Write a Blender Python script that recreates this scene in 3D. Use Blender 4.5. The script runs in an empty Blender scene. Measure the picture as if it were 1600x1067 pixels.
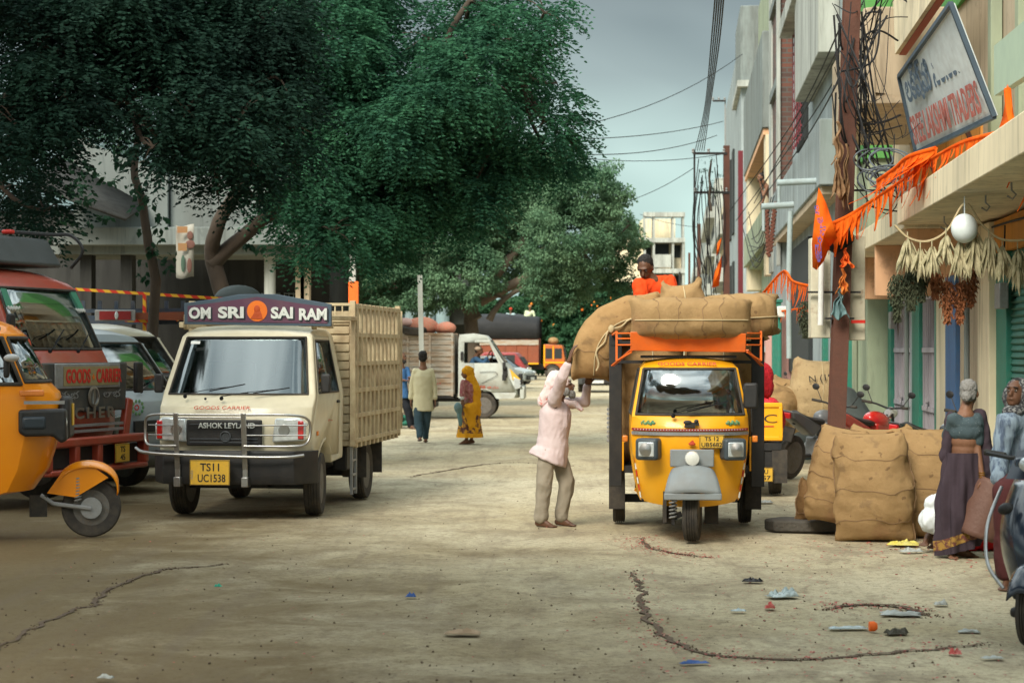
import bpy, bmesh, math, random
import numpy as np
from mathutils import Vector, Matrix, noise, Euler
R_=math.radians; PI=math.pi
random.seed(7); RNG=np.random.default_rng(7)
sc=bpy.context.scene; C=sc.collection
# ---------- camera ----------
F=3111.1; H0=1.75; TH=math.atan(260/F)          # street runs TH to the right of the view axis
cam=bpy.data.cameras.new('camera'); co=bpy.data.objects.new('camera',cam); C.objects.link(co)
cam.lens=70; cam.sensor_width=36; cam.shift_y=13.5/1600; cam.clip_start=.1; cam.clip_end=3000
co.location=(0,0,H0); co.rotation_euler=(PI/2,0,0); sc.camera=co
cam.dof.use_dof=True; cam.dof.focus_distance=19.5; cam.dof.aperture_fstop=4.0
# ---------- sky: overcast ----------
SUN_EL=R_(39); SUN_AZ=R_(206)
w=bpy.data.worlds.new('World'); sc.world=w; w.use_nodes=True
nt=w.node_tree; nt.nodes.clear(); N=nt.nodes.new; L=nt.links.new
out=N('ShaderNodeOutputWorld'); bg=N('ShaderNodeBackground'); bg.inputs[1].default_value=.072
sky=N('ShaderNodeTexSky'); sky.sky_type='NISHITA'; sky.sun_disc=False; sky.sun_elevation=SUN_EL; sky.sun_rotation=SUN_AZ
sky.dust_density=3; sky.air_density=1.2
tc=N('ShaderNodeTexCoord'); sep=N('ShaderNodeSeparateXYZ'); L(tc.outputs['Generated'],sep.inputs[0])
mp=N('ShaderNodeMapping'); mp.inputs['Scale'].default_value=(1.0,1.0,2.6); mp.inputs['Location'].default_value=(.35,.1,0); L(tc.outputs['Generated'],mp.inputs[0])
ns=N('ShaderNodeTexNoise'); ns.inputs['Scale'].default_value=1.9; ns.inputs['Detail'].default_value=4; ns.inputs['Roughness'].default_value=.55; ns.inputs['Distortion'].default_value=.4; L(mp.outputs[0],ns.inputs['Vector'])
cr=N('ShaderNodeValToRGB'); e=cr.color_ramp.elements; e[0].position=.40; e[0].color=(1.5,1.85,1.95,1); e[1].position=.61; e[1].color=(5.6,6.1,6.0,1); L(ns.outputs[0],cr.inputs[0])
# thin bright band low over the horizon, heavier cloud above
hr=N('ShaderNodeValToRGB'); h=hr.color_ramp.elements; h[0].position=.0; h[0].color=(.95,1.2,1.12,1); h[1].position=.19; h[1].color=(.165,.172,.168,1)
x=h.new(.08); x.color=(.44,.55,.525,1)
x=h.new(.135); x.color=(.205,.235,.235,1)
x=h.new(.40); x.color=(1.75,1.75,1.75,1)
L(sep.outputs['Z'],hr.inputs[0])
mu=N('ShaderNodeMixRGB'); mu.blend_type='MULTIPLY'; mu.inputs[0].default_value=1; L(cr.outputs[0],mu.inputs[1]); L(hr.outputs[0],mu.inputs[2])
mx=N('ShaderNodeMixRGB'); mx.inputs[0].default_value=.9; L(sky.outputs[0],mx.inputs[1]); L(mu.outputs[0],mx.inputs[2])
L(mx.outputs[0],bg.inputs[0]); L(bg.outputs[0],out.inputs[0])
sl=bpy.data.lights.new('sun','SUN'); so=bpy.data.objects.new('sun',sl); C.objects.link(so)
sl.energy=1.2; sl.angle=R_(24); sl.color=(1,.93,.8)
so.rotation_euler=(PI/2-SUN_EL,0,PI-SUN_AZ)    # high sun behind thin cloud, from behind the camera's left shoulder
vs=sc.view_settings; vs.view_transform='Standard'; vs.look='None'; vs.exposure=1.98; vs.gamma=1; vs.use_curve_mapping=False

# ---------- geometry of the place ----------
cT,sT=math.cos(TH),math.sin(TH)
def P(px,py,Y): return Vector(((px-800)/F*Y,Y,H0-(py-547)/F*Y))
def G(px,py): return P(px,py,H0*F/(py-547))
def W(s,t,z=0): return Vector((t*cT+s*sT,s*cT-t*sT,z))
def S(px,t):
    k=(px-800)/F; return t*(cT+k*sT)/(k*cT-sT)
def ZT(px,py,t):
    s=S(px,t); return H0-(py-547)/F*(s*cT-t*sT)
# ---------- materials ----------
MC={}
def pm(name,col,col2=None,scale=4.,amt=.5,rough=.7,metal=0.,bump=0.,bscale=30.,coat=0.,stretch=(1,1,1),lo=.35,hi=.7,dust=0.,dcol=(.2,.15,.1),spec=.5,det=6):
    if name in MC: return MC[name]
    m=bpy.data.materials.new(name); MC[name]=m; m.use_nodes=True; t=m.node_tree; n=t.nodes; l=t.links; b=n['Principled BSDF']
    b.inputs['Roughness'].default_value=rough; b.inputs['Metallic'].default_value=metal; b.inputs['Coat Weight'].default_value=coat; b.inputs['Coat Roughness'].default_value=.12; b.inputs['Specular IOR Level'].default_value=spec*.7
    if col2 is None: col2=tuple(c*.6 for c in col)
    tc=n.new('ShaderNodeTexCoord'); mp=n.new('ShaderNodeMapping'); mp.inputs['Scale'].default_value=stretch; l.new(tc.outputs['Object'],mp.inputs[0])
    a=n.new('ShaderNodeTexNoise'); a.inputs['Scale'].default_value=scale; a.inputs['Detail'].default_value=det; a.inputs['Roughness'].default_value=.65; l.new(mp.outputs[0],a.inputs['Vector'])
    r=n.new('ShaderNodeValToRGB'); r.color_ramp.elements[0].position=lo; r.color_ramp.elements[1].position=hi
    r.color_ramp.elements[0].color=(*col,1); r.color_ramp.elements[1].color=(*[c1*(1-amt)+c2*amt for c1,c2 in zip(col,col2)],1)
    l.new(a.outputs[0],r.inputs[0]); last=r.outputs[0]
    if dust:
        d=n.new('ShaderNodeTexNoise'); d.inputs['Scale'].default_value=scale*2.7; d.inputs['Detail'].default_value=8; l.new(tc.outputs['Object'],d.inputs['Vector'])
        dr=n.new('ShaderNodeMapRange'); dr.inputs[1].default_value=.42; dr.inputs[2].default_value=.72; dr.inputs[3].default_value=dust*.25; dr.inputs[4].default_value=dust; l.new(d.outputs[0],dr.inputs[0])
        x=n.new('ShaderNodeMixRGB'); l.new(dr.outputs[0],x.inputs[0]); l.new(last,x.inputs[1]); x.inputs[2].default_value=(*dcol,1); last=x.outputs[0]
        rr=n.new('ShaderNodeMapRange'); rr.inputs[3].default_value=rough; rr.inputs[4].default_value=min(1,rough+.35); l.new(dr.outputs[0],rr.inputs[0]); l.new(rr.outputs[0],b.inputs['Roughness'])
    l.new(last,b.inputs['Base Color'])
    if bump:
        q=n.new('ShaderNodeTexNoise'); q.inputs['Scale'].default_value=bscale; q.inputs['Detail'].default_value=5; l.new(mp.outputs[0],q.inputs['Vector'])
        u=n.new('ShaderNodeBump'); u.inputs['Strength'].default_value=min(1,bump); u.inputs['Distance'].default_value=.02; l.new(q.outputs[0],u.inputs['Height']); l.new(u.outputs[0],b.inputs['Normal'])
    return m
def glass(name,tint=(.25,.3,.3),refl=.25):
    if name in MC: return MC[name]
    m=bpy.data.materials.new(name); MC[name]=m; m.use_nodes=True; t=m.node_tree; n=t.nodes; l=t.links; n.remove(n['Principled BSDF'])
    tr=n.new('ShaderNodeBsdfTransparent'); tr.inputs[0].default_value=(*tint,1); g=n.new('ShaderNodeBsdfGlossy'); g.inputs['Roughness'].default_value=.07; g.inputs[0].default_value=(.9,.95,.95,1)
    lw=n.new('ShaderNodeLayerWeight'); lw.inputs[0].default_value=.3; mr=n.new('ShaderNodeMapRange'); mr.inputs[3].default_value=refl; mr.inputs[4].default_value=.8
    l.new(lw.outputs['Fresnel'],mr.inputs[0])
    x=n.new('ShaderNodeMixShader'); l.new(mr.outputs[0],x.inputs[0]); l.new(tr.outputs[0],x.inputs[1]); l.new(g.outputs[0],x.inputs[2]); l.new(x.outputs[0],n['Material Output'].inputs[0])
    return m
def lit_leaf(name,c1,c2,scale=1.2,tr=.25):
    if name in MC: return MC[name]
    m=pm(name,c1,c2,scale=scale,amt=1,rough=.75,lo=.3,hi=.66,det=4,spec=.15); t=m.node_tree; n=t.nodes; l=t.links; b=n['Principled BSDF']
    T=n.new('ShaderNodeBsdfTranslucent'); l.new(b.inputs['Base Color'].links[0].from_socket,T.inputs[0])
    x=n.new('ShaderNodeMixShader'); x.inputs[0].default_value=tr; l.new(b.outputs[0],x.inputs[1]); l.new(T.outputs[0],x.inputs[2]); l.new(x.outputs[0],n['Material Output'].inputs[0])
    return m
def jute(name,col=(.42,.28,.13),col2=(.25,.16,.075),stain=None):
    if name in MC: return MC[name]
    m=pm(name,col,col2,scale=3.2,amt=.9,rough=.95,lo=.3,hi=.75,spec=.1); t=m.node_tree; n=t.nodes; l=t.links; b=n['Principled BSDF']
    tc=n.new('ShaderNodeTexCoord'); hs=[]
    for rot in ((0,0,0),(0,PI/2,0)):
        mp=n.new('ShaderNodeMapping'); mp.inputs['Rotation'].default_value=rot; l.new(tc.outputs['Object'],mp.inputs[0])
        wv=n.new('ShaderNodeTexWave'); wv.inputs['Scale'].default_value=55; wv.inputs['Distortion'].default_value=1.2; wv.inputs['Detail'].default_value=2; wv.inputs['Detail Scale'].default_value=3; l.new(mp.outputs[0],wv.inputs['Vector']); hs.append(wv)
    ad=n.new('ShaderNodeMath'); l.new(hs[0].outputs['Fac'],ad.inputs[0]); l.new(hs[1].outputs['Fac'],ad.inputs[1])
    u=n.new('ShaderNodeBump'); u.inputs['Strength'].default_value=.55; u.inputs['Distance'].default_value=.008; l.new(ad.outputs[0],u.inputs['Height'])
    q=n.new('ShaderNodeTexNoise'); q.inputs['Scale'].default_value=9; q.inputs['Detail'].default_value=4; l.new(tc.outputs['Object'],q.inputs['Vector'])
    u2=n.new('ShaderNodeBump'); u2.inputs['Strength'].default_value=.5; u2.inputs['Distance'].default_value=.04; l.new(q.outputs[0],u2.inputs['Height']); l.new(u.outputs[0],u2.inputs['Normal']); l.new(u2.outputs[0],b.inputs['Normal'])
    src=b.inputs['Base Color'].links[0].from_socket
    for sc_,lo_,hi_,k_,cc in ((1.7,.56,.70,.55,(.36,.17,.095)),(5.5,.60,.68,.45,(.20,.13,.075)),(14,.66,.70,.6,(.16,.09,.05))):
        q=n.new('ShaderNodeTexNoise'); q.inputs['Scale'].default_value=sc_; q.inputs['Detail'].default_value=5; l.new(tc.outputs['Object'],q.inputs['Vector']); r=n.new('ShaderNodeMapRange'); r.inputs[1].default_value=lo_; r.inputs[2].default_value=hi_; r.inputs[4].default_value=k_; l.new(q.outputs[0],r.inputs[0]); x=n.new('ShaderNodeMixRGB'); l.new(r.outputs[0],x.inputs[0]); l.new(src,x.inputs[1]); x.inputs[2].default_value=(*cc,1); src=x.outputs[0]
    x=n.new('ShaderNodeMixRGB'); x.blend_type='MULTIPLY'; mr=n.new('ShaderNodeMapRange'); mr.inputs[2].default_value=2; mr.inputs[3].default_value=.75; mr.inputs[4].default_value=1.1; l.new(ad.outputs[0],mr.inputs[0]); x.inputs[0].default_value=1; l.new(src,x.inputs[1]); l.new(mr.outputs[0],x.inputs[2]); l.new(x.outputs[0],b.inputs['Base Color'])
    return m
# ---------- mesh builder ----------
def rotm(r): return Euler(r).to_matrix()
class MB:
    def __init__(s,off=(0,0,0)): s.v=[]; s.f=[]; s.o=Vector(off); s.M=None
    def add(s,vs,fs):
        b=len(s.v)
        for p in vs:
            p=Vector(p)-s.o
            if s.M is not None: p=s.M@p
            s.v.append(p)
        s.f.extend([tuple(i+b for i in f) for f in fs]); return s
    def box(s,c,d,rot=None,taper=1.):
        x,y,z=[k/2 for k in d]; vs=[]
        for k in (-1,1):
            q=1. if k<0 else taper
            vs+= [Vector((-x*q,-y*q,k*z)),Vector((x*q,-y*q,k*z)),Vector((x*q,y*q,k*z)),Vector((-x*q,y*q,k*z))]
        if rot: m=rotm(rot); vs=[m@q for q in vs]
        c=Vector(c); return s.add([q+c for q in vs],[(3,2,1,0),(4,5,6,7),(0,1,5,4),(1,2,6,5),(2,3,7,6),(3,0,4,7)])
    def bb(s,x0,x1,y0,y1,z0,z1): return s.box(((x0+x1)/2,(y0+y1)/2,(z0+z1)/2),(abs(x1-x0),abs(y1-y0),abs(z1-z0)))
    def tube(s,pts,r,n=8,cap=True,sq=1.):
        pts=[Vector(p) for p in pts]; k=len(pts); rs=r if isinstance(r,(list,tuple)) else [r]*k
        t0=(pts[1]-pts[0]).normalized(); up=Vector((0,0,1)) if abs(t0.z)<.9 else Vector((1,0,0)); a=t0.cross(up).normalized(); vs=[]
        for i,p in enumerate(pts):
            t=((pts[min(i+1,k-1)]-pts[max(i-1,0)])).normalized(); a=(a-t*a.dot(t)).normalized(); b=t.cross(a)
            for j in range(n):
                q=2*PI*(j+.5)/n; vs.append(p+(a*math.cos(q)+b*math.sin(q)*sq)*rs[i])
        fs=[(i*n+j,i*n+(j+1)%n,(i+1)*n+(j+1)%n,(i+1)*n+j) for i in range(k-1) for j in range(n)]
        if cap: fs+=[tuple(range(n))[::-1],tuple((k-1)*n+j for j in range(n))]
        return s.add(vs,fs)
    def bar(s,p0,p1,w,h=None): return s.tube([p0,p1],w*.7071,4,sq=(h or w)/w)
    def lathe(s,prof,c=(0,0,0),axis='x',n=24):
        vs=[];k=len(prof); c=Vector(c)
        for r,h in prof:
            for j in range(n):
                q=2*PI*j/n; a,b=r*math.cos(q),r*math.sin(q)
                vs.append(c+Vector({'x':(h,a,b),'y':(a,h,b),'z':(a,b,h)}[axis]))
        fs=[(i*n+j,i*n+(j+1)%n,(i+1)*n+(j+1)%n,(i+1)*n+j) for i in range(k-1) for j in range(n)]
        if prof[0][0]>1e-4: fs.append(tuple(range(n))[::-1])
        if prof[-1][0]>1e-4: fs.append(tuple((k-1)*n+j for j in range(n)))
        return s.add(vs,fs)
    def grid(s,fn,nu,nv,cu=False,cv=False):
        vs=[fn(i/(nu if cu else nu-1),j/(nv if cv else nv-1)) for i in range(nu) for j in range(nv)]
        fs=[(i*nv+j,((i+1)%nu)*nv+j,((i+1)%nu)*nv+(j+1)%nv,i*nv+(j+1)%nv) for i in range(nu if cu else nu-1) for j in range(nv if cv else nv-1)]
        return s.add(vs,fs)
    def ell(s,c,r,rot=None,nu=16,nv=10):
        m=rotm(rot) if rot else Matrix.Identity(3); c=Vector(c); r=r if isinstance(r,(tuple,list)) else (r,r,r)
        vs=[];
        for j in range(nv+1):
            a=PI*j/nv
            for i in range(nu):
                b=2*PI*i/nu; vs.append(c+m@Vector((r[0]*math.sin(a)*math.cos(b),r[1]*math.sin(a)*math.sin(b),r[2]*math.cos(a))))
        return s.add(vs,[(j*nu+i,(j+1)*nu+i,(j+1)*nu+(i+1)%nu,j*nu+(i+1)%nu) for j in range(nv) for i in range(nu)])
    def prism(s,poly,a,b,axis='x'):
        k=len(poly); f={'x':lambda p,h:(h,p[0],p[1]),'y':lambda p,h:(p[0],h,p[1]),'z':lambda p,h:(p[0],p[1],h)}[axis]
        return s.add([f(p,a) for p in poly]+[f(p,b) for p in poly],[tuple(range(k)),tuple(range(k,2*k))[::-1]]+[(i,i+k,(i+1)%k+k,(i+1)%k) for i in range(k)])
    def poly(s,pts): return s.add(pts,[tuple(range(len(pts)))])
    def mesh(s,name):
        me=bpy.data.meshes.new(name); me.from_pydata([tuple(p) for p in s.v],[],s.f)
        bm=bmesh.new(); bm.from_mesh(me); bmesh.ops.remove_doubles(bm,verts=bm.verts,dist=1e-5); bmesh.ops.recalc_face_normals(bm,faces=bm.faces); bm.to_mesh(me); bm.free(); return me
    def build(s,name,m,parent=None,bev=0,seg=2,sm=35,solid=0,sub=0,loc=None,label=None):
        return link(name,s.mesh(name),m,parent,bev,seg,sm,solid,sub,loc,label)
def link(name,me,m,parent=None,bev=0,seg=2,sm=35,solid=0,sub=0,loc=None,label=None):
    if isinstance(m,(list,tuple)):
        for q in m: me.materials.append(q)
    else: me.materials.append(m)
    if sm: me.shade_smooth(); me.set_sharp_from_angle(angle=R_(sm))
    o=bpy.data.objects.new(name,me); C.objects.link(o)
    if parent: o.parent=parent
    if loc is not None: o.location=loc
    if solid: q=o.modifiers.new('s','SOLIDIFY'); q.thickness=solid; q.offset=-1
    if bev:
        q=o.modifiers.new('b','BEVEL'); q.width=bev; q.segments=seg; q.limit_method='ANGLE'; q.angle_limit=R_(32)
    if sub: q=o.modifiers.new('u','SUBSURF'); q.levels=q.render_levels=sub
    if label: o['label']=label
    return o
def thing(name,label,cat,loc=(0,0,0),rz=0.,group=None):
    o=bpy.data.objects.new(name,None); C.objects.link(o); o.empty_display_size=.2; o.location=loc; o.rotation_euler=(0,0,rz); return tag(o,label,cat,group)
def tag(o,label,cat,group=None):
    o['label']=label; o['category']=cat
    if group: o['group']=group
    return o
def struct(o): o['kind']='structure'; return o
def centre(o):
    """move a one-mesh object's origin to the bottom middle of its own mesh"""
    me=o.data; n=len(me.vertices); a=np.empty(n*3); me.vertices.foreach_get('co',a); a=a.reshape(-1,3)
    c=(a.min(0)+a.max(0))/2; c[2]=a[:,2].min(); a-=c; me.vertices.foreach_set('co',a.ravel()); o.location=Vector(o.location)+Vector(c); me.update(); return o
def copy_tree(o,parent=None):
    c=o.copy(); C.objects.link(c)
    if parent: c.parent=parent
    for ch in list(o.children): copy_tree(ch,c)
    return c
def evald(o):
    dg=bpy.context.evaluated_depsgraph_get(); me=bpy.data.meshes.new_from_object(o.evaluated_get(dg)); return me
def text(body,m,parent,M,h=None,wid=None,ext=.002,bold=0.,name='lettering',space=1.,shear=0.,label=None,wrap=None,sx=None):
    """flat lettering: M places its centre (x right, y up, z out of the surface)"""
    cu=bpy.data.curves.new(name,'FONT'); cu.body=body; cu.align_x='CENTER'; cu.align_y='CENTER'; cu.extrude=ext; cu.offset=bold; cu.size=1; cu.space_character=space; cu.shear=shear; cu.resolution_u=3
    t=bpy.data.objects.new('tmp',cu); C.objects.link(t); bpy.context.view_layer.update(); me=evald(t); bpy.data.objects.remove(t)
    n=len(me.vertices); a=np.empty(n*3); me.vertices.foreach_get('co',a); a=a.reshape(-1,3); c=(a.min(0)+a.max(0))/2; d=a.max(0)-a.min(0); a[:,:2]-=c[:2]
    ky=h/d[1] if h else None; kx=wid/d[0] if wid else ky
    if ky is None: ky=kx
    a[:,0]*=kx; a[:,1]*=ky
    if wrap: a=np.array([wrap(*q) for q in a])
    me.vertices.foreach_set('co',a.ravel()); me.name=name; me.materials.clear()
    o=link(name,me,m,parent,sm=0); o.matrix_local=M
    if label: o['label']=label
    return o
def frame(loc,z,up=(0,0,1)):
    """matrix: local z along z, local y near up"""
    z=Vector(z).normalized(); x=Vector(up).cross(z).normalized(); y=z.cross(x); m=Matrix((x,y,z)).transposed().to_4x4(); m.translation=Vector(loc); return m
# ---------- vehicle shells: side outline x width, windows cut out and glazed ----------
def shell(root,prof,warp,cuts,holes,m,name='body',xc=(),bev=.04,seg=3,thick=.03,seal=None,glassm=None,keep=True):
    bm=bmesh.new(); L_=[bm.verts.new((-1,y,z)) for y,z in prof]; R=[bm.verts.new((1,y,z)) for y,z in prof]; k=len(prof)
    bm.faces.new(L_); bm.faces.new(R[::-1])
    for i in range(k): j=(i+1)%k; bm.faces.new((L_[i],R[i],R[j],L_[j]))
    allc=[((x,0,0),(1,0,0)) for x in xc]
    for c in cuts:
        if c[0]=='y': allc.append(((0,c[1],0),(0,1,0)))
        elif c[0]=='z': allc.append(((0,0,c[1]),(0,0,1)))
        else: (y0,z0),(y1,z1)=c; allc.append(((0,y0,z0),(0,-(z1-z0),y1-y0)))
    for p,nn in allc: bmesh.ops.bisect_plane(bm,geom=bm.verts[:]+bm.edges[:]+bm.faces[:],plane_co=p,plane_no=Vector(nn).normalized(),dist=1e-5)
    bmesh.ops.recalc_face_normals(bm,faces=bm.faces)
    gl={}; kill=[]
    for f in bm.faces:
        c=f.calc_center_median(); n=f.normal
        for hn,fn in holes:
            if fn(c,n): gl.setdefault(hn,[]).append([ (v.co.copy()) for v in f.verts]); kill.append(f); break
    bmesh.ops.delete(bm,geom=kill,context='FACES')
    for v in bm.verts: v.co=Vector(warp(*v.co))
    bmesh.ops.remove_doubles(bm,verts=bm.verts,dist=1e-5)
    me=bpy.data.meshes.new(name); bm.to_mesh(me); bm.free()
    o=link(name,me,m,root,sm=38)
    if bev: q=o.modifiers.new('b','BEVEL'); q.width=bev; q.segments=seg; q.limit_method='ANGLE'; q.angle_limit=R_(24)
    q=o.modifiers.new('s','SOLIDIFY'); q.thickness=thick; q.offset=-1
    out={}
    for hn,fs in gl.items():
        if hn.startswith('_'): continue
        g=MB(); 
        for f in fs: g.poly([warp(*p) for p in f])
        me=g.mesh(hn.split('#')[0]); b2=bmesh.new(); b2.from_mesh(me); b2.normal_update()
        mid=Vector((0,sum(v.co.y for v in b2.verts)/len(b2.verts),0)); 
        edges=[(e.verts[0].co.copy(),e.verts[1].co.copy()) for e in b2.edges if e.is_boundary]
        b2.free(); go=link(hn.split('#')[0],me,glassm or MC['glass'],root,sm=40,solid=.006)
        if seal:
            q=MB()
            for a,b in edges: q.tube([a,b],seal,6); q.ell(a,seal,nu=6,nv=4)
            q.build('seal',MC['rubber'],go,sm=60)
        out[hn]=go
    return o,out
def wheel(root,x,y,R,wd,rim=.62,rz=0,name='wheel',m='rubber',side=1,drop=0):
    """tyre (part) with a rim sub-part; axle along x; side=+1 shows its face at +x"""
    h=wd/2; t=MB(); s=R-.006
    prof=[(R*rim,-h*.72),(R*.84,-h),(R*.95,-h*.93),(s,-h*.72)]
    for g in (-.45,-.15,.15,.45): prof+=[(R,(g-.13)*h),(R,(g+.02)*h),(R-.012,(g+.03)*h),(R-.012,(g+.12)*h)]
    prof+=[(s,h*.72),(R*.95,h*.93),(R*.84,h),(R*rim,h*.72)]
    t.lathe(prof,n=40)
    o=t.build(name,MC[m],root,sm=30); o.location=(x,y,R-drop); o.rotation_euler=(0,0,rz)
    r=MB(); q=R*rim
    for sd in (-1,1): r.lathe([(q*1.02,sd*h*.78),(q*.96,sd*h*.8),(q*.88,sd*h*.45),(q*.62,sd*h*.30),(q*.5,sd*h*.42),(q*.3,sd*h*.55),(q*.27,sd*h*.8),(.001,sd*h*.82)],n=28)
    for k in range(5):
        a=2*PI*k/5; r.lathe([(.012,h*.35*side),(.012,h*.6*side),(.0001,h*.62*side)],(0,q*.42*math.cos(a),q*.42*math.sin(a)),n=6)
    r.build('rim',MC['rim'],o,sm=40); return o
def plate(root,M,lines,w=.34,h=.2,m='plate_y',name='number_plate'):
    b=MB(); b.box((0,0,0),(w,h,.006)); o=b.build(name,MC[m],root,bev=.004); o.matrix_local=M
    f=MB(); 
    for s in (-1,1): f.box((0,s*(h/2-.006),.004),(w-.004,.005,.003)); f.box((s*(w/2-.006),0,.004),(.005,h-.018,.003))
    f.build('border',MC['ink'],o,sm=0); k=len(lines)
    for i,t in enumerate(lines): text(t[0],MC['ink'],o,Matrix.Translation((t[2] if len(t)>2 else 0,h*(.5-(i+.5)/k)*.86,.004)),h=h/k*.62,wid=t[1],bold=.012)
    return o
# ---------- shared materials ----------
pm('rubber',(.022,.022,.022),(.09,.075,.055),scale=6,amt=.5,rough=.85,dust=.35,dcol=(.13,.10,.07))
pm('rim',(.16,.16,.155),(.08,.07,.06),scale=14,amt=.8,rough=.55,metal=.5,dust=.5)
pm('black',(.011,.012,.014),(.03,.03,.028),scale=5,amt=.5,rough=.5,dust=.07)
pm('matt_black',(.012,.013,.014),rough=.9)
pm('chrome',(.42,.42,.41),(.25,.23,.21),scale=9,rough=.3,metal=.9,dust=.2)
pm('steel',(.33,.34,.34),(.2,.18,.16),scale=8,rough=.5,metal=.5,dust=.25)
pm('ink',(.02,.02,.02),rough=.6); pm('plate_y',(.72,.42,.03),(.5,.3,.05),scale=12,rough=.5,dust=.2)
pm('white',(.72,.73,.70),(.5,.48,.42),scale=5,rough=.5,dust=.15); pm('red',(.55,.03,.02),rough=.4); pm('amber',(.7,.2,.02),rough=.25,coat=.5)
pm('tail_red',(.5,.02,.02),rough=.15,coat=1); pm('lens',(.62,.66,.66),(.25,.27,.28),scale=25,rough=.12,coat=1,metal=.3)
pm('seat',(.03,.03,.035),rough=.8); pm('green_paint',(.02,.20,.14),(.012,.12,.085),scale=4,rough=.5,dust=.15,dcol=(.25,.22,.17))
glass('glass'); glass('dark_glass',(.10,.12,.12),.16)
pm('wire',(.015,.016,.018),rough=.7); pm('rust_brown',(.11,.045,.03),(.05,.03,.022),scale=5,rough=.8,bump=.3)
J=jute('jute',(.47,.305,.145),(.34,.21,.095)); J2=jute('jute_warm',(.50,.31,.14),(.37,.22,.095)); J3=jute('jute_pale',(.54,.40,.22),(.42,.30,.16))
# ---------- ground ----------
def ground():
    ys=[-30,-5]+list(np.geomspace(4,60,150))+list(np.geomspace(62,2500,22)); xs=[-1500,-300,-80,-40]+list(np.linspace(-24,24,121))+[40,80,300,1500]
    v=[];f=[]
    for y in ys:
        for x in xs:
            z=0
            if 4<y<60 and abs(x)<24: z=.014*noise.noise((x*.9,y*.7,0))+.006*noise.noise((x*4,y*3,3))
            v.append((x,y,z-.012))
    n=len(xs)
    f=[(j*n+i,j*n+i+1,(j+1)*n+i+1,(j+1)*n+i) for j in range(len(ys)-1) for i in range(n-1)]
    me=bpy.data.meshes.new('ground'); me.from_pydata(v,[],f)
    m=bpy.data.materials.new('dusty_road'); m.use_nodes=True; t=m.node_tree; N=t.nodes.new; l=t.links.new; b=t.nodes['Principled BSDF']; b.inputs['Roughness'].default_value=.93; b.inputs['Specular IOR Level'].default_value=.15
    tc=N('ShaderNodeTexCoord')
    def ns(s,d=8,st=(1,1,1),dis=0,loc=(0,0,0),rough=.6):
        mp=N('ShaderNodeMapping'); mp.inputs['Scale'].default_value=st; mp.inputs['Location'].default_value=loc; l(tc.outputs['Object'],mp.inputs[0]); a=N('ShaderNodeTexNoise'); a.inputs['Scale'].default_value=s; a.inputs['Detail'].default_value=d; a.inputs['Distortion'].default_value=dis; a.inputs['Roughness'].default_value=rough; l(mp.outputs[0],a.inputs['Vector']); return a.outputs[0]
    def rmp(x,a,c,lo=0,hi=1):
        r=N('ShaderNodeMapRange'); r.inputs[1].default_value=a; r.inputs[2].default_value=c; r.inputs[3].default_value=lo; r.inputs[4].default_value=hi; l(x,r.inputs[0]); return r.outputs[0]
    def mix(f,a,c,bl='MIX'):
        x=N('ShaderNodeMixRGB'); x.blend_type=bl
        for i,q in ((0,f),(1,a),(2,c)):
            if isinstance(q,(int,float)): x.inputs[i].default_value=q
            elif isinstance(q,tuple): x.inputs[i].default_value=(*q,1)
            else: l(q,x.inputs[i])
        return x.outputs[0]
    c=mix(rmp(ns(.22,5,dis=.6),.35,.65),(.56,.495,.345),(.42,.345,.205))
    c=mix(rmp(ns(1.1,8,(1,.8,1),.8,(5,3,0),.7),.47,.7,0,.75),c,(.185,.14,.092))
    c=mix(rmp(ns(.5,8,(1,.35,1),.3,(2,9,0),.7),.5,.72,0,.55),c,(.60,.55,.40))
    c=mix(rmp(ns(16,8,rough=.8),.50,.68,0,.75),c,(.13,.10,.07))
    c=mix(rmp(ns(70,4,rough=.8),.55,.68,0,.6),c,(.10,.075,.055))
    c=mix(rmp(ns(48,4,rough=.7,loc=(3,1,7)),.6,.78,0,.5),c,(.5,.45,.36))
    c=mix(rmp(ns(7,7,(1,.8,1),1.6,(1,7,3),.8),.56,.62,0,.5),c,(.19,.145,.09))
    c=mix(rmp(ns(19,5,(1,1,1),.8,(9,2,3),.8),.60,.66,0,.65),c,(.10,.075,.045))
    c=mix(rmp(ns(12,6,(1,1,1),1.2,(2,7,9),.8),.61,.68,0,.5),c,(.66,.60,.47))
    # brown soil with shade painted into its colour towards the near left, ragged outline
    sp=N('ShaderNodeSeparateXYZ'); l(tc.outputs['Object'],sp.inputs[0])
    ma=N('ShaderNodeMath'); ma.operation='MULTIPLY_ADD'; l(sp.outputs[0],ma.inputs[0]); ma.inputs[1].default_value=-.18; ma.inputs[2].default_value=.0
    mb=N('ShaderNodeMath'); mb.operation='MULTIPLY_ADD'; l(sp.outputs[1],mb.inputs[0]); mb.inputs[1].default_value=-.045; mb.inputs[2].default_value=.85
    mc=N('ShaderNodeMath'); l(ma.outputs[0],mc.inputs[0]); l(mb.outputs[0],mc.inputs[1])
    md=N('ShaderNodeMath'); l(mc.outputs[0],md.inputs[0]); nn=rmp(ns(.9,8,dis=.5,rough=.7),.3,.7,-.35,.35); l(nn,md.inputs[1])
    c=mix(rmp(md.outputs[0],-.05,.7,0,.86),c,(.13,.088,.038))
    c=mix(rmp(ns(2.4,8,(1.6,.10,1),.5,(4,1,2),.7),.52,.72,0,.45),c,(.17,.13,.09))
    c=mix(rmp(ns(5,9,(1,.5,1),1.2,(8,1,2),.75),.55,.66,0,.4),c,(.12,.09,.06))
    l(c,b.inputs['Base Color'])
    u=N('ShaderNodeBump'); u.inputs['Strength'].default_value=.8; u.inputs['Distance'].default_value=.02; l(ns(11,10,rough=.75),u.inputs['Height'])
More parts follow.
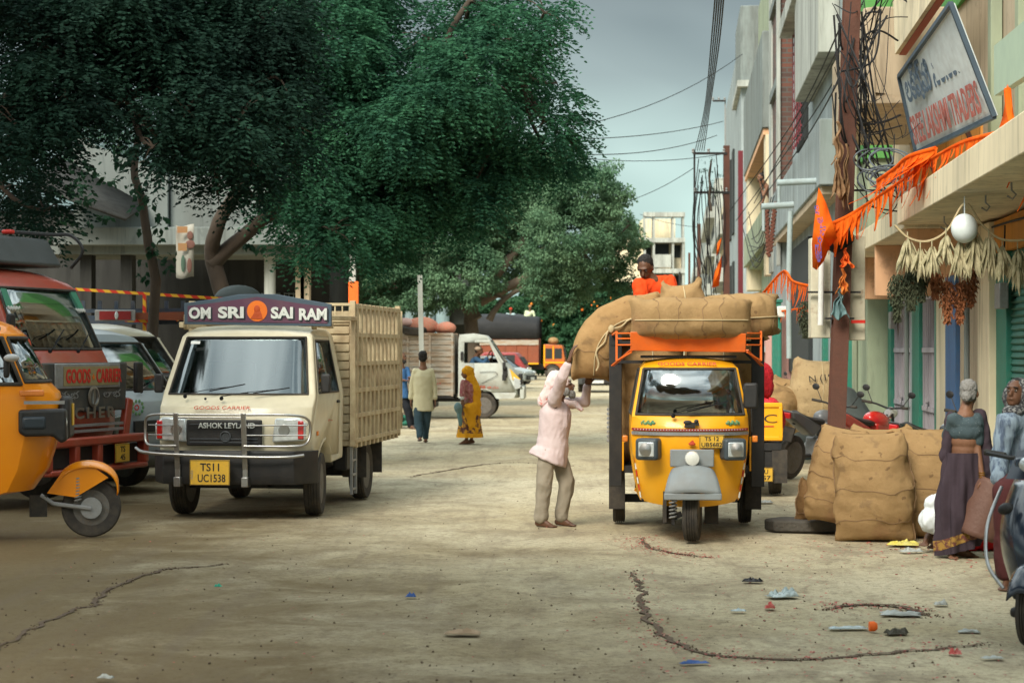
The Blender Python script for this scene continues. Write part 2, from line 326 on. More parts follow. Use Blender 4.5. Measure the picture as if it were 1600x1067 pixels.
    u2=N('ShaderNodeBump'); u2.inputs['Strength'].default_value=.6; u2.inputs['Distance'].default_value=.006; l(ns(90,4,rough=.8),u2.inputs['Height']); l(u.outputs[0],u2.inputs['Normal']); l(u2.outputs[0],b.inputs['Normal'])
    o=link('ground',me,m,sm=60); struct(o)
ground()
def gz(x,y): return .014*noise.noise((x*.9,y*.7,0))+.006*noise.noise((x*4,y*3,3))-.012 if 4<y<60 and abs(x)<24 else -.012
def path(pts,n=10):
    """smooth dense polyline through points"""
    pts=[Vector(p) for p in pts]; out=[]
    for i in range(len(pts)-1):
        p0=pts[max(i-1,0)];p1=pts[i];p2=pts[i+1];p3=pts[min(i+2,len(pts)-1)]
        for k in range(n):
            t=k/n; out.append(.5*((2*p1)+(p2-p0)*t+(2*p0-5*p1+4*p2-p3)*t*t+(3*p1-p0-3*p2+p3)*t**3))
    return out+[pts[-1]]
pm('crack_soil',(.095,.062,.040),(.17,.12,.075),scale=30,rough=1,bump=.6)
pm('crack_lip',(.30,.25,.18),(.16,.12,.085),scale=20,rough=.95,bump=.6)
CR=[]
def crack(pix,w,lip=0,seed=1):
    r=random.Random(seed); pts=path([G(*p) for p in pix],14); b=MB(); k=MB(); CR.append(pts)
    L_=[];Rr=[]
    for i,p in enumerate(pts):
        t=(pts[min(i+1,len(pts)-1)]-pts[max(i-1,0)]).normalized(); n=Vector((-t.y,t.x,0)); e=min(1,i/12,(len(pts)-1-i)/12)
        j=noise.noise((p.x*5,p.y*5,seed))*.06+r.uniform(-.012,.012); a=w*e*(.55+.7*abs(noise.noise((p.x*3,p.y*2,9))))+r.uniform(0,.01)
        c=p+n*j; z=gz(c.x,c.y)+.008
        L_.append(Vector((*(c+n*a).xy,z))); Rr.append(Vector((*(c-n*a).xy,z)))
        if lip: k.add([(c+n*a)+Vector((0,0,z)),(c+n*(a+.02))+Vector((0,0,z+lip)),(c+n*(a+.22))+Vector((0,0,gz(c.x,c.y)+.003)),],[])
    b.add(L_+Rr,[(i,i+1,len(L_)+i+1,len(L_)+i) for i in range(len(L_)-1)])
    for i in range(int(len(pts)*2.5)):
        q=r.choice(pts); q=q+Vector((r.gauss(0,w*1.6),r.gauss(0,w*1.6),0)); s=r.uniform(.003,.011); b.box((q.x,q.y,gz(q.x,q.y)+s*.3),(s*r.uniform(.6,1.6),s*r.uniform(.6,1.6),s*.7),(r.random(),r.random(),r.random()*6))
    o=b.build('road_crack',MC['crack_soil'],sm=0); struct(o)
crack([(988,890),(1003,922),(1004,950),(1030,985),(1060,1003),(1110,1018),(1180,1026),(1260,1027),(1350,1021),(1450,1013),(1545,1006)],.022,seed=1)
crack([(355,879),(300,885),(262,888),(225,898),(185,912),(160,926),(148,942),(118,950),(60,975),(-20,1020)],.015,seed=2)
crack([(1003,838),(1012,851),(1050,862),(1112,869)],.02,seed=3)
crack([(1290,950),(1330,943),(1390,945),(1440,955),(1450,960)],.045,seed=4)
#crack([(778,885),(760,915),(742,960),(722,1000),(690,1050)],.006,seed=5)
crack([(640,745),(700,733),(790,722),(905,727)],.03,seed=6)
# ---------- walls and their stains ----------
def wallm(name,col,stain=(.10,.10,.09),amt=.6,sc=.8,rough=.9):
    new=name not in MC
    m=pm(name,col,stain,scale=sc,amt=amt,rough=rough,stretch=(1.6,1.6,.28),lo=.42,hi=.78,bump=.25,bscale=9,det=9,dust=.22,dcol=tuple(c*.45 for c in col),spec=.2)
    if new:      # rain streaks running down the plaster, and patches where the paint has gone
        t=m.node_tree; n=t.nodes; l=t.links.new; b=n['Principled BSDF']; src=b.inputs['Base Color'].links[0].from_socket; tc=n.new('ShaderNodeTexCoord')
        for sc_,st,a,c,k,dk in ((5.,(1,1,.07),.52,.66,.55,.32),(1.6,(1,1,.8),.60,.64,.5,.55)):
            mp=n.new('ShaderNodeMapping'); mp.inputs['Scale'].default_value=st; l(tc.outputs['Object'],mp.inputs[0]); q=n.new('ShaderNodeTexNoise'); q.inputs['Scale'].default_value=sc_; q.inputs['Detail'].default_value=8; q.inputs['Roughness'].default_value=.7; l(mp.outputs[0],q.inputs['Vector'])
            r=n.new('ShaderNodeMapRange'); r.inputs[1].default_value=a; r.inputs[2].default_value=c; r.inputs[4].default_value=k; l(q.outputs[0],r.inputs[0]); x=n.new('ShaderNodeMixRGB'); l(r.outputs[0],x.inputs[0]); l(src,x.inputs[1]); x.inputs[2].default_value=(*[v*dk for v in col],1); src=x.outputs[0]
        l(src,b.inputs['Base Color'])
    return m
CREAM=wallm('wall_cream',(.76,.66,.46),amt=.40); PEACH=wallm('wall_peach',(.72,.42,.24),amt=.35); ORANGE=wallm('wall_orange',(.62,.27,.06),amt=.3)
WHITE=wallm('wall_white',(.33,.38,.385),amt=.75); WHITE2=wallm('wall_offwhite',(.44,.46,.42),amt=.85); GREY=wallm('wall_grey',(.22,.25,.24),amt=.9,sc=1.4)
PGREEN=wallm('wall_palegreen',(.34,.39,.27),amt=.65); GREENW=wallm('wall_green',(.10,.30,.08),amt=.4); LILAC=wallm('panel_lilac',(.42,.39,.42),amt=.3); BEIGE=wallm('wall_beige',(.50,.40,.28),amt=.4)
DARKC=wallm('wall_dark',(.05,.055,.05),amt=.5); BLUE=pm('blue_paint',(.05,.15,.33),(.03,.08,.2),scale=3,rough=.6,dust=.2)
pm('shutter_green',(.03,.19,.14),(.02,.10,.08),scale=3,rough=.5,metal=.1,dust=.3,dcol=(.2,.2,.15)); pm('shutter_olive',(.33,.36,.24),(.18,.19,.13),scale=3,rough=.6,dust=.35)
pm('opening_dark',(.03,.035,.035),rough=.9)
m=pm('brick',(.24,.09,.06),(.12,.08,.06),scale=3,amt=.8,rough=.95); nt_=m.node_tree; bt=nt_.nodes.new('ShaderNodeTexBrick'); bt.inputs['Scale'].default_value=1.; bt.inputs['Brick Width'].default_value=.34; bt.inputs['Row Height'].default_value=.13; bt.inputs['Mortar Size'].default_value=.018
bt.inputs['Color1'].default_value=(.17,.07,.05,1); bt.inputs['Color2'].default_value=(.07,.05,.045,1); bt.inputs['Mortar'].default_value=(.10,.095,.085,1)
g_=nt_.nodes.new('ShaderNodeTexCoord'); sx=nt_.nodes.new('ShaderNodeSeparateXYZ'); cx=nt_.nodes.new('ShaderNodeCombineXYZ'); ad=nt_.nodes.new('ShaderNodeMath')
nt_.links.new(g_.outputs['Object'],sx.inputs[0]); nt_.links.new(sx.outputs[0],ad.inputs[0]); nt_.links.new(sx.outputs[1],ad.inputs[1]); nt_.links.new(ad.outputs[0],cx.inputs[0]); nt_.links.new(sx.outputs[2],cx.inputs[1]); nt_.links.new(cx.outputs[0],bt.inputs['Vector']); nt_.links.new(bt.outputs[0],nt_.nodes['Principled BSDF'].inputs['Base Color'])
def sthing(name,label,cat,s,t,group=None):
    o=thing(name,label,cat,W(s,t),-TH,group); o['_o']=0; del o['_o']; return o
def SB(s0,t0): return MB(off=(t0,s0,0))        # builder in street coordinates: x = across, y = along
def slats(b,s0,s1,t,z0,z1,p=.075,d=.035):
    z=z0
    while z<z1-.01:
        e=min(z+p,z1); b.add([(t,s0,z),(t,s1,z),(t-d,s1,z+(e-z)*.35),(t-d,s0,z+(e-z)*.35),(t-d*.4,s1,e-.006),(t-d*.4,s0,e-.006),(t,s1,e),(t,s0,e)],[(0,1,2,3),(3,2,4,5),(5,4,6,7)]); z=e
# ---------- shop building, near right ----------
t0=3.6; s_of=lambda px:S(px,t0)
A=sthing('shop_building','cream and peach shop row with deep concrete slab over shuttered fronts on the right','building',20,t0)
o=(20,t0)
b=SB(*o); b.bb(t0+.12,t0+8,12,45,0,3.2); b.bb(t0+.0,t0+8,12,34,3.5,8.6); b.build('wall',BEIGE,A)
b=SB(*o); b.bb(t0-.04,t0+.12,12,24.5,2.84,3.2); b.build('lintel',ORANGE,A)
b=SB(*o); b.bb(t0-.03,t0+.12,24.5,45,2.72,3.2); b.build('lintel',PEACH,A)
b=SB(*o); b.bb(2.6,t0+.1,12,24.05,3.24,3.56); b.build('slab',CREAM,A,bev=.012)
b=SB(*o); b.bb(2.68,t0+.1,24.06,34,3.2,3.5); b.build('slab',CREAM,A,bev=.012)
for s,z in ((24.1,2.78),(27.9,2.5),(31.6,2.55)): b=SB(*o); b.bb(2.72,t0-.05,s,s+.16,z,3.2); b.build('beam',PEACH,A,bev=.01)
def seg(name,p0,p1,t,z0,z1,m,dep=.14,parent=A,oo=o):
    b=SB(*oo); b.bb(t,t+dep,s_of(p1),s_of(p0),z0,z1); return b.build(name,m,parent,bev=.008)
b=SB(*o); slats(b,12,s_of(1575),t0+.06,0,2.84); b.build('shutter',MC['shutter_green'],A,sm=0)
seg('pilaster',1559,1575,t0-.02,0,2.84,MC['green_paint']); seg('pilaster',1541,1559,t0-.1,0,3.2,CREAM,.24); seg('door_panel',1529,1541,t0+.06,0,3.2,BEIGE)
seg('wall_panel',1500,1529,t0,0,3.2,BEIGE); seg('pilaster',1484,1500,t0-.06,0,2.72,BLUE); seg('pilaster',1466,1484,t0-.03,0,2.72,CREAM)
seg('door_frame',1461,1466,t0-.01,0,2.72,MC['green_paint']); seg('door_panel',1441,1461,t0+.05,0,2.6,LILAC); seg('door_frame',1430,1441,t0-.05,0,2.72,MC['green_paint']); seg('door_frame',1424,1430,t0-.02,0,2.72,WHITE)
seg('door_panel',1397,1424,t0+.04,0,2.6,LILAC); seg('door_frame',1387,1397,t0-.06,0,2.72,MC['green_paint']); seg('door_frame',1381,1387,t0-.04,0,2.72,WHITE)
b=SB(*o); slats(b,s_of(1381),s_of(1359),t0+.05,0,2.5,.09); b.build('shutter',MC['shutter_olive'],A,sm=0)
seg('pilaster',1347,1359,t0-.1,0,3.2,PGREEN,.2); seg('wall_panel',1318,1347,t0-.02,0,3.2,CREAM)
def dress(p0,p1,z1,m,n=5,lock=True):
    s0,s1=s_of(p1)+.08,s_of(p0)-.08; b=SB(*o)
    for k in range(n+1): s=s0+(s1-s0)*k/n; b.bb(t0+.0,t0+.045,s-.02,s+.02,.08,z1)
    for z in (.12,.9,1.75,z1-.06): b.bb(t0-.012,t0+.03,s0-.04,s1+.04,z-.035,z+.035)
    if lock: b.bb(t0-.05,t0-.01,(s0+s1)/2-.06,(s0+s1)/2+.06,1.0,1.06); b.box((t0-.04,(s0+s1)/2,.95),(.03,.06,.09))
    b.build('door_rail',m,A,sm=0)
dress(1441,1461,2.58,LILAC); dress(1397,1424,2.58,LILAC,7); dress(1529,1541,3.1,BEIGE,3)
b=SB(*o)
for s in (19.0,24.2,30.5,36.0): b.tube([(t0-.16,s,.02),(t0-.16,s,3.2)],.035,8)
b.build('drain_pipe',GREY,A)
b=SB(*o)
for s,z in ((21.9,2.2),(26.3,2.35),(33.0,2.1)): b.bb(t0-.14,t0-.04,s,s+.35,z,z+.28)
b.build('switch_box',MC['steel'],A,bev=.01)
b=SB(*o); b.tube(path([(t0-.06,15,3.12),(t0-.07,19,3.08),(t0-.06,23.5,3.14),(t0-.08,29,3.06),(t0-.06,34,3.1)],6),.014,5); b.tube([(t0-.08,21.9,3.1),(t0-.09,21.95,2.4)],.010,5); b.build('cable_run',MC['wire'],A)
b=SB(*o); b.bb(t0-.35,t0+.1,13,24,-.02,.12); b.build('plinth',GREY,A,bev=.02)
# upper storey of the shop building
b=SB(*o); b.bb(t0-.01,t0+.05,17.5,20.6,4.2,6.6); b.build('window',MC['opening_dark'],A)
b=SB(*o)
for s in (16.9,17.4,20.7,22.5): b.bb(t0-.14,t0-.01,s,s+.22,3.56,8)
b.build('pilaster',PGREEN,A,bev=.01)
b=SB(*o); b.bb(2.4,2.55,26.2,31.5,4.95,6.2); b.bb(2.55,t0,31.35,31.5,4.95,6.2); b.bb(2.55,t0,26.2,31.35,4.95,5.1); b.bb(2.55,t0,26.2,26.35,5.1,6.2); b.build('balcony',BEIGE,A,bev=.02)
b=SB(*o); b.bb(t0-.03,t0,24,30,3.56,4.7); b.build('wall_panel',ORANGE,A)
b=SB(*o); b.bb(t0-.05,t0+.02,23.5,29,6.15,8.4); b.build('wall_panel',GREENW,A)
b=SB(*o)
for s in np.arange(13.5,24,1.5):                 # iron fan hooks under the slab
    b=SB(*o); b.tube([(2.95,s,3.24),(2.95,s,3.17),(2.99,s,3.13),(2.96,s,3.09),(2.91,s,3.12)],.009,6); b.build('hook',MC['steel'],A)
# balcony building beyond
def bld(name,label,s,t,group=None): return sthing(name,label,'building',s,t,group),(s,t)
B,o=bld('green_building','narrow green painted building front beside the brown pole, cream at street level',34,t0)
b=SB(*o); b.bb(3.2,11,34.2,36,0,5.0); b.build('wall',PGREEN,B); b=SB(*o); b.bb(3.15,11,34.1,37,5.0,12); b.build('upper_wall',GREENW,B)
b=SB(*o); b.tube([(3.0,34.3,0),(3.0,34.3,6.4)],.055); b.build('drain_pipe',PGREEN,B)
D,o=bld('balcony_building','white building with a sloping underside balcony and maroon window grille, past the green one',46,t0)
b=SB(*o); b.bb(3.0,11,37,53,0,16); b.build('wall',WHITE,D)
b=SB(*o); b.bb(2.55,2.7,36.5,55,4.75,5.95); b.bb(2.7,3.0,36.5,36.65,4.75,5.95); b.build('balcony',WHITE,D,bev=.02)
b=SB(*o); b.bb(2.6,3.0,36.7,55,4.6,4.74); b.build('balcony_slab',BEIGE,D)
b=SB(*o); b.bb(2.9,3.02,45,56,1.2,4.3); b.build('window',MC['opening_dark'],D)
b=SB(*o); b.bb(2.6,3.0,37.5,45,7.3,16); b.bb(2.5,3.0,44.5,50,9.5,9.9); b.build('bay',WHITE2,D,bev=.02)
f=SB(*o); f.bb(2.9,2.99,46.5,49.5,6.6,10.3); fo=f.build('window',MC['opening_dark'],D)
g=SB(*o)
for k in range(16): g.bb(2.82,2.85,46.5,49.5,6.7+k*.23,6.75+k*.23)
for k in range(5): g.bb(2.8,2.82,46.5+k*.74,46.55+k*.74,6.6,10.3)
pm('maroon',(.16,.02,.03),(.1,.03,.03),rough=.6); g.build('grille',MC['maroon'],fo)
Eb,o=bld('brick_building','unplastered red brick building front above a stained balcony',54,t0)
b=SB(*o); b.bb(2.7,11,53.2,59,5.0,17.5); b.build('brick_wall',MC['brick'],Eb); b=SB(*o); b.bb(2.66,3.0,57.6,59.2,4,17.6); b.bb(2.6,2.69,53.1,53.6,4,17.6); b.build('pilaster',WHITE2,Eb)
b=SB(*o); b.bb(2.72,11,53.2,59,0,5.0); b.build('lower_wall',WHITE,Eb)
b=SB(*o)
for z in (8.8,11.2,14): b.bb(2.6,2.7,53.7,57.6,z,z+.25)
b.build('band',GREY,Eb)
K,o=bld('stained_building','streaked grey concrete building where a man leans over the balcony',66,t0)
b=SB(*o); b.bb(3.1,11,60,78,0,15); b.build('wall',PGREEN,K)
b=SB(*o); b.bb(2.5,3.1,60,77,8.4,11.3); b.build('parapet',GREY,K,bev=.03); b=SB(*o); b.bb(2.54,3.1,60.1,76.9,8.2,8.39); b.build('soffit',PEACH,K)
b=SB(*o); b.bb(2.6,3.1,60,61.2,4,8.2); b.bb(2.6,3.1,75,77,4,8.2); b.build('pilaster',CREAM,K)
b=SB(*o); b.bb(3.02,3.12,61.2,74,6.4,8.2); b.build('window',MC['opening_dark'],K)
b=SB(*o); b.bb(2.5,2.65,59.5,77,4.9,6.0); b.bb(2.65,3.1,59.5,77,4.75,4.9); b.build('balcony',PGREEN,K,bev=.02)
T_,o=bld('tall_white_building','tall plain white building with a water tank box on its roof','',0) if 0 else bld('tall_white_building','tall plain white building with a boxed top storey, highest beyond the stained one',95,3.0)
b=SB(*o); b.bb(3.0,12,96,128,0,17); b.build('wall',WHITE,T_,bev=.03)
b=SB(*o); b.bb(2.95,9,95.7,104,14.6,18.2); b.build('roof_room',GREY,T_,bev=.05); b=SB(*o); b.bb(2.8,9,95.4,105,14.3,14.6); b.build('band',WHITE2,T_)
b=SB(*o)
for s in (107,113,119): b.bb(2.9,3.02,s,s+2.5,8,12.5); b.bb(2.9,3.02,s,s+2.5,3.5,6.5)
b.build('window',MC['opening_dark'],T_)
# far row down the right side
def farblock(label,s0,s1,t,h,m,fl=3,name='street_building'):
    X,o=bld(name,label,s0,t); b=SB(*o); b.bb(t,t+9,s0,s1,0,h); b.build('wall',m,X,bev=.03)
    b=SB(*o)
    for k in range(1,int(h/3)):
        b.bb(t-.7,t,s0+1,s1-1,k*3.1,k*3.1+.9)
    b.build('balcony',WHITE2,X)
    w_=SB(*o)
    for k in range(int(h/3)):
        for j in range(2): w_.bb(t-.03,t+.05,s0+2+j*(s1-s0)/2,s0+2+j*(s1-s0)/2+(s1-s0)*.3,k*3.1+1.1,k*3.1+2.6)
        w_.bb(t+1.2,t+2.6,s0-.03,s0+.05,k*3.1+1.1,k*3.1+2.4)
    w_.build('window',MC['opening_dark'],X)
farblock('low cream building with balconies just beyond the tall white one',129,158,3.3,12.5,CREAM)
farblock('off-white four storey building behind the creeper covered pole',160,200,2.9,15.5,WHITE2)
farblock('grey far block closing the right side of the street',203,260,2.2,13,GREY)
# cream apartment block closing the street
X=thing('apartment_block','cream apartment block with stacked open balconies at the far end of the street','building',P(1030,547,300)+Vector((0,0,-H0)))
def fbx(b,px0,px1,py0,py1,y0,y1): q0=P(px0,py1,300);q1=P(px1,py0,300); b.bb(q0.x-X.location.x,q1.x-X.location.x,y0,y1,q0.z,q1.z)
b=MB(); fbx(b,960,1072,372,546,2,14); fbx(b,1008,1060,338,372,6,14); b.bb(-8,5,2,14,0,3); b.build('wall',CREAM,X)
b=MB()
for y in (332,372,420,462,510): fbx(b,1006,1070,y,y+7,-.5,2.2)
for y in (398,440,484): fbx(b,1022,1048,y,y+20,-.6,-.3)
for x in (1006,1020,1050,1066): fbx(b,x,x+3,340,546,-.2,2.1)
b.build('balcony',WHITE2,X)
b=MB()
for y in (380,428,470): fbx(b,1024,1047,y,y+18,1.9,2.05)
for y in (382,430,472): fbx(b,1009,1019,y,y+20,1.9,2.05); fbx(b,1053,1065,y,y+20,1.9,2.05)
b.build('window',MC['opening_dark'],X)
# ---------- left building behind the trees ----------
YL=46
LB=thing('market_building','long dark market hall with pale canopy band on columns behind the left trucks','building',(P(290,547,YL).x,YL,0))
def lb(b,px0,px1,py0,py1,y0,y1,Y=YL):
    q0=P(px0,py1,Y);q1=P(px1,py0,Y); b.bb(q0.x-LB.location.x,q1.x-LB.location.x,y0,y1,max(q0.z,0),q1.z)
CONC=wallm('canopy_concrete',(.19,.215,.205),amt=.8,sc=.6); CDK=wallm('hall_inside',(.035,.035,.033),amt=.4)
b=MB(); lb(b,88,497,356,384,-.3,3); b.build('canopy',CONC,LB,bev=.02)
b=MB(); lb(b,60,494,384,397,.1,3); b.build('beam',CONC,LB)
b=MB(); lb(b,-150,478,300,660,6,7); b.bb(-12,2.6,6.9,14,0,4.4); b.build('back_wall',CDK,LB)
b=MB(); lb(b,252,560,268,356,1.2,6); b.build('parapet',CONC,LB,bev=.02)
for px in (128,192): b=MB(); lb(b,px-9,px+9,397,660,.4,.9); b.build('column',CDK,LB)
for px in (416,): b=MB(); b.lathe([(.135,0),(.135,3.9),(.15,3.92),(.15,4.0)],(P(px,547,YL).x-LB.location.x,.7,0),'z'); b.build('column',WHITE2,LB)
for px in (462,470): b=MB(); lb(b,px-7,px+7,397,660,.9,1.3); b.build('column',BEIGE,LB)
b=MB()
for px in (358,398):
    for k in range(5): lb(b,px+k*8,px+k*8+1.2,446,476,5.9,5.95)
    for k in range(4): lb(b,px,px+33,447+k*8,448+k*8,5.9,5.95)
b.build('window_grille',WHITE,LB)
b=MB(); q=P(100,205,YL)-LB.location; r=P(250,268,YL)-LB.location; b.add([(q.x,1,4.6),(r.x,1,4.6),(r.x,1,r.z),(q.x,1,q.z),(q.x,4,4.6),(r.x,4,4.6),(r.x,4,r.z),(q.x,4,q.z)],[(0,1,2,3),(4,5,6,7),(0,3,7,4),(1,2,6,5),(3,2,6,7)]); b.build('gable_wall',CONC,LB)
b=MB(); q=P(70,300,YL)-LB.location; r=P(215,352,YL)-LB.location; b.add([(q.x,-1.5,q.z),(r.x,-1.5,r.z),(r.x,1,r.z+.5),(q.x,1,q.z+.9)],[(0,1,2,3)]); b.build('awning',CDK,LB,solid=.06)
# pale blue-grey columned hall further along
LH=thing('columned_hall','far grey hall on blue-grey round columns behind the truck of red sacks','building',(P(640,547,80).x,80,0))
b=MB(); b.bb(-6,2.6,1.5,9,2.8,5.2); b.bb(-6,2.6,4,9,0,2.8); b.build('wall',DARKC,LH)
HB=wallm('hall_blue',(.24,.33,.35),amt=.4)
for px in (598,618,641,668,690): b=MB(); b.lathe([(.28,0),(.28,3.8)],(P(px,547,80).x-LH.location.x,1,0),'z'); b.build('column',HB,LH)
b=MB(); b.bb(-6,2.6,.4,1.6,3.8,4.3); b.build('beam',HB,LH)
# ---------- trees ----------
BARK=pm('bark',(.075,.055,.04),(.03,.024,.018),scale=5,rough=.95,bump=.8,bscale=14,stretch=(1,1,.3))
BARK2=pm('bark_pale',(.14,.11,.08),(.07,.055,.04),scale=5,rough=.95,bump=.8,bscale=14,stretch=(1,1,.3))
NEEM=lit_leaf('neem_leaf',(.014,.055,.036),(.048,.150,.075),1.5); NEEMD=lit_leaf('neem_leaf_shaded',(.007,.020,.015),(.013,.040,.025),.8,.15)  # darker neem copy: shade of the top left corner put into the leaf colour
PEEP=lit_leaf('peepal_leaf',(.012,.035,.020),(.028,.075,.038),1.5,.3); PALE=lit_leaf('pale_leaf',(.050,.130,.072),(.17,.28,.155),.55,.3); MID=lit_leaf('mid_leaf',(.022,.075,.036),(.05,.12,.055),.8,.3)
def unit(n): v=RNG.normal(size=(n,3)); return v/np.linalg.norm(v,axis=1)[:,None]
def leafmesh(name,P_,D,Nn,ln,wd):
    """P_ base points, D leaf directions, Nn leaf normals, ln/wd sizes -> diamond leaves"""
    s=np.cross(D,Nn); s/=np.linalg.norm(s,axis=1)[:,None]+1e-9; n=len(P_); ln=ln[:,None]; wd=wd[:,None]
    v=np.stack([P_,P_+D*ln*.45+s*wd,P_+D*ln-Nn*ln*.12,P_+D*ln*.45-s*wd],1).reshape(-1,3)
    me=bpy.data.meshes.new(name); me.vertices.add(4*n); me.vertices.foreach_set('co',v.ravel()); me.loops.add(4*n); me.loops.foreach_set('vertex_index',np.arange(4*n,dtype=np.int32)); me.polygons.add(n); me.polygons.foreach_set('loop_start',np.arange(0,4*n,4,dtype=np.int32)); me.update(calc_edges=True); me.validate(); return me
def crown(cl,kind,dens=1.):
    """cl: list of (centre, radius(3)) foliage masses. Each is filled with small sprays of leaves near its surface."""
    PP=[];DD=[];NN=[];LL=[];WW=[]
    for c,r in cl:
        r=np.array(r if hasattr(r,'__len__') else (r,r,r*.8)); c=np.array(c); area=(r[0]*r[2]*4+r[0]*r[1]*2)
        # sub-clumps give a ragged outline
        nc=max(6,int(area*13)); u=unit(nc); rad=(.35+.68*RNG.random(nc)**.5)[:,None]; cc=c+u*r*rad; cr=(.12+.22*RNG.random(nc))*min(1.,r.min()*1.1); rad[RNG.random(nc)<.10]*=1.16; cc=c+u*r*rad
        for k in range(nc):
            m=int((130 if kind!='frond' else 34)*dens*(cr[k]/.3)**1.6)+3; w=unit(m)
            p=cc[k]+w*cr[k]*RNG.random((m,1))**.4*np.array([1.25,1.25,.75])
            if kind=='frond':       # pinnate neem sprays: nine pairs of drooping leaflets
                d=w*np.array([1,1,.35])+u[k]*.5+np.array([0,0,-.35])+RNG.normal(size=(m,3))*.25; d/=np.linalg.norm(d,axis=1)[:,None]
                side=np.cross(d,np.array([0,0,1.]))+1e-6; side/=np.linalg.norm(side,axis=1)[:,None]
                for j in range(6):
                    q=p+d*(.04+.07*j)+np.array([0,0,-1.])*(.006*j*j)
                    for sg in (-1,1):
                        dd=d*.55+side*sg*.85+RNG.normal(size=(m,3))*.14+np.array([0,0,-.12]); dd/=np.linalg.norm(dd,axis=1)[:,None]
                        nn=np.cross(dd,side)+np.array([0,0,.6])+RNG.normal(size=(m,3))*.2; PP.append(q);DD.append(dd);NN.append(nn);LL.append(.105*(1-.06*j)*(.8+.4*RNG.random(m)));WW.append(.017*(.8+.5*RNG.random(m)))
            else:
                sz={'pale':.085,'broad':.10,'mid':.07,'tiny':.035,'fern':.09,'far':.24}[kind]; dd=w*.6+np.array([0,0,-.55])+RNG.normal(size=(m,3))*.5; dd/=np.linalg.norm(dd,axis=1)[:,None]
                nn=RNG.normal(size=(m,3))*.7+np.array([0,0,.9])+w*.5; l=sz*(.6+.8*RNG.random(m)); PP.append(p);DD.append(dd);NN.append(nn);LL.append(l);WW.append(l*(.30 if kind!='broad' else .38))
    P_=np.concatenate(PP);D=np.concatenate(DD);Nn=np.concatenate(NN); Nn/=np.linalg.norm(Nn,axis=1)[:,None]
    return P_,D,Nn,np.concatenate(LL),np.concatenate(WW)
def tree(label,base,limbs,cl,kind,leaf,bark,dens=1.,name='tree',twigs=True,group=None,cat='tree'):
    base=Vector(base); t=thing(name,label,cat,base,0,group); b=MB(off=base)
    for pts,r0,r1 in limbs:
        q=path(pts,5); n=len(q); q=[p+Vector((noise.noise(p*2.),noise.noise(p*2.+Vector((9,0,0))),0))*.06 for p in q]
        b.tube(q,[r0+(r1-r0)*(i/(n-1))**.8 for i in range(n)],10)
    b.build('trunk',bark,t,sm=60)
    if twigs:
        g=MB(off=base); tips=[Vector(l[0][-1]) for l in limbs]+[Vector(l[0][len(l[0])//2]) for l in limbs]
        for c,r in cl:
            c=Vector(c); rr=r if hasattr(r,'__len__') else (r,r,r*.8); s=min(tips,key=lambda p:(p-c).length); mid=(s+c)/2+Vector((0,0,-.15*(s-c).length)); q=path([s,mid,c],4); g.tube(q,[.05*(1-.7*i/len(q)) for i in range(len(q))],5)
            for k in range(4): u=Vector(unit(1)[0]); e=c+Vector((u.x*rr[0],u.y*rr[1],u.z*rr[2]))*.9; g.tube([c,(c+e)/2+Vector((0,0,.05)),e],[.018,.012,.005],4,cap=False)
        g.build('branch',bark,t,sm=60)
    a=crown([((Vector(c)-base),r) for c,r in cl],kind,dens); link('crown',leafmesh('crown',*a),leaf,t,sm=0)
    return t
def PX(lst,Y,dy=1.0,sq=.85,jit=1.2):
    """foliage masses given as (px,py,radius_px) at about depth Y -> real centres and radii"""
    out=[]; r=random.Random(3)
    for q in lst:
        y=(q[3] if len(q)>3 else Y)+r.uniform(-jit,jit); k=y/F; out.append((P(q[0],q[1],y),(q[2]*k,q[2]*k*dy,q[2]*k*sq)))
    return out
# big neem over the road's left side
Y=33
cl=PX([(520,60,75),(600,110,75),(672,60,50),(470,150,80),(560,200,90),(650,180,80),(740,120,70),(720,40,60),(800,60,60),(860,75,30),(780,150,65),(850,190,55),(700,250,80),(620,280,85),(530,290,75),
 (460,260,70),(780,240,60),(860,240,45),(740,290,55),(690,320,55),(590,345,55),(520,360,50),(455,330,50),(430,60,80),(400,170,80),(850,20,45),(760,-10,60),(540,-30,80),(590,50,50),(820,110,45),(895,225,22),(560,400,30),(480,400,35),(870,130,20)],Y,dy=.9)
b0=P(352,547,Y); b0.z=0
L1=[b0,P(350,470,Y),P(330,400,Y),P(345,345,Y-.3),P(380,290,Y),P(440,220,Y),P(520,140,Y),P(560,60,Y)]
L2=[P(330,415,Y),P(385,365,Y),P(440,325,Y-.4),P(520,280,Y),P(640,225,Y),P(740,170,Y),P(800,90,Y)]
tree('large dark neem tree spreading over the left half of the road above the cream van',b0,[(L1,.17,.06),(L2,.14,.045),([P(640,225,Y),P(690,140,Y),P(700,60,Y),P(735,0,Y)],.1,.04)],cl,'frond',NEEM,BARK,1.15)
# nearer neem and hanging foliage, top left
Y=27
cl=PX([(60,70,85),(150,40,85),(240,60,85),(330,80,85),(410,30,80),(100,150,75),(30,200,75),(200,150,60),(290,170,75),(370,190,70),(20,290,60),(70,330,45),(300,240,55),(390,260,45),(350,130,70),(180,-20,80),(300,-20,80),(60,-20,80),(430,120,60),(340,300,32),(450,200,50),(240,230,30)],Y,dy=.8)
b0=P(-60,547,Y); b0.z=0
tree('neem tree with shade-darkened leaf colour filling the top left corner over the red truck',b0,[([b0,P(-50,400,Y),P(-30,250,Y),P(40,130,Y),P(160,60,Y)],.3,.1),([P(-30,250,Y),P(60,200,Y),P(200,150,Y),P(330,120,Y)],.12,.05)],cl,'frond',NEEMD,BARK,1.6)
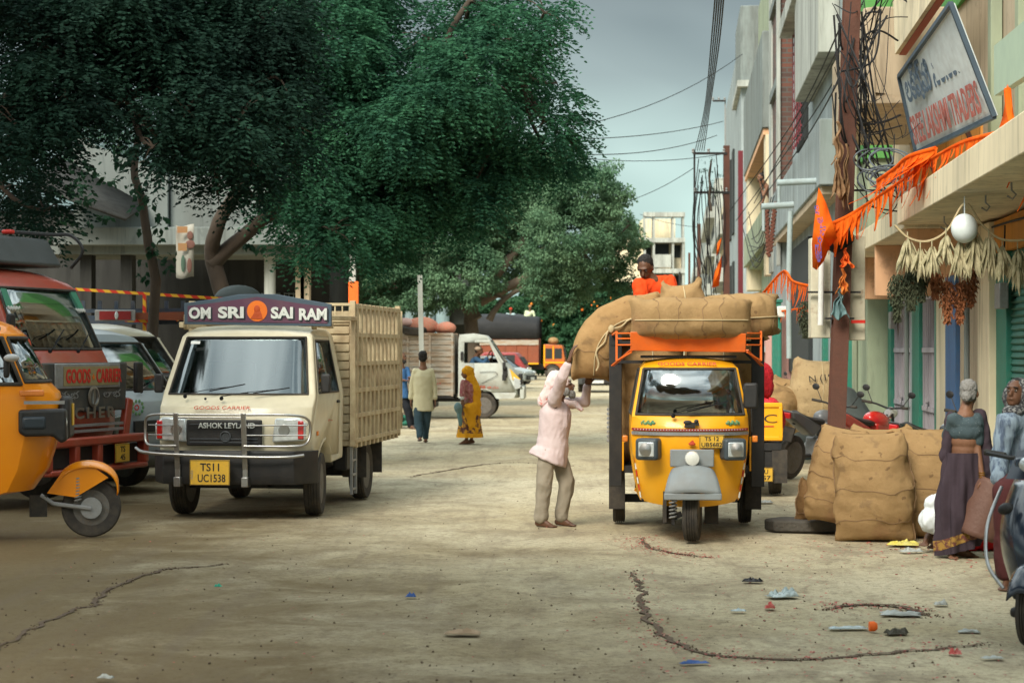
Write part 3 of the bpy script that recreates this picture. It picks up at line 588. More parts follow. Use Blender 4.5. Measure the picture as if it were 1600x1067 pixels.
# added out-of-view canopy, put in to shade the parked vehicles and the foreground road
Y=19; b0=Vector((-11.5,17,0)); r=random.Random(8)
cl=[((x+r.uniform(-.5,.5),y+r.uniform(-.6,.6),z+r.uniform(-.3,.3)),(1.5,1.5,.9)) for x,y,z in ((-10,12,7.6),(-8,13,7.4),(-9,16,7.6),(-7,16.5,7.4),(-9,20,7.8),(-7.4,20.5,7.8),(-8,24,8.3),(-6.4,11,6.6),(-4.6,9.5,6.2),(-7.5,9,6.2),(-6,7.4,5.9),(-4,7.2,5.8),(-2.2,7.6,5.8),(-.6,6.6,5.7),(-3,5.2,5.6),(-5,5,5.6),(-1.2,4.6,5.6),(.8,5.0,5.6),(2.4,4.2,5.8),(-2.6,9.6,6.4),(-8,6.5,6.1),(-3.4,2.6,5.6),(0,2.4,5.6))]
tree('added unseen tree outside the left edge, boughs placed to shade road and parked vehicles',b0,[([b0,Vector((-11.2,17,3)),Vector((-10,17,5.6)),Vector((-7.5,18.5,7.4))],.3,.08),([Vector((-10,17,5.6)),Vector((-8,13,6.4)),Vector((-5,8,6.1)),Vector((-1,5.5,5.8))],.18,.06),([Vector((-10,17,5.6)),Vector((-9,21,7.4)),Vector((-7.4,23.5,8.2))],.16,.06)],cl,'far',NEEMD,BARK,.42)
# creeper-clad stem with heart leaves
Y=30; b0=P(238,547,Y); b0.z=0
cl=PX([(210,300,26),(232,340,26),(245,380,22),(228,420,18),(120,300,28),(150,330,28),(110,350,30),(170,270,25),(400,385,16),(130,260,25),(80,300,30),(200,240,24),(60,370,28),(265,410,14)],Y,jit=.6)
tree('slim leafy creeper-clad tree standing before the market hall canopy',b0,[([b0,P(240,440,Y),P(232,380,Y),P(222,320,Y),P(210,250,Y),P(230,180,Y)],.09,.05)],cl,'broad',PEEP,BARK,.45,twigs=False)
# pale crowned rain tree further down
Y=62
cl=PX([(560,360,70),(640,400,65),(700,360,75),(770,330,80),(850,310,75),(920,300,60),(890,370,75),(810,400,80),(730,430,60),(620,450,45),(540,430,55),(490,420,50),(950,350,50),(975,390,38),(930,420,55),(870,440,55),(960,440,30),(830,270,60),(760,270,60),(700,300,60),(880,265,40),(500,370,45),(470,450,28),(590,470,25),(690,465,30),(470,480,34),(600,420,60),(560,470,40),(480,395,50),(510,455,45),(440,430,35),(610,440,45),(660,470,28),(935,270,22),(985,350,15),(550,470,28)],Y,dy=.9,jit=2.5)
b0=P(745,547,Y); b0.z=0
tree('wide pale green tree arching over the parked trucks halfway down the road',b0,[([b0,P(735,500,Y),P(750,460,Y),P(800,400,Y),P(850,330,Y)],.27,.10),([P(742,500,Y),P(700,430,Y),P(640,390,Y),P(560,370,Y)],.25,.08),([P(750,470,Y),P(830,430,Y),P(910,390,Y)],.2,.07),([P(765,500,Y-1),P(790,465,Y-1),P(860,430,Y-1)],.12,.05)],cl,'pale',PALE,BARK2,1.6)
# darker flowering mass behind
Y=135
cl=PX([(880,480,55),(930,500,45),(820,500,45),(960,470,35),(760,500,50),(700,520,40),(900,530,40),(850,540,40),(980,520,30),(660,520,40),(990,540,20)],Y,jit=3)
cl+=PX([(620,520,35),(580,530,35)],Y)
b0=P(900,547,Y); b0.z=0
a=tree('dark green gulmohar tree flecked with orange blossom behind the orange truck',b0,[([b0,P(900,530,Y),P(890,490,Y)],.5,.2),([P(900,530,Y),P(820,500,Y)],.3,.1)],cl,'far',MID,BARK2,.55)
fl=MB(off=b0); r=random.Random(5)
for k in range(30):
    q=P(r.gauss(885,32),r.gauss(478,12),Y-2.6-r.random()*1.5); fl.ell(q,r.uniform(.05,.11),nu=5,nv=3)
fl.build('blossom',pm('blossom',(.75,.16,.02),(.8,.35,.03),scale=2,amt=1,rough=.8),a)
# low scrub closing the far ends
SC=[('dark hedge-like tree at the far bend behind the black tarpaulin load',(790,535,150),[(740,530,60),(800,525,60),(860,530,55),(920,535,50),(970,540,35)]),('dull green tree behind the market hall roof',(180,547,70),[(130,215,55),(230,250,60),(190,180,45),(290,290,45),(340,240,50)])]
for lab,(bx,by,Y),ls in SC:
    b0=P(bx,547,Y); b0.z=0; cl=PX(ls,Y,jit=2); tree(lab,b0,[([b0,P(bx,520 if Y>100 else 400,Y),P(bx,500 if Y>100 else 250,Y)],.35,.15)],cl,'far' if Y>100 else 'mid',MID,BARK,.5 if Y>100 else .35)
# ---------- vehicles ----------
def paint(name,col,col2=None,dust=.18,rough=.36,coat=.25): return pm(name,col,col2 or tuple(c*.75 for c in col),scale=2.2,amt=.6,rough=rough,coat=coat,dust=dust,dcol=(.26,.2,.13),bump=.06,bscale=5)
VANC=paint('paint_cream',(.62,.56,.40),dust=.25); YEL=paint('paint_yellow',(.86,.40,.008),(.80,.32,.006),dust=.05); ORA=paint('paint_orange',(.82,.27,.004),(.74,.21,.003),dust=.05,rough=.25)
REDP=paint('paint_red',(.36,.045,.02),dust=.2); SILV=paint('paint_silver',(.30,.34,.35),dust=.15); CRM2=paint('paint_pale_cream',(.55,.50,.36),dust=.15); WHT=paint('paint_white',(.55,.60,.58),dust=.35,rough=.5)
pm('cargo_cream',(.58,.49,.31),(.30,.21,.12),scale=5,amt=.8,rough=.75,dust=.35,dcol=(.22,.13,.07),bump=.2); pm('wood_white',(.42,.41,.36),(.30,.16,.07),scale=3,amt=.9,rough=.85,dust=.25,bump=.3,stretch=(.6,.6,3))
pm('wood_red',(.25,.06,.025),(.16,.05,.03),scale=4,rough=.8,dust=.2); pm('orange_fabric',(.85,.16,.02),(.75,.10,.015),scale=3,amt=.6,rough=.75,bump=.2,bscale=12)
pm('sign_purple',(.10,.035,.07),(.06,.03,.06),scale=4,rough=.6,dust=.15); pm('sign_slate',(.06,.09,.12),rough=.6); pm('letter_white',(.62,.64,.60),(.4,.42,.4),scale=14,rough=.6); pm('letter_shadow',(.02,.025,.03),rough=.7)
pm('disc_orange',(.72,.17,.015),(.6,.1,.01),scale=6,rough=.6); pm('red_letter',(.5,.05,.02),(.4,.08,.03),scale=12,rough=.6); pm('skin_dark',(.11,.05,.03),rough=.6); pm('curtain',(.62,.20,.03),(.30,.09,.02),scale=3,amt=1,rough=.9,stretch=(9,1,.4))
pm('tarp_black',(.012,.013,.015),(.03,.03,.03),scale=2,rough=.7,bump=.6,bscale=4); pm('tarp_grey',(.07,.085,.08),(.04,.05,.05),scale=2,rough=.65,bump=.5,bscale=5)
def arc(cy,cz,r,a0,a1,n=8): return [(cy+r*math.cos(R_(a0+(a1-a0)*i/n)),cz+r*math.sin(R_(a0+(a1-a0)*i/n))) for i in range(n+1)]
def lerpw(tab):
    def f(z):
        if z<=tab[0][0]: return tab[0][1]
        for (a,p),(b,q) in zip(tab,tab[1:]):
            if z<=b: return p+(q-p)*(z-a)/(b-a)
        return tab[-1][1]
    return f
def doorpanels(root,doors,m):
    for o in doors: pass
_shell=shell
def shell2(root,prof,warp,cuts,holes,m,doorm=None,**k):
    """shell whose holes named door become body panels of their own"""
    seal=k.pop('seal',.012); o,out=_shell(root,prof,warp,cuts,holes,m,seal=None,**k)
    for hn,g in out.items():
        me=g.data
        if hn.startswith('door') or hn.startswith('panel'):
            n=len(me.vertices); a=np.empty(n*3); me.vertices.foreach_get('co',a); a=a.reshape(-1,3); c=(a.min(0)+a.max(0))/2; a=c+(a-c)*np.array([1,.985,.99]); me.vertices.foreach_set('co',a.ravel())
            me.materials.clear(); me.materials.append(doorm or m); g.modifiers['s'].thickness=.025
        elif seal:
            bm=bmesh.new(); bm.from_mesh(me); q=MB()
            for e in bm.edges:
                if e.is_boundary: q.tube([e.verts[0].co,e.verts[1].co],seal,6); q.ell(e.verts[0].co,seal,nu=6,nv=4)
            bm.free(); q.build('seal',MC['rubber'],g,sm=60)
    return o,out
def wiper(root,p0,p1,off=(0,-.03,.02)):
    p0=Vector(p0);p1=Vector(p1); o=Vector(off); b=MB(); b.ell(p0,.022,nu=8,nv=6); b.tube([p0,p0+o,(p0*.5+p1*.5)+o*1.2,p1+o*.5],[.006,.005,.004,.003],5); d=(p1-p0).normalized(); b.bar(p1-d*.22+o*.3,p1+d*.16+o*.3,.008,.012); b.build('wiper',MC['matt_black'],root)
def mirror(root,foot,head,w=.14,h=.22,rz=0,name='mirror'):
    b=MB(); b.box(head,(w,.05,h),(0,0,rz)); f=b.build(name,MC['black'],root,bev=.02); g=MB(); g.tube([foot,(Vector(foot)+Vector(head))/2+Vector((0,-.04,0)),head],.009,6); g.build('stalk',MC['black'],f); return f
def halfring(): pass
# ===== cream van =====
V=thing('cargo_van','cream small cargo truck with chrome bull bar and carved name board over its cab','truck',P(361,547,20.55)-Vector((0,0,H0)),-R_(7))
wf=lerpw([(.4,.81),(.75,.83),(1.12,.84),(1.28,.835),(1.9,.71),(2.05,.64)])
def vw(x,y,z):
    e=max(0,1-y/.9); return (x*wf(z)*(1-.03*e*e),y+.13*x**4*e+.03*x*x*e,z-(.03*x*x if z>1.95 else 0))
prof=[(.05,.44),(.0,.72),(-.005,1.0),(.06,1.16),(.17,1.25),(.60,1.90),(.70,1.975),(1.0,2.025),(1.60,2.01),(1.67,1.95),(1.67,.56),(1.14,.54)]+arc(.72,.36,.43,24,172,9)+[(.26,.44)]
ap=lambda z:.36+(z-1.30)*.62
hl=[('windscreen',lambda c,n:n.y<-.4 and 1.29<c.z<1.885 and abs(c.x)<.91),
    ('side_window#r',lambda c,n:n.x>.8 and 1.30<c.z<1.85 and ap(c.z)<c.y<1.40),('side_window#l',lambda c,n:n.x<-.8 and 1.30<c.z<1.85 and ap(c.z)<c.y<1.40),
    ('door#r',lambda c,n:n.x>.8 and .62<c.z and ap(c.z)-.06<c.y<1.47 and c.z<1.9),('door#l',lambda c,n:n.x<-.8 and .62<c.z and ap(c.z)-.06<c.y<1.47 and c.z<1.9)]
cuts=[('z',1.29),('z',1.885),('z',1.30),('z',1.85),('z',.62),('z',1.9),('y',1.40),('y',1.47),((.36,1.30),(.70,1.85)),((.30,1.30),(.64,1.85))]
shell2(V,prof,vw,cuts,hl,VANC,xc=(-.91,-.7,-.45,-.2,0,.2,.45,.7,.91),bev=.035,seal=.011,glassm=glass('windscreen_glass',(.40,.44,.44),.18))
b=MB(); b.bb(-.70,.70,.30,1.6,.6,.64); b.build('floor',MC['black'],V)
for s in (-1,1): b=MB(); b.box((s*.36,1.15,.95),(.5,.45,.16)); b.box((s*.36,1.42,1.32),(.48,.14,.62),(-.12,0,0)); b.box((s*.36,1.44,1.7),(.22,.1,.16)); b.build('seat',MC['seat'],V,bev=.04)
b=MB(); b.box((0,.45,1.16),(1.36,.3,.16)); b.build('dashboard',MC['black'],V,bev=.04)
b=MB(); b.lathe([(.19,-.012),(.205,0),(.19,.012),(.178,0),(.19,-.012)],(.36,.72,1.30),'y',24); b.box((.36,.72,1.3),(.36,.02,.03)); b.build('steering_wheel',MC['black'],V)
b=MB(); b.grid(lambda u,v:((u*2-1)*.83,(-.07 if abs(u*2-1)<.8 else -.07+.9*(abs(u*2-1)-.8)**1.2*2.3)+( .02 if v in (0,1) else 0),.38+.33*v),21,5); b.build('bumper',MC['black'],V,solid=-.05,bev=.01)
b=MB(); b.box((-.06,-.045,.90),(.80,.03,.27)); b.build('grille',MC['black'],V,bev=.02)
g=MB(); 
for z in (.80,.835,.985): g.box((-.06,-.064,z),(.72,.012,.014))
g.lathe([(.058,-.01),(.062,-.02),(.048,-.026),(.044,-.012)],(-.04,-.055,.86),'y',20); g.build('grille_bar',pm('grey_plastic',(.05,.055,.06),rough=.45),V,bev=.003)
text('ASHOK LEYLAND',MC['letter_white'],V,frame((-.03,-.067,.975),(0,-1,0)),h=.058,wid=.60,bold=.02,ext=.004)
for s in (-1,1):
    b=MB(); b.prism([(s*.44,.80),(s*.79,.82),(s*.80,.99),(s*.72,1.06),(s*.47,1.05)],-.045,.12,'y'); h_=b.build('headlight',MC['lens'],V,bev=.02)
    g=MB(); g.box((s*.745,-.048,.93),(.06,.02,.19)); g.build('marker',MC['tail_red'],h_,bev=.01)
    g=MB(); g.lathe([(.055,-.012),(.06,0),(.001,.004)],(s*.57,-.045,.93),'y',18); g.build('reflector',MC['chrome'],h_)
    b=MB(); b.lathe([(.001,-.012),(.03,-.01),(.034,.02)],(s*.56,-.105,.50),'y',16); b.build('fog_lamp',pm('fog',(.6,.6,.58),rough=.2),V)
    b=MB(); b.box((s*.825,.40,.88),(.02,.07,.05)); b.build('indicator',MC['amber'],V,bev=.008)
    b=MB(); b.box((s*.835,1.36,1.19),(.025,.12,.03)); b.build('door_handle',MC['black'],V,bev=.008)
    mirror(V,(s*.80,.50,1.32),(s*.90,.44,1.40),.10,.20)
# bull bar
b=MB()
for x in (-.52,.19): b.box((x,-.20,.82),(.055,.012,.58),(.12,0,0)); b.box((x+.0,-.15,.50),(.055,.03,.16)); b.box((x,-.13,.40),(.07,.12,.10))
b.build('bull_bar_post',MC['chrome'],V,bev=.006)
b=MB()
b.tube(path([(-.52,-.21,1.09),(-.75,-.2,1.09),(-.86,-.13,1.05),(-.88,-.1,.93),(-.86,-.13,.80),(-.75,-.19,.77),(-.52,-.2,.77)],5),.014,8); b.tube(path([(.19,-.21,1.09),(.65,-.2,1.09),(.82,-.10,1.05),(.85,-.06,.93),(.82,-.10,.80),(.7,-.18,.77),(.19,-.2,.77)],5),.014,8)
for z in (1.09,1.06): b.tube([(-.54,-.21,z),(.2,-.21,z)],.012,8)
for z in (.88,.98): b.tube([(-.54,-.2,z),(-.84,-.12,z)],.007,6); b.tube([(.2,-.2,z),(.82,-.09,z)],.007,6)
b.tube(path([(-.98,-.10,.74),(-.85,-.2,.70),(-.5,-.22,.68),(.2,-.22,.66),(.62,-.2,.66),(.80,-.14,.68)],6),.017,8); b.build('bull_bar',MC['chrome'],V,sm=60)
pl=plate(V,frame((-.16,-.235,.50),(0,-1,0)),[('TS11',.2),('UC1538',.29,.02)],.42,.26)
text('IND',MC['steel'],pl,Matrix.Translation((-.185,-.02,.004))@Matrix.Rotation(PI/2,4,'Z'),h=.02,wid=.09)
wiper(V,(-.52,.11,1.27),(-.05,.16,1.36)); wiper(V,(-.12,.07,1.25),(.42,.16,1.33)); b=MB(); b.ell((-.3,.10,1.245),.014); b.build('washer_nozzle',MC['matt_black'],V)
b=MB(); b.box((-.52,.50,1.83),(.10,.004,.035),(-.58,0,0)); b.build('sticker',MC['white'],V)
text('GOODS CARRIER',MC['red_letter'],V,frame((-.1,.02,1.155),(0,-.8,.6)),h=.04,wid=.6)
text('TATA'[:0] or '+ · ~',MC['red_letter'],V,frame((.84,.95,1.0),(1,0,0)),h=.03,wid=.2)
wheel(V,-.70,.72,.335,.18,side=-1); wheel(V,.72,.72,.335,.18,side=1,rz=.1); wheel(V,-.72,3.10,.335,.18,side=-1); wheel(V,.74,3.10,.335,.18,side=1)
b=MB(); b.bb(-.42,-.34,.3,4.4,.38,.52); b.bb(.34,.42,.3,4.4,.38,.52); b.box((0,.72,.33),(1.3,.1,.1)); b.box((0,3.1,.33),(1.3,.12,.12)); b.ell((0,3.1,.34),.16); b.bb(-.25,.25,.55,1.2,.3,.6); b.build('chassis',MC['black'],V)
b=MB(); b.bb(.66,.82,1.9,2.75,.40,.68); 
b.build('side_guard_box',MC['black'],V,bev=.02)
b=MB()
for x in (1.78,2.0): b.bar((.9,x,.74),(.9,x,.14),.03)
for z in (.2,.36,.52,.68): b.bar((.9,1.78,z),(.9,2.0,z),.022)
b.build('step_ladder',MC['steel'],V)
for y in (2.62,3.58): b=MB(); b.bb(.62,.90,y,y+.02,.28,.74); b.build('mud_flap',MC['rubber'],V)
# load bed
y0,y1=1.78,4.55; hw=.90; zb,zt=.74,2.24
b=MB(); b.bb(-hw,hw,y0,y1,zb-.06,zb+.04); b.build('bed_floor',MC['cargo_cream'],V,bev=.01)
def ribbed(b,p0,p1,z0,z1,n,d=.02):
    p0=Vector(p0);p1=Vector(p1);h=(z1-z0)/n
    for k in range(n): c=(p0+p1)/2; b.bar((p0.x,p0.y,z0+h*(k+.5)),(p1.x,p1.y,z0+h*(k+.5)),h*.9,d)
b=MB(); 
n=14; h=(zt-.12-zb)/n
for k in range(n): b.box((0,y0,zb+h*(k+.5)),(2*hw-.04,.03,h*.86)); 
b.box((0,y0+.02,(zb+zt)/2-.05),(2*hw-.06,.015,zt-zb-.14)); b.build('front_wall',MC['cargo_cream'],V,bev=.008)
for s in (-1,1):
    b=MB(); b.box((s*(hw-.04),(y0+y1)/2,(zb+1.62)/2),(.02,y1-y0,1.62-zb)); b.build('side_panel',MC['cargo_cream'],V)
    b=MB(); n=11
    for k in range(n+1):
        y=y0+(y1-y0)*k/n; 
        if k<n: b.bar((s*(hw+.02),y+.08,zb-.08),(s*(hw+.03),y+.08,zt+.03),.085,.06)
        b.bar((s*(hw+.035),y+.185,zb+.02),(s*(hw+.035),y+.185,zt),.02,.02)
    for z in (zb,1.02,1.3,1.60,1.92,zt): b.bar((s*(hw+.03),y0-.03,z),(s*(hw+.03),y1,z),.05,.05)
    b.bar((s*(hw+.02),y0-.02,zb-.06),(s*(hw+.02),y0-.02,zt+.06),.075,.06); b.bar((s*(hw+.02),y1,zb-.06),(s*(hw+.02),y1,zt+.06),.075,.06)
    b.build('side_rails',MC['cargo_cream'],V,bev=.004)
b=MB(); b.box((0,y1,(zb+zt)/2),(2*hw,.03,zt-zb)); b.build('tailgate',MC['cargo_cream'],V)
b=MB()
for z in (zt+.02,zt-.16): b.bar((-hw,y0-.02,z),(hw,y0-.02,z),.03)
for k in range(22): b.bar((-hw+.04+k*.083,y0-.02,zt-.16),(-hw+.04+k*.083,y0-.02,zt+.02),.014)
b.build('top_rail',MC['cargo_cream'],V)
b=MB()
for s in (-1,1): b.box((s*.72,1.1,2.02),(.05,.9,.06)); b.box((s*.70,.78,2.05),(.05,.05,.16)); b.box((s*.86,1.45,2.1),(.05,.7,.05),(0,0,-s*.25))
b.build('board_bracket',MC['cargo_cream'],V,bev=.006)
# carved board
by=.62; NB=(0,-1,0); _v0=len(C.objects)
def bt(x): return 2.33-.035*abs(x/.8)**2
b=MB(); b.prism([(-.80,2.045),(.80,2.02),(.80,2.255)]+[(x,bt(x)+(.035 if abs(x)<.45 else 0)) for x in (.45,.2,0,-.2,-.45)]+[(-.80,2.27)],by,by+.035,'y'); bo=b.build('name_board',MC['sign_slate'],V,bev=.006)
b=MB(); b.prism([(-.76,2.075),(.76,2.05),(.76,2.225),(.42,2.27),(0,2.335),(-.42,2.28),(-.76,2.24)],by-.006,by+.01,'y'); b.build('board_field',MC['sign_purple'],bo)
for tx,cx,wd,cz in (('OM',-.625,.25,2.165),('SRI',-.285,.29,2.17),('SAI',.27,.25,2.165),('RAM',.605,.31,2.15)):
    text(tx,MC['letter_shadow'],bo,frame((cx+.012,by-.008,cz-.012),NB),h=.135,wid=wd,bold=.05,ext=.002)
    text(tx,MC['letter_white'],bo,frame((cx,by-.013,cz),NB),h=.125,wid=wd-.01,bold=.04,ext=.003)
b=MB(); b.lathe([(.11,.0),(.11,-.006),(.001,-.007)],(0.0,by-.006,2.185),'y',32); b.build('roundel',MC['disc_orange'],bo)
b=MB(); b.ell((.0,by-.014,2.205),(.033,.008,.042)); b.ell((.005,by-.013,2.155),(.042,.007,.045)); b.prism([(-.07,2.105),(.06,2.10),(.05,2.15),(0,2.165),(-.04,2.15)],by-.018,by-.012,'y'); b.build('figure_relief',pm('relief',(.45,.07,.015),rough=.7),bo)
bo.location=(.12,0,-.02)
# ===== yellow goods three-wheeler =====
AU=thing('goods_rickshaw','yellow three-wheeled goods rickshaw with orange visor, loaded high with jute sacks','auto rickshaw',G(1079,845),-R_(3.2))
aw=lerpw([(.28,.47),(.6,.53),(.95,.575),(1.13,.56),(1.6,.465),(1.70,.40)])
def auw(x,y,z):
    e=max(0,1-(y+.05)/.95); return (x*aw(z)*(1-.04*e),y+(.20*x**4+.10*x*x)*e*(.75 if z>1.1 else 1),z-(.035*x*x if z>1.6 else 0)+(.0 if z>.35 else .05*x*x))
prof=[(.12,.30),(.03,.50),(-.05,.80),(-.07,1.0),(-.055,1.06),(.0,1.135),(.27,1.585),(.33,1.635),(.55,1.68),(1.05,1.68),(1.12,1.62),(1.12,.36),(.6,.30)]
hl=[('windscreen',lambda c,n:n.y<-.4 and 1.155<c.z<1.575 and abs(c.x)<.93)]
for s,k in ((1,'r'),(-1,'l')):
    hl+=[('side_window#'+k,lambda c,n,s=s:n.x*s>.7 and 1.16<c.z<1.57 and .18+(c.z-1.15)*.55<c.y<.95)]
    hl+=[('door#'+k,lambda c,n,s=s:n.x*s>.7 and .38<c.z<1.58 and .12+(c.z-1.15)*.45<c.y<1.0)]
cuts=[('z',1.155),('z',1.575),('z',1.57),('z',.38),('z',.6),('z',.8),('z',1.58),('y',.95),('y',1.0),((.18,1.15),(.40,1.55)),((.12,1.15),(.30,1.55))]
shell2(AU,prof,auw,cuts,hl,YEL,xc=(-.93,-.75,-.5,-.25,0,.25,.5,.75,.93),bev=.03,seal=.013,glassm=glass('rickshaw_glass',(.62,.65,.64),.24))
b=MB(); b.bb(-.45,.45,.3,1.1,.34,.38); b.box((0,.85,.72),(.9,.4,.14)); b.box((0,1.05,1.0),(.9,.08,.5)); b.build('seat',MC['seat'],AU,bev=.03)
b=MB(); b.grid(lambda u,v:(.10+.36*u-.03*v,.19+.27*v+.10*u*u+.012*math.sin(u*60),1.16+.42*v-.05*math.sin(u*3)),40,6); b.build('curtain',MC['curtain'],AU)
b=MB(); b.tube([(-.33,.12,1.05),(-.1,.05,1.13),(.1,.05,1.13),(.33,.12,1.05)],.014,6); b.build('handlebar',MC['black'],AU)
b=MB()
for k in range(41):
    u=-.97+1.94*k/40; p=auw(u,-.065,1.02); q=auw(u+.048,-.065,1.02)
    if k<40: b.bar((p[0],p[1]-.012,p[2]),(q[0],q[1]-.012,q[2]),.022,.022)
b.build('red_trim',pm('trim_red',(.30,.03,.03),rough=.5),AU)
b=MB()
for k in range(40): u=-.93+1.86*k/39; p=auw(u,-.065,1.02); b.ell((p[0],p[1]-.027,p[2]),.006,nu=6,nv=4)
b.build('studs',MC['white'],AU)
b=MB()
for k in range(40):
    u=-.97+1.94*k/40; p=auw(u,-.06,.985); q=auw(u+.048,-.06,.985); b.bar((p[0],p[1]-.01,p[2]),(q[0],q[1]-.01,q[2]),.02,.03)
b.build('trim',MC['steel'],AU)
for s in (-1,1):
    b=MB(); c=(s*.385,-.04,.845); b.box(c,(.215,.16,.20),(0,0,s*.30)); h_=b.build('headlight_housing',pm('housing_grey',(.055,.07,.08),rough=.45),AU,bev=.03,seg=4)
    g=MB(); d=Vector((s*.30,-1,0)).normalized(); g.box(Vector(c)+d*.078,(.15,.02,.135),(0,0,s*.30)); g.build('lens',MC['lens'],h_,bev=.02)
    g=MB(); g.lathe([(.058,0),(.062,-.012),(.045,-.016),(.001,-.03)],Vector(c)+d*.088,'y',20); g.build('lamp',MC['chrome'],h_)
    for k in range(9):
        z=.38+k*.066; b=MB(); p=auw(s*.955,.02,z); q=auw(s*.955,.02,z+.05); b.bar((p[0]+s*.006,p[1]-.01,z),(q[0]+s*.006,q[1]-.01,z+.055),.02,.012); b.build('reflective_strip',MC['red'] if k%2 else MC['white'],AU)
    b=MB()
    for k in range(9):
        u=s*(.62+.025*k); p=auw(u,-.04,1.08+.012*math.sin(k*2)); b.ell((p[0],p[1]-.012,p[2]),(.018,.004,.013),(0,s*k,0),nu=8,nv=5)
    b.build('leaf_motif',pm('motif_green',(.03,.22,.13),(.4,.35,.05),scale=25,amt=.6,rough=.5),AU)
    b=MB(); b.box((s*.60,.20,.93),(.05,.07,.06)); b.build('indicator',MC['amber'],AU,bev=.01)
b=MB(); b.box((.01,-.083,1.075),(.13,.02,.03),(0,0,0)); b.ell((.05,-.09,1.10),(.022,.012,.018)); b.ell((-.03,-.09,1.09),(.04,.012,.02)); b.box((-.01,-.088,1.05),(.1,.014,.018)); b.build('emblem',MC['black'],AU,bev=.004)
b=MB(); b.ell((.01,-.088,.895),(.032,.008,.016)); b.prism([(-.012,.903),(.032,.903),(.02,.93),(0,.918)],-.094,-.086,'y'); b.build('badge',MC['red_letter'],AU)
plate(AU,frame((.19,-.085,.915),(.08,-1,0)),[('TS 12',.13),('UB5682',.19)],.23,.125)
b=MB(); b.lathe([(.001,-.05),(.03,-.048),(.062,-.035),(.068,-.01),(.05,.03),(.02,.05)],(.01,-.15,.765),'y',28); b.build('spotlight',pm('frosted',(.72,.72,.66),rough=.25,coat=.5),AU)
b=MB(); b.box((.01,-.10,.765),(.40,.02,.16)); b.build('front_panel',pm('fender_grey',(.24,.27,.28),(.16,.18,.19),scale=4,rough=.5,dust=.25),AU,bev=.01)
b=MB(); b.grid(lambda u,v:((u*2-1)*(.16+.10*v**.7)+.01,-.13-.20*math.sin(v*1.35)-.03*math.cos((u*2-1)*1.5),.68-.24*v**1.5+.03*math.cos((u*2-1)*1.5)),14,10); b.build('mudguard',MC['fender_grey'],AU,solid=.012)
b=MB(); b.box((.01,-.33,.43),(.52,.03,.06)); b.build('mudguard_lip',MC['fender_grey'],AU,bev=.01)
wheel(AU,.015,0,.25,.145,.56,rz=-.13,side=1); wheel(AU,-.66,1.95,.235,.125,.56,side=-1); wheel(AU,.61,1.95,.235,.125,.56,side=1)
b=MB(); r0=.032
b.tube([(-.16+r0*math.cos(k*.75),-.02+r0*math.sin(k*.75),.20+.30*k/75) for k in range(76)],.009,6,cap=False); b.build('suspension_spring',MC['steel'],AU)
b=MB(); b.bar((-.16,-.02,.15),(-.16,-.02,.6),.03); b.bar((-.16,0,.22),(-.08,0,.25),.05); b.tube([(0,.08,.25),(0,.2,.7)],.03,8); b.build('fork',MC['black'],AU)
b=MB(); b.bb(-.25,-.22,.0,.35,.17,.45); b.bb(-.25,-.14,.33,.35,.13,.45); b.bb(.14,.27,.33,.35,.13,.45); b.build('splash_flap',MC['rubber'],AU)
b=MB(); b.box((-.05,.17,.05+.95),(.01,.01,.01)); 
wiper(AU,(-.16,-.05,1.15),(.18,-.03,1.235))
mirror(AU,(.57,.16,1.0),(.555,.10,1.33),.135,.235,-.1)
text('GOODS CARRIER',MC['red_letter'],AU,frame((-.02,.29,1.622),(0,-.93,.35)),h=.03,wid=.55,bold=.02)
b=MB(); b.bb(-.45,.45,.5,1.12,1.675,1.70); b.build('roof_panel',MC['black'],AU)
# tray and black frame
b=MB(); b.bb(-.70,.70,1.2,2.9,.55,.62); b.bb(-.3,-.2,.3,2.9,.33,.5); b.bb(.2,.3,.3,2.9,.33,.5); b.box((0,1.95,.25),(1.2,.08,.08)); b.build('tray',MC['black'],AU)
for s in (-1,1):
    b=MB(); b.bb(s*.71,s*.73,1.25,2.9,.62,.98); b.box((s*.66,1.19,.74),(.10,.03,.34)); b.build('tray_side',YEL,AU,bev=.008)
    b=MB(); b.bb(s*.63,s*.755,1.16,1.20,.42,1.90); b.bb(s*.70,s*.755,2.85,2.9,.55,1.9); b.bb(s*.70,s*.755,2.0,2.04,.6,1.9); b.build('frame_post',MC['black'],AU,bev=.006)
    b=MB(); b.bar((s*.72,1.18,1.88),(s*.72,2.9,1.88),.04); b.bar((s*.72,1.18,1.4),(s*.72,2.9,1.4),.03); b.bar((s*.68,1.17,1.62),(s*.5,1.17,1.80),.03); b.build('frame_rail',MC['black'],AU)
    b=MB(); b.bb(s*.60,s*.76,1.66,1.68,.16,.55); b.build('mud_flap',MC['rubber'],AU)
b=MB(); b.bb(-.74,.74,1.15,1.19,1.80,1.84); b.bb(-.74,.74,1.15,1.19,1.62,1.65); b.bb(-.74,.74,2.86,2.9,1.84,1.88); b.bb(-.5,.5,.45,1.2,1.76,1.785); b.build('frame_crossbar',MC['black'],AU)
b=MB(); b.add([(-.55,.42,1.745),(.53,.42,1.73),(.53,.36,1.905),(-.55,.36,1.92),(-.55,.44,1.745),(.53,.44,1.73),(.53,.38,1.905),(-.55,.38,1.92)],[(0,1,2,3),(7,6,5,4),(0,4,5,1),(1,5,6,2),(2,6,7,3),(3,7,4,0)]); vi=b.build('visor',pm('visor_orange',(.80,.15,.015),(.62,.10,.015),scale=5,rough=.45,dust=.15),AU,bev=.006)
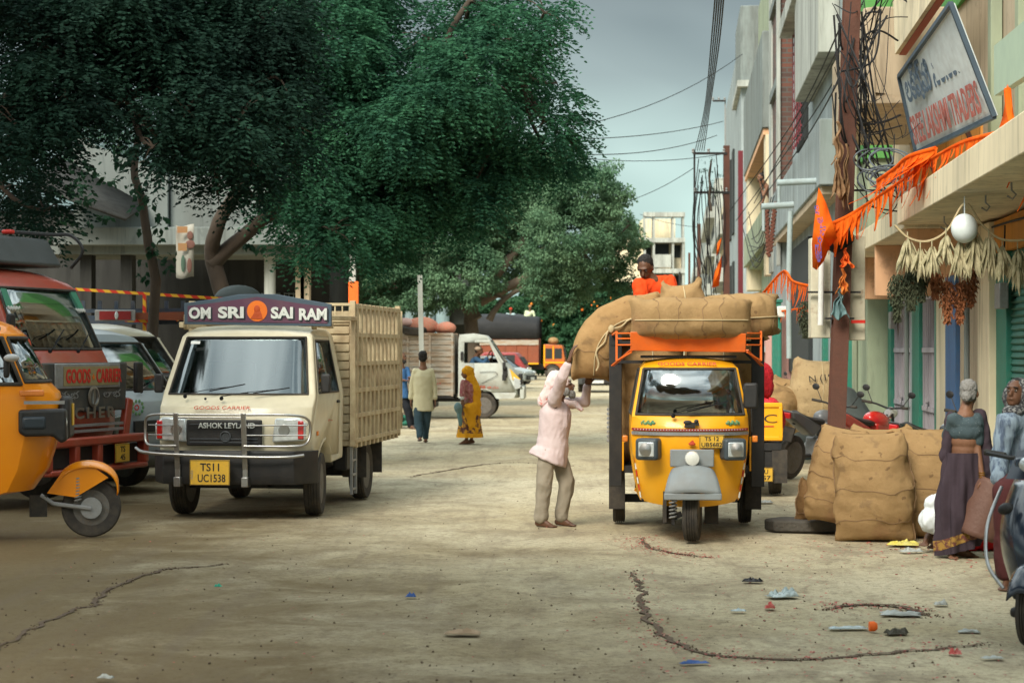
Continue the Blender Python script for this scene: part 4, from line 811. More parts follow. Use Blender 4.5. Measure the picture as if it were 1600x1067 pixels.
for s in (-1,1):
    b=MB(); e=.54*s; f=.68*s
    for z in (1.73,1.80,1.86,1.91): b.bar((e,.40,z),(f,.55,z-(.08 if z<1.75 else 0)),.014,.012)
    b.bar((f,.55,1.65),(f,.55,1.92),.02,.02); b.bar((f,.55,1.92),(s*.72,1.17,1.90),.02); b.bar((e,.42,1.75),(s*.72,.95,1.60),.03,.012); b.build('visor_wing',MC['visor_orange'],vi)
b=MB()
for k in range(16):
    for a in range(1): b.lathe([(.012,-.003),(.016,0),(.012,.003),(.008,0),(.012,-.003)],(-.765,1.3+(k%2)*.008,.86+.022*k),'x' if k%2 else 'y',10)
b.build('chain',MC['steel'],AU)
# ===== passenger rickshaw at the left edge =====
RK=thing('passenger_rickshaw','glossy orange passenger auto rickshaw cut by the left edge, front wheel under a round fender','auto rickshaw',G(143,838)-Vector((math.sin(R_(99)),-math.cos(R_(99)),0))*.26,R_(99))
rw=lerpw([(.4,.56),(.95,.60),(1.4,.60),(1.95,.50),(2.1,.44)])
def rkw(x,y,z):
    e=max(0,1-(y+.02)/.9); return (x*rw(z)*(1-.10*e),y+(.20*x**4+.10*x*x)*e*(.8 if z>1.4 else 1),z-(.05*x*x if z>1.95 else 0))
prof=[(.50,.42),(.26,.46),(.12,.66),(.03,.95),(.0,1.25),(.03,1.36),(.11,1.44),(.36,1.90),(.46,1.98),(.62,2.04),(1.0,2.09),(2.6,2.08),(2.75,1.95),(2.8,.5),(2.7,.42)]
hl=[('windscreen',lambda c,n:n.y<-.35 and 1.46<c.z<1.86 and abs(c.x)<.97)]
for s,k in ((1,'r'),(-1,'l')):
    hl+=[('quarter_window#'+k,lambda c,n,s=s:n.x*s>.7 and 1.44<c.z<1.86 and .14+(c.z-1.44)*.56<c.y<.60),('door_window#'+k,lambda c,n,s=s:n.x*s>.7 and 1.30<c.z<1.86 and .86<c.y<1.40),('_open'+k,lambda c,n,s=s:n.x*s>.7 and .60<c.z<1.86 and .70<c.y<.80),
         ('rear_window#'+k,lambda c,n,s=s:n.x*s>.7 and 1.3<c.z<1.86 and 1.55<c.y<2.5)]
cuts=[('z',1.46),('z',1.44),('z',1.86),('z',1.30),('z',.60),('y',.60),('y',.86),('y',.70),('y',.80),('y',1.40),('y',1.55),('y',2.5),((.14,1.44),(.37,1.85))]
shell2(RK,prof,rkw,cuts,hl,ORA,xc=(-.97,-.75,-.5,-.25,0,.25,.5,.75,.97),bev=.05,seg=4,seal=.018,glassm=glass('rickshaw_glass2',(.22,.26,.25),.22))
b=MB(); b.bb(-.5,.5,.5,2.7,.46,.5); b.box((0,1.0,.95),(.9,.35,.14)); b.box((0,1.2,1.25),(.9,.08,.5)); b.box((0,2.3,1.0),(1.0,.5,.2)); b.build('seat',MC['seat'],RK,bev=.03)
b=MB(); b.grid(lambda u,v:(-.35+.5*u,.75+.02*math.sin(u*50),1.05+.8*v),30,4); b.build('curtain',MC['curtain'],RK)
for s in (-1,1):
    b=MB(); b.prism([(-.06,1.215),(.36,1.21),(.36,1.0),(.30,.965),(.06,.97),(-.02,.90),(-.07,.93)],s*.34,s*.60,'x'); h_=b.build('headlight_housing',MC['black'],RK,bev=.035,seg=4)
    g=MB(); g.lathe([(.001,-.09),(.04,-.085),(.07,-.06),(.078,0),(.08,.09)],(s*.50,.02,1.09),'y',24); g.build('lens',MC['lens'],h_)
    g=MB(); g.box((s*.585,.22,1.09),(.06,.22,.13)); g.build('trim',pm('dark_plastic',(.03,.04,.05),rough=.3),h_,bev=.04)
    b=MB(); b.box((s*.585,.24,1.36),(.03,.22,.055)); b.build('indicator',MC['amber'],RK,bev=.012)
    b=MB(); b.box((s*.59,.13,1.275),(.02,.36,.03)); b.build('trim',MC['steel'],RK)
mirror(RK,(-.60,.55,1.58),(-.74,.45,1.60),.09,.20)
b=MB(); b.ell((-.80,.40,1.68),(.05,.07,.035),(0,.3,.3)); b.build('plastic_wrap',pm('plastic_grey',(.5,.5,.5),rough=.3),RK)
b=MB(); b.box((-.03,-.03,1.12),(.5,.10,.4)); b.build('front_panel',MC['black'],RK,bev=.04); b=MB(); b.box((0,-.09,1.15),(.20,.012,.2)); b.build('number_plate',MC['plate_y'],RK)
b=MB(); b.grid(lambda u,v:((u*2-1)*(.12+.03*math.sin(v*PI)),-.26-.31*math.cos((v*1.12-.10)*PI*.92+.15)+.06-.05*v,.30+.34*math.sin(max(0,(v*.97+.03))*PI*.86+.12)+.06*math.cos((u*2-1)*1.5)+.02),12,20); b.build('fender',ORA,RK,solid=.012)
b=MB(); b.prism([(-.12,.38),(-.42,.56),(-.26,.68),(.0,.62),(.14,.42)],-.13,-.115,'x'); b.build('fender_side',ORA,RK)
wheel(RK,0,-.26,.275,.13,.60,side=-1)
b=MB(); b.lathe([(.10,-.09),(.10,-.06),(.03,-.06)],(0,-.26,.275),'x',20); b.tube([(-.10,-.26,.27),(-.10,.08,.32),(-.10,.2,.40)],.022,8); b.build('hub',MC['steel'],RK)
b=MB(); b.tube([(-.10+.03*math.cos(k*.8),-.14+.03*math.sin(k*.8),.34+.22*k/60) for k in range(61)],.008,6,cap=False); b.build('suspension_spring',MC['steel'],RK)
b=MB(); b.box((-.1,.22,.30),(.03,.16,.20)); b.build('splash_flap',MC['rubber'],RK)
wheel(RK,-.52,2.2,.262,.13,.60,side=-1); wheel(RK,.52,2.2,.262,.13,.60,side=1)
text('॥ శ్రీ ॥',MC['ink'],RK,frame((-.535,.62,1.95),(-1,0,.25)),h=.05,wid=.2)
# ===== red goods truck, left =====
def cabtruck(name,label,loc,rz,prof,wtab,bul,m,win,side,xc=(-.9,-.6,-.3,0,.3,.6,.9),bev=.05,cat='truck',gm=None,door=None,seal=.014,taper=.0):
    t=thing(name,label,cat,loc,rz); wf=lerpw(wtab); mz=win[0]
    def wp(x,y,z):
        e=max(0,1-y/1.0); return (x*wf(z)*(1-taper*e),y+(bul*x**4+bul*.4*x*x)*e,z-(.04*x*x if z>win[1]+.02 else 0))
    hl=[('windscreen',lambda c,n:n.y<-.3 and win[0]<c.z<win[1] and abs(c.x)<.9)]
    (ya,za),(yb,zb_),yr=side; sl=(yb-ya)/(zb_-za)
    for s,k in ((1,'r'),(-1,'l')):
        hl+=[('side_window#'+k,lambda c,n,s=s:n.x*s>.7 and za<c.z<zb_ and ya+(c.z-za)*sl<c.y<yr)]
        if door: hl+=[('door#'+k,lambda c,n,s=s:n.x*s>.7 and door[0]<c.z<zb_+.05 and ya-.07+(c.z-za)*sl<c.y<yr+.07)]
    cuts=[('z',win[0]),('z',win[1]),('z',za),('z',zb_),('y',yr),((ya,za),(yb,zb_))]
    if door: cuts+=[('z',door[0]),('z',zb_+.05),('y',yr+.07),((ya-.07,za),(yb-.07,zb_))]
    shell2(t,prof,wp,cuts,hl,m,xc=xc,bev=bev,seal=seal,glassm=gm or MC['glass']); return t,wp
RT,rp=cabtruck('goods_truck','red cabbed goods truck with tinselled windscreen and a lettered grille, behind the orange rickshaw',P(130,547,22.3)-Vector((0,0,H0)),R_(71),
 [(.08,.62),(.0,.8),(-.02,1.28),(.06,1.45),(.16,1.62),(.52,2.32),(.62,2.42),(.95,2.52),(2.0,2.50),(2.05,2.4),(2.05,.75),(1.5,.7)]+arc(1.0,.42,.5,35,145,6)+[(.4,.62)],
 [(.6,.90),(1.5,.92),(2.3,.84),(2.5,.78)],.10,REDP,(1.66,2.30),((.42,1.62),(.72,2.25),1.6),door=(.8,),taper=.02)
b=MB(); b.prism([(-.80,1.0),(.80,1.0),(.84,1.52),(-.84,1.52)],-.05,.0,'y'); b.build('grille',pm('grille_dark',(.035,.04,.04),rough=.5,dust=.3),RT,bev=.02)
b=MB(); b.box((0,-.058,1.38),(1.3,.02,.26)); gb=b.build('front_board',MC['steel'],RT,bev=.008)
b=MB(); b.box((.05,-.07,1.38),(1.1,.008,.2)); b.build('board_field',pm('board_tan',(.28,.22,.10),(.2,.14,.07),scale=6,rough=.6),gb)
text('GOODS',MC['red'],RT,frame((-.22,-.078,1.38),NB),h=.15,wid=.48,bold=.03); text('CARRIER',MC['red'],RT,frame((.40,-.078,1.38),NB),h=.15,wid=.52,bold=.03); text('★',MC['disc_orange'],RT,frame((.08,-.078,1.37),NB),h=.07)
b=MB(); b.lathe([(.10,-.01),(.115,-.02),(.085,-.03),(.08,-.01)],(.1,-.05,1.16),'y',24); b.box((.1,-.07,1.16),(.03,.02,.16)); b.build('emblem',MC['chrome'],RT)
text('శుభ',MC['steel'],RT,frame((-.35,-.055,1.18),NB),h=.09,wid=.36); text('లాభ',MC['steel'],RT,frame((.5,-.055,1.18),NB),h=.09,wid=.36)
text('EICHER',MC['chrome'],RT,frame((.0,-.062,.99),NB),h=.12,wid=1.1,bold=.03,ext=.006,space=1.3)
b=MB()
for z in (.86,.80): b.box((0,-.04,z),(1.5,.02,.03))
b.build('grille_bar',MC['steel'],RT)
b=MB(); b.box((0,-.16,.70),(1.96,.14,.09)); b.box((0,-.16,.40),(1.96,.14,.06))
for x in (-.97,-.45,0,.45,.97): b.box((x,-.16,.55),(.09,.12,.26))
b.build('bumper',REDP,RT,bev=.02); b=MB(); b.box((0,-.12,.54),(1.8,.03,.2)); b.build('bumper_inset',MC['black'],RT)
plate(RT,frame((.40,-.24,.55),NB),[('TS',.1),('4562'[:2],.1)],.30,.20)
for s in (-1,1):
    b=MB(); b.box((s*.86,-.01,.88),(.12,.08,.5),(0,s*.25,0)); b.build('corner_panel',REDP,RT,bev=.02)
    b=MB(); b.box((s*.90,.28,1.05),(.02,.05,.2)); b.build('marker',MC['amber'],RT)
for x in (-.5,.05): wiper(RT,(x,.09,1.64),(x+.36,.2,1.80))
mirror(RT,(1.0,.1,1.5),(1.12,-.02,1.35),.16,.34); mirror(RT,(-.88,.3,2.0),(-1.02,.22,1.9),.12,.24)
wf_=lambda x,z:.07+(z-1.45)*.52
b=MB(); b.add([(-.76,.445,2.10),(.76,.445,2.10),(.73,.535,2.29),(-.73,.535,2.29)],[(0,1,2,3)]); b.build('sun_strip',pm('strip_green',(.04,.20,.12),rough=.4),RT)
r=random.Random(2)
b=MB()
for k in range(60): x=-.74+1.48*k/59; b.ell((x,.43,2.09-.01*(k%2)),(.014,.01,.02),nu=5,nv=4)
b.build('lace_fringe',MC['white'],RT)
b=MB()
for k in range(34): u=k/33; b.ell((-.70+.05*math.sin(u*9),.20+.42*.52*u*1.3,1.68+.40*u),(.022,.012,.018),nu=5,nv=4); b.ell((.12+.30*u,.50-.20*u,2.22-.48*u),(.02,.012,.02),nu=5,nv=4)
b.build('tinsel',pm('tinsel_red',(.55,.07,.03),rough=.4),RT)
b=MB(); b.bb(-.8,.8,.9,1.9,.8,.9); b.box((-.4,1.4,1.3),(.5,.5,.9)); b.box((.4,1.4,1.3),(.5,.5,.9)); b.box((0,.35,1.5),(1.6,.3,.15)); b.build('seat',MC['seat'],RT,bev=.03)
b=MB(); b.bb(-.95,.95,2.3,6,.8,2.3); b.bb(-.3,.3,.5,6,.45,.8); b.build('cargo_bed',MC['wood_red'],RT)
for s in (-1,1): wheel(RT,s*.78,1.0,.42,.22,side=s); wheel(RT,s*.78,4.3,.42,.22,side=s)
RT.scale=(1.06,1.06,1.06)
# luggage rack over the red cab
b=MB(); b.prism([(.75,2.56),(.95,2.88),(2.2,2.92),(2.2,2.54)],-.85,.85,'x'); rk=b.build('roof_carrier',pm('weathered_sheet',(.055,.06,.058),(.03,.03,.028),scale=3,rough=.6,bump=.3),RT,bev=.05)
b=MB()
for s in (-1,1): b.tube(path([(s*.9,.7,2.56),(s*.9,.55,2.75),(s*.9,.7,2.92),(s*.9,1.0,2.94),(s*.9,1.9,3.02)],5),.02,6); b.tube([(s*.9,1.9,3.0),(s*.9,1.9,2.5)],.02,6)
b.build('carrier_rail',MC['black'],rk); b=MB(); b.box((.2,1.05,2.93),(.10,.12,.05)); b.build('roof_lamp',MC['red'],RT,bev=.02)
# ===== silver van =====
SV,sp=cabtruck('silver_van','silver-grey cab-over mini truck wedged between the red truck and the cream one','van',0,[(0,0),(1,0),(1,1)],[(0,1),(1,1)],0,SILV,(.2,.4),((0,.2),(.1,.4),.5)) if 0 else cabtruck('mini_truck','silver-grey mini truck with floral stickers, wedged between the red truck and the cream one',P(241,547,24.6)-Vector((0,0,H0)),R_(60),
 [(.05,.38),(.0,.6),(.0,.95),(.06,1.12),(.16,1.22),(.72,1.86),(.84,1.95),(1.2,2.03),(1.9,2.0),(1.95,1.9),(1.95,.5),(1.5,.45)]+arc(1.0,.34,.42,20,160,7)+[(.5,.38)],
 [(.3,.74),(1.1,.78),(1.9,.66),(2.05,.58)],.12,SILV,(1.26,1.84),((.38,1.24),(.86,1.82),1.7),door=(.5,),taper=.03,cat='truck')
b=MB(); b.grid(lambda u,v:((u*2-1)*.78,-.06+.10*(u*2-1)**4,.34+.26*v),15,3); b.build('bumper',pm('bumper_grey',(.13,.15,.155),rough=.5,dust=.3),SV,solid=-.05)
for s in (-1,1):
    b=MB(); b.prism([(s*.46,.68),(s*.74,.70),(s*.76,.95),(s*.50,.98)],-.02,.1,'y'); b.build('headlight',pm('lens_dark',(.10,.11,.09),rough=.1,coat=1),SV,bev=.02)
    mirror(SV,(s*.8,.35,1.3),(s*.90,.28,1.34),.12,.22)
b=MB(); b.box((0,-.02,.82),(.8,.03,.14)); b.build('grille',MC['black'],SV,bev=.01)
wiper(SV,(-.1,.12,1.24),(.25,.28,1.34)); wiper(SV,(-.55,.12,1.24),(-.3,.28,1.34))
for cx,rr,mm in ((-.32,.10,'motif_green'),(-.34,.035,'red'),(.22,.05,'motif_green')):
    b=MB()
    for k in range(10): a=k*.63; b.ell((cx+rr*math.cos(a),-.012,1.05+rr*math.sin(a)*.8),(rr*.2+.004,.005,rr*.2+.004),nu=8,nv=5)
    b.build('flower_sticker',MC[mm],SV)
b=MB(); b.box((0,1.3,1.0),(1.2,.6,.8)); b.box((0,.5,1.15),(1.3,.3,.12)); b.build('seat',MC['seat'],SV,bev=.04)
for s in (-1,1): wheel(SV,s*.66,1.0,.32,.17,side=s); wheel(SV,s*.66,3.2,.32,.17,side=s)
b=MB(); b.bb(-.8,.8,2.0,4.3,.6,1.1); b.build('load_bed',SILV,SV,bev=.01)
# ===== pale cream pickup behind =====
CV,cp=cabtruck('cream_pickup','pale cream pickup cab half hidden behind the silver mini truck',P(303,547,27.0)-Vector((0,0,H0)),R_(60),
 [(.02,.5),(-.02,.95),(.10,1.15),(.62,1.25),(.72,1.30),(1.22,1.96),(1.35,2.05),(1.7,2.12),(2.6,2.10),(2.75,1.95),(2.8,1.3),(2.8,.55),(1.3,.5)]+arc(.85,.36,.42,20,160,7)+[(.3,.45)],
 [(.4,.80),(1.25,.82),(2.0,.68),(2.15,.6)],.08,CRM2,(1.32,1.93),((.95,1.28),(1.42,1.95),2.3),door=(.6,),taper=.02,cat='truck')
mirror(CV,(-.82,1.0,1.35),(-.95,.92,1.42),.14,.24); b=MB(); b.box((0,1.9,1.0),(1.3,.5,1.0)); b.build('seat',MC['seat'],CV,bev=.04)
for s in (-1,1): wheel(CV,s*.68,.85,.36,.2,side=s); wheel(CV,s*.68,3.6,.36,.2,side=s)
b=MB(); b.bb(-.82,.82,2.85,4.6,.6,1.15); b.build('load_bed',CRM2,CV,bev=.01)
# ===== flat truck with striped tailing bar =====
Y=31
FT=thing('flatbed_truck','blue flatbed truck with a red and yellow striped crossbar and red tail boards','truck',Vector((P(235,547,Y).x,Y,0)),0)
def fpt(px,py,y=0): q=P(px,py,Y+y); return Vector((q.x-FT.location.x,y,q.z))
pm('stripe_yellow',(.75,.42,.03),rough=.5); pm('stripe_red',(.6,.04,.02),rough=.5)
ms=pm('hazard_stripe',(.75,.42,.03),rough=.5); n_=ms.node_tree; wv=n_.nodes.new('ShaderNodeTexWave'); wv.inputs['Scale'].default_value=3.2; wv.bands_direction='DIAGONAL'; wr_=n_.nodes.new('ShaderNodeValToRGB'); wr_.color_ramp.interpolation='CONSTANT'; wr_.color_ramp.elements[0].color=(.75,.42,.03,1); wr_.color_ramp.elements[1].position=.5; wr_.color_ramp.elements[1].color=(.6,.04,.02,1)
tcs=n_.nodes.new('ShaderNodeTexCoord'); n_.links.new(tcs.outputs['Object'],wv.inputs['Vector']); n_.links.new(wv.outputs['Fac'],wr_.inputs[0]); n_.links.new(wr_.outputs[0],n_.nodes['Principled BSDF'].inputs['Base Color'])
def stripebar(p0,p1,w,n,root):
    g=MB(); g.bar(p0,p1,w,w*.6); g.build('striped_bar',ms,root,sm=0)
stripebar(fpt(118,452),fpt(352,467),.075,34,FT); stripebar(fpt(226,460),fpt(226,520),.08,5,FT); stripebar(fpt(275,500,-.1),fpt(298,484,-.1),.1,4,FT); stripebar(fpt(196,500,-.1),fpt(240,502,-.1),.09,6,FT)
BT=pm('truck_blue',(.03,.055,.09),(.02,.035,.05),scale=4,rough=.6,dust=.2); b=MB()
for k in range(9): b.bar(fpt(130+k*26,470,.3),fpt(130+k*26,500,.3),.06)
b.bar(fpt(120,486,.25),fpt(350,484,.25),.06); b.bar(fpt(120,500,.25),fpt(350,500,.25),.14); b.build('bed_rail',BT,FT)
b=MB(); b.box(fpt(180,493,-.35),(.62,.05,.17)); tb=b.build('tail_board',MC['steel'],FT,bev=.01)
b=MB(); b.box(fpt(168,493,-.385),(.25,.02,.13)); b.box(fpt(194,493,-.385),(.2,.02,.13)); b.build('tail_lamp_panel',pm('deep_red',(.28,.02,.02),rough=.5),tb); b=MB(); b.ell(fpt(182,493,-.4),(.03,.01,.06)); b.build('reflector',MC['lens'],tb)
b=MB(); a=fpt(210,497,-.3); c=fpt(292,494,-.3); b.add([a+Vector((0,0,.08)),a-Vector((0,0,.02)),c-Vector((.1,0,.06)),c+Vector((0,0,.07)),a+Vector((0,.5,.08)),a+Vector((0,.5,-.02)),c+Vector((-.1,.5,-.06)),c+Vector((0,.5,.07))],[(0,1,2,3),(7,6,5,4),(0,3,7,4),(1,5,6,2),(0,4,5,1),(2,6,7,3)]); b.build('brown_panel',MC['wood_red'],FT)
b=MB(); b.box((0,1.2,.8),(2.3,4,.25)); b.build('deck',BT,FT)
for x in (-.8,.8): wheel(FT,x,0,.42,.22)
b=MB(); b.ell(fpt(372,465,.5)-Vector((0,0,.02)),(.38,.3,.22)); b.build('covered_load',MC['tarp_grey'],FT)
# ===== white truck with sacks (side on, facing right) =====
WT=thing('loaded_truck','dirty white truck side on, its slatted load box topped with pink sacks','truck',G(815,652),R_(88))
WW=paint('paint_dirty_white',(.50,.54,.50),dust=.4,rough=.6,coat=.1)
prof=[(.06,.52),(.0,.62),(.02,.98),(.22,1.30),(.36,1.42),(.78,2.02),(.90,2.13),(1.2,2.18),(1.58,2.15),(1.60,2.0),(1.60,.52),(1.32,.52)]+arc(.95,.34,.40,25,155,7)+[(.5,.50)]
wf2=lerpw([(.5,.85),(1.3,.86),(2.0,.74),(2.2,.68)])
def ww_(x,y,z): e=max(0,1-y/.9); return (x*wf2(z)*(1-.03*e),y+.12*x**4*e,z)
hl=[('windscreen',lambda c,n:n.y<-.3 and 1.45<c.z<2.0 and abs(c.x)<.9)]
for s,k in ((1,'r'),(-1,'l')):
    hl+=[('_gap'+k,lambda c,n,s=s:n.x*s>.7 and 1.42<c.z<1.95 and 1.20<c.y<1.45),('_w'+k,lambda c,n,s=s:n.x*s>.7 and 1.42<c.z<1.95 and .52+(c.z-1.42)*.55<c.y<1.20),('door#'+k,lambda c,n,s=s:n.x*s>.7 and .66<c.z<2.02 and .42+(c.z-1.42)*.6<c.y<1.20)]
cuts=[('z',1.45),('z',2.0),('z',1.42),('z',1.95),('z',.66),('z',2.02),('y',1.2),('y',1.45),((.52,1.42),(.81,1.95)),((.42,1.42),(.74,1.95))]
shell2(WT,prof,ww_,cuts,hl,WW,xc=(-.9,-.5,0,.5,.9),bev=.04,glassm=glass('truck_glass',(.3,.34,.33),.4))
b=MB(); b.bb(-.7,.7,.4,1.5,.62,.66); b.box((-.4,1.3,1.1),(.5,.4,.5)); b.box((.4,1.3,1.1),(.5,.4,.5)); b.box((0,.55,1.3),(1.4,.2,.12)); b.build('seat',MC['seat'],WT,bev=.03)
b=MB(); b.lathe([(.2,-.01),(.215,0),(.2,.01),(.188,0),(.2,-.01)],(-.4,.75,1.5),'y',20); b.build('steering_wheel',MC['black'],WT)
b=MB(); b.box((0,-.04,.66),(1.66,.12,.34)); b.build('bumper',WW,WT,bev=.03); b=MB(); b.box((-.2,.02,1.0),(.7,.10,.28)); b.build('grille',MC['black'],WT,bev=.02)
for s in (-1,1):
    b=MB(); b.prism([(.0,1.0),(.16,1.16),(.28,1.28),(.2,.98)],s*.66,s*.865,'x'); b.build('yellow_panel',MC['plate_y'],WT,bev=.01)
    b=MB(); b.prism([(-.02,.78),(.0,1.0),(.2,1.08),(.14,.74)],s*.50,s*.868,'x'); h_=b.build('headlight',MC['lens'],WT,bev=.02); b=MB()
    for z in (.8,.88,.96): b.box((s*.7,-.01,z),(.36,.05,.02))
    b.build('grill_bars',MC['black'],h_)
    b=MB(); b.box((s*.875,.40,1.18),(.02,.12,.26)); b.box((s*.93,.42,1.05),(.05,.10,.16)); b.box((s*.93,.42,1.35),(.04,.08,.18)); b.build('mirror',MC['black'],WT,bev=.02)
    b=MB(); b.tube(path([(s*.868,1.0,.90),(s*.868,.8,1.0),(s*.868,.6,1.12),(s*.868,.7,1.2),(s*.868,1.05,1.18)],4),.006,5); b.build('scroll_painting',MC['black'],WT)
    text('ಓಂ'[:0]+'राम' if 0 else 'శ్రీ రామ',MC['red_letter'],WT,frame((s*.872,.82,.80),(s,0,0)),h=.08,wid=.5); 
    b=MB(); b.box((s*.87,1.5,1.6),(.01,.08,.22)); b.build('vent',MC['black'],WT)
    for y in (.95,3.7): wheel(WT,s*.72,y,.33,.2,side=s)
y0,y1,zb,zt=1.72,5.2,.62,2.16
b=MB(); b.bb(-.95,.95,y0,y1,zb-.1,zb); b.bb(-.4,.4,.6,y1,.42,zb-.1); b.bb(-.5,.5,2.2,3.2,.28,.55); b.build('chassis',MC['black'],WT)
for s in (-1,1):
    b=MB()
    for k in range(11): h=(zt-zb)/11; b.box((s*.93,(y0+y1)/2,zb+h*(k+.5)),(.03,y1-y0,h*.88))
    b.box((s*.91,(y0+y1)/2,(zb+zt)/2),(.01,y1-y0,zt-zb)); sd=b.build('side_boards',MC['wood_white'],WT)
    b=MB()
    for k in range(7): b.bb(s*.94,s*.985,y0+k*(y1-y0-.06)/6,y0+k*(y1-y0-.06)/6+.06,zb-.05,zt+.03)
    for z in (zb,1.25,1.62,zt): b.bb(s*.945,s*.975,y0,y1,z-.03,z+.03)
    b.build('ribs',MC['wood_white'],sd,bev=.005)
    text('HORN OK'[:0] or 'జై హనుమాన్',MC['red_letter'],WT,frame((s*.99,2.25,.88),(s,0,0)),h=.09,wid=.45)
for y in (y0,y1): b=MB(); b.box((0,y,(zb+zt)/2),(1.86,.04,zt-zb)); b.build('end_boards',MC['wood_white'],WT)
# ===== orange far truck =====
OT=thing('tarpaulined_truck','far orange goods truck loaded high under a black tarpaulin, facing right','truck',G(884,593),R_(86))
OC=paint('paint_brick_orange',(.50,.12,.02),dust=.2)
b=MB(); b.prism([(0,.7),(.02,1.3),(.12,1.9),(.22,2.05),(1.25,2.1),(1.25,.75),(1.1,.6)]+arc(.75,.45,.5,20,160,6)+[(.2,.6)],-1.1,1.1,'x'); b.build('cab',OC,OT,bev=.06)
b=MB()
for s in (-1,1): b.bb(s*1.09,s*1.115,.18,.62,1.25,1.85); b.bb(s*1.09,s*1.115,.75,1.15,1.25,1.85)
b.box((0,.05,1.6),(1.9,.08,.5),(-.17,0,0)); b.build('window',MC['opening_dark'],OT)
b=MB()
for s in (-1,1): b.bb(s*1.1,s*1.13,0,1.25,.98,1.06); b.bb(s*1.1,s*1.13,.66,.72,1.2,2.0); b.bb(s*1.1,s*1.13,1.18,1.26,.8,2.05)
b.build('yellow_trim',YEL,OT)
b=MB(); b.bb(-1.15,1.15,1.55,6.2,.95,2.45); b.build('load_box',MC['wood_red'],OT)
for s in (-1,1):
    b=MB()
    for k in range(8): b.bb(s*1.15,s*1.2,1.55+k*.66,1.6+k*.66,.95,2.45)
    b.build('ribs',MC['wood_red'],OT); b=MB(); b.bb(s*1.15,s*1.22,1.55,6.2,.92,1.0); b.build('yellow_stripe',YEL,OT); b=MB(); b.bb(s*1.15,s*1.21,1.55,6.2,2.05,2.35); b.build('upper_boards',MC['wood_white'],OT)
    for y in (.75,4.6): wheel(OT,s*.95,y,.45,.28,side=s)
b=MB(); b.bb(-.5,.5,1.3,6,.6,.9); b.box((0,2.6,.7),(2.0,.8,.35)); b.build('chassis',MC['black'],OT)
b=MB(); b.grid(lambda u,v:(1.28*math.cos(u*PI)*(1-.2*abs(math.cos(u*PI*6))*.1),1.5+4.9*v,2.42+1.5*max(0,math.sin(u*PI))**.35*(.86+.14*math.sin(PI*v))+.05*noise.noise((u*9,v*9,0))),30,24); tp=b.build('tarpaulin',MC['tarp_black'],sm=60,solid=.02)
tag(tp,'black tarpaulin bulging over the load of the far orange truck','tarpaulin'); tp.location=OT.location; tp.rotation_euler=OT.rotation_euler
bpy.context.view_layer.update()
def local_on(root,p): return root.matrix_world@Vector(p)
def fam(): pass
# ===== far cars =====
def car(name,label,cat,loc,rz,m,prof=None,w=.84,win=(.92,1.36),n=None):
    t=thing(name,label,cat,loc,rz)
    prof=prof or [(.0,.35),(-.03,.55),(.02,.78),(.8,.95),(1.45,1.42),(2.4,1.48),(3.2,1.40),(3.9,.95),(4.1,.85),(4.12,.4),(3.7,.3)]+arc(3.3,.3,.36,0,180,6)+[(1.15,.3)]+arc(.8,.3,.36,0,180,6)
    wf=lerpw([(.3,w-.02),(.9,w),(1.4,w-.22)])
    wp=lambda x,y,z:(x*wf(z),y+.12*x*x*max(0,1-y),z)
    hl=[('windscreen',lambda c,n:n.y<-.3 and .96<c.z<1.40 and abs(c.x)<.92 and c.y<1.5),('rear_window',lambda c,n:n.y>.4 and .98<c.z<1.36 and abs(c.x)<.9)]
    for s,k in ((1,'r'),(-1,'l')): hl+=[('side_window#'+k,lambda c,n,s=s:n.x*s>.6 and .95<c.z<1.35 and .95+(c.z-.95)*1.4<c.y<3.7-(c.z-.95)*1.2)]
    shell2(t,prof,wp,[('z',.96),('z',1.40),('z',.98),('z',1.36),('z',.95),('z',1.35),((.95,.95),(1.51,1.35)),((3.7,.95),(3.22,1.35))],hl,m,xc=(-.92,-.6,0,.6,.92),bev=.05,glassm=MC['dark_glass'])
    for s in (-1,1):
        for y in (.8,3.3): wheel(t,s*.74,y,.31,.2,side=s)
        b=MB(); b.box((s*.62,.05,.70),(.34,.1,.14),(0,0,s*.25)); b.build('headlight',MC['lens'],t,bev=.03); b=MB(); b.box((s*.6,4.1,.75),(.3,.06,.18)); b.build('tail_light',MC['tail_red'],t,bev=.02)
    b=MB(); b.box((0,-.03,.48),(1.3,.06,.22)); b.build('grille',MC['black'],t,bev=.02); b=MB(); b.box((0,-.045,.66),(.9,.03,.05)); b.build('chrome_bar',MC['chrome'],t,bev=.01); b=MB(); b.box((0,-.07,.44),(.5,.01,.12)); b.build('number_plate',MC['white'],t); return t
car('parked_car','dark grey car facing the camera in the distance, between porter and rickshaw','car',G(934,613),-R_(4),paint('paint_charcoal',(.04,.05,.055),dust=.1))
b=MB(); 
car('hatchback','white hatchback parked nose right beyond the white truck','car',G(830,606),R_(70),WHT)
ar=thing('red_rickshaw','small dark red three-wheeler beside the far white hatchback','auto rickshaw',G(826,600),R_(78))
b=MB(); b.prism([(.0,.35),(-.05,.6),(.1,.95),(.45,1.45),(.6,1.62),(2.2,1.65),(2.4,1.5),(2.4,.35)],-.6,.6,'x'); b.build('body',paint('paint_maroon',(.28,.03,.035)),ar,bev=.08)
b=MB(); b.box((0,.24,1.22),(.95,.05,.42),(-.58,0,0)); 
for s in (-1,1): b.bb(s*.58,s*.61,.6,2.1,.95,1.5)
b.build('window',MC['opening_dark'],ar); b=MB(); b.box((0,-.03,.8),(.9,.06,.14)); b.build('headlight',MC['lens'],ar,bev=.02); wheel(ar,0,.1,.23,.12); wheel(ar,.55,2.0,.23,.12); wheel(ar,-.55,2.0,.23,.12)
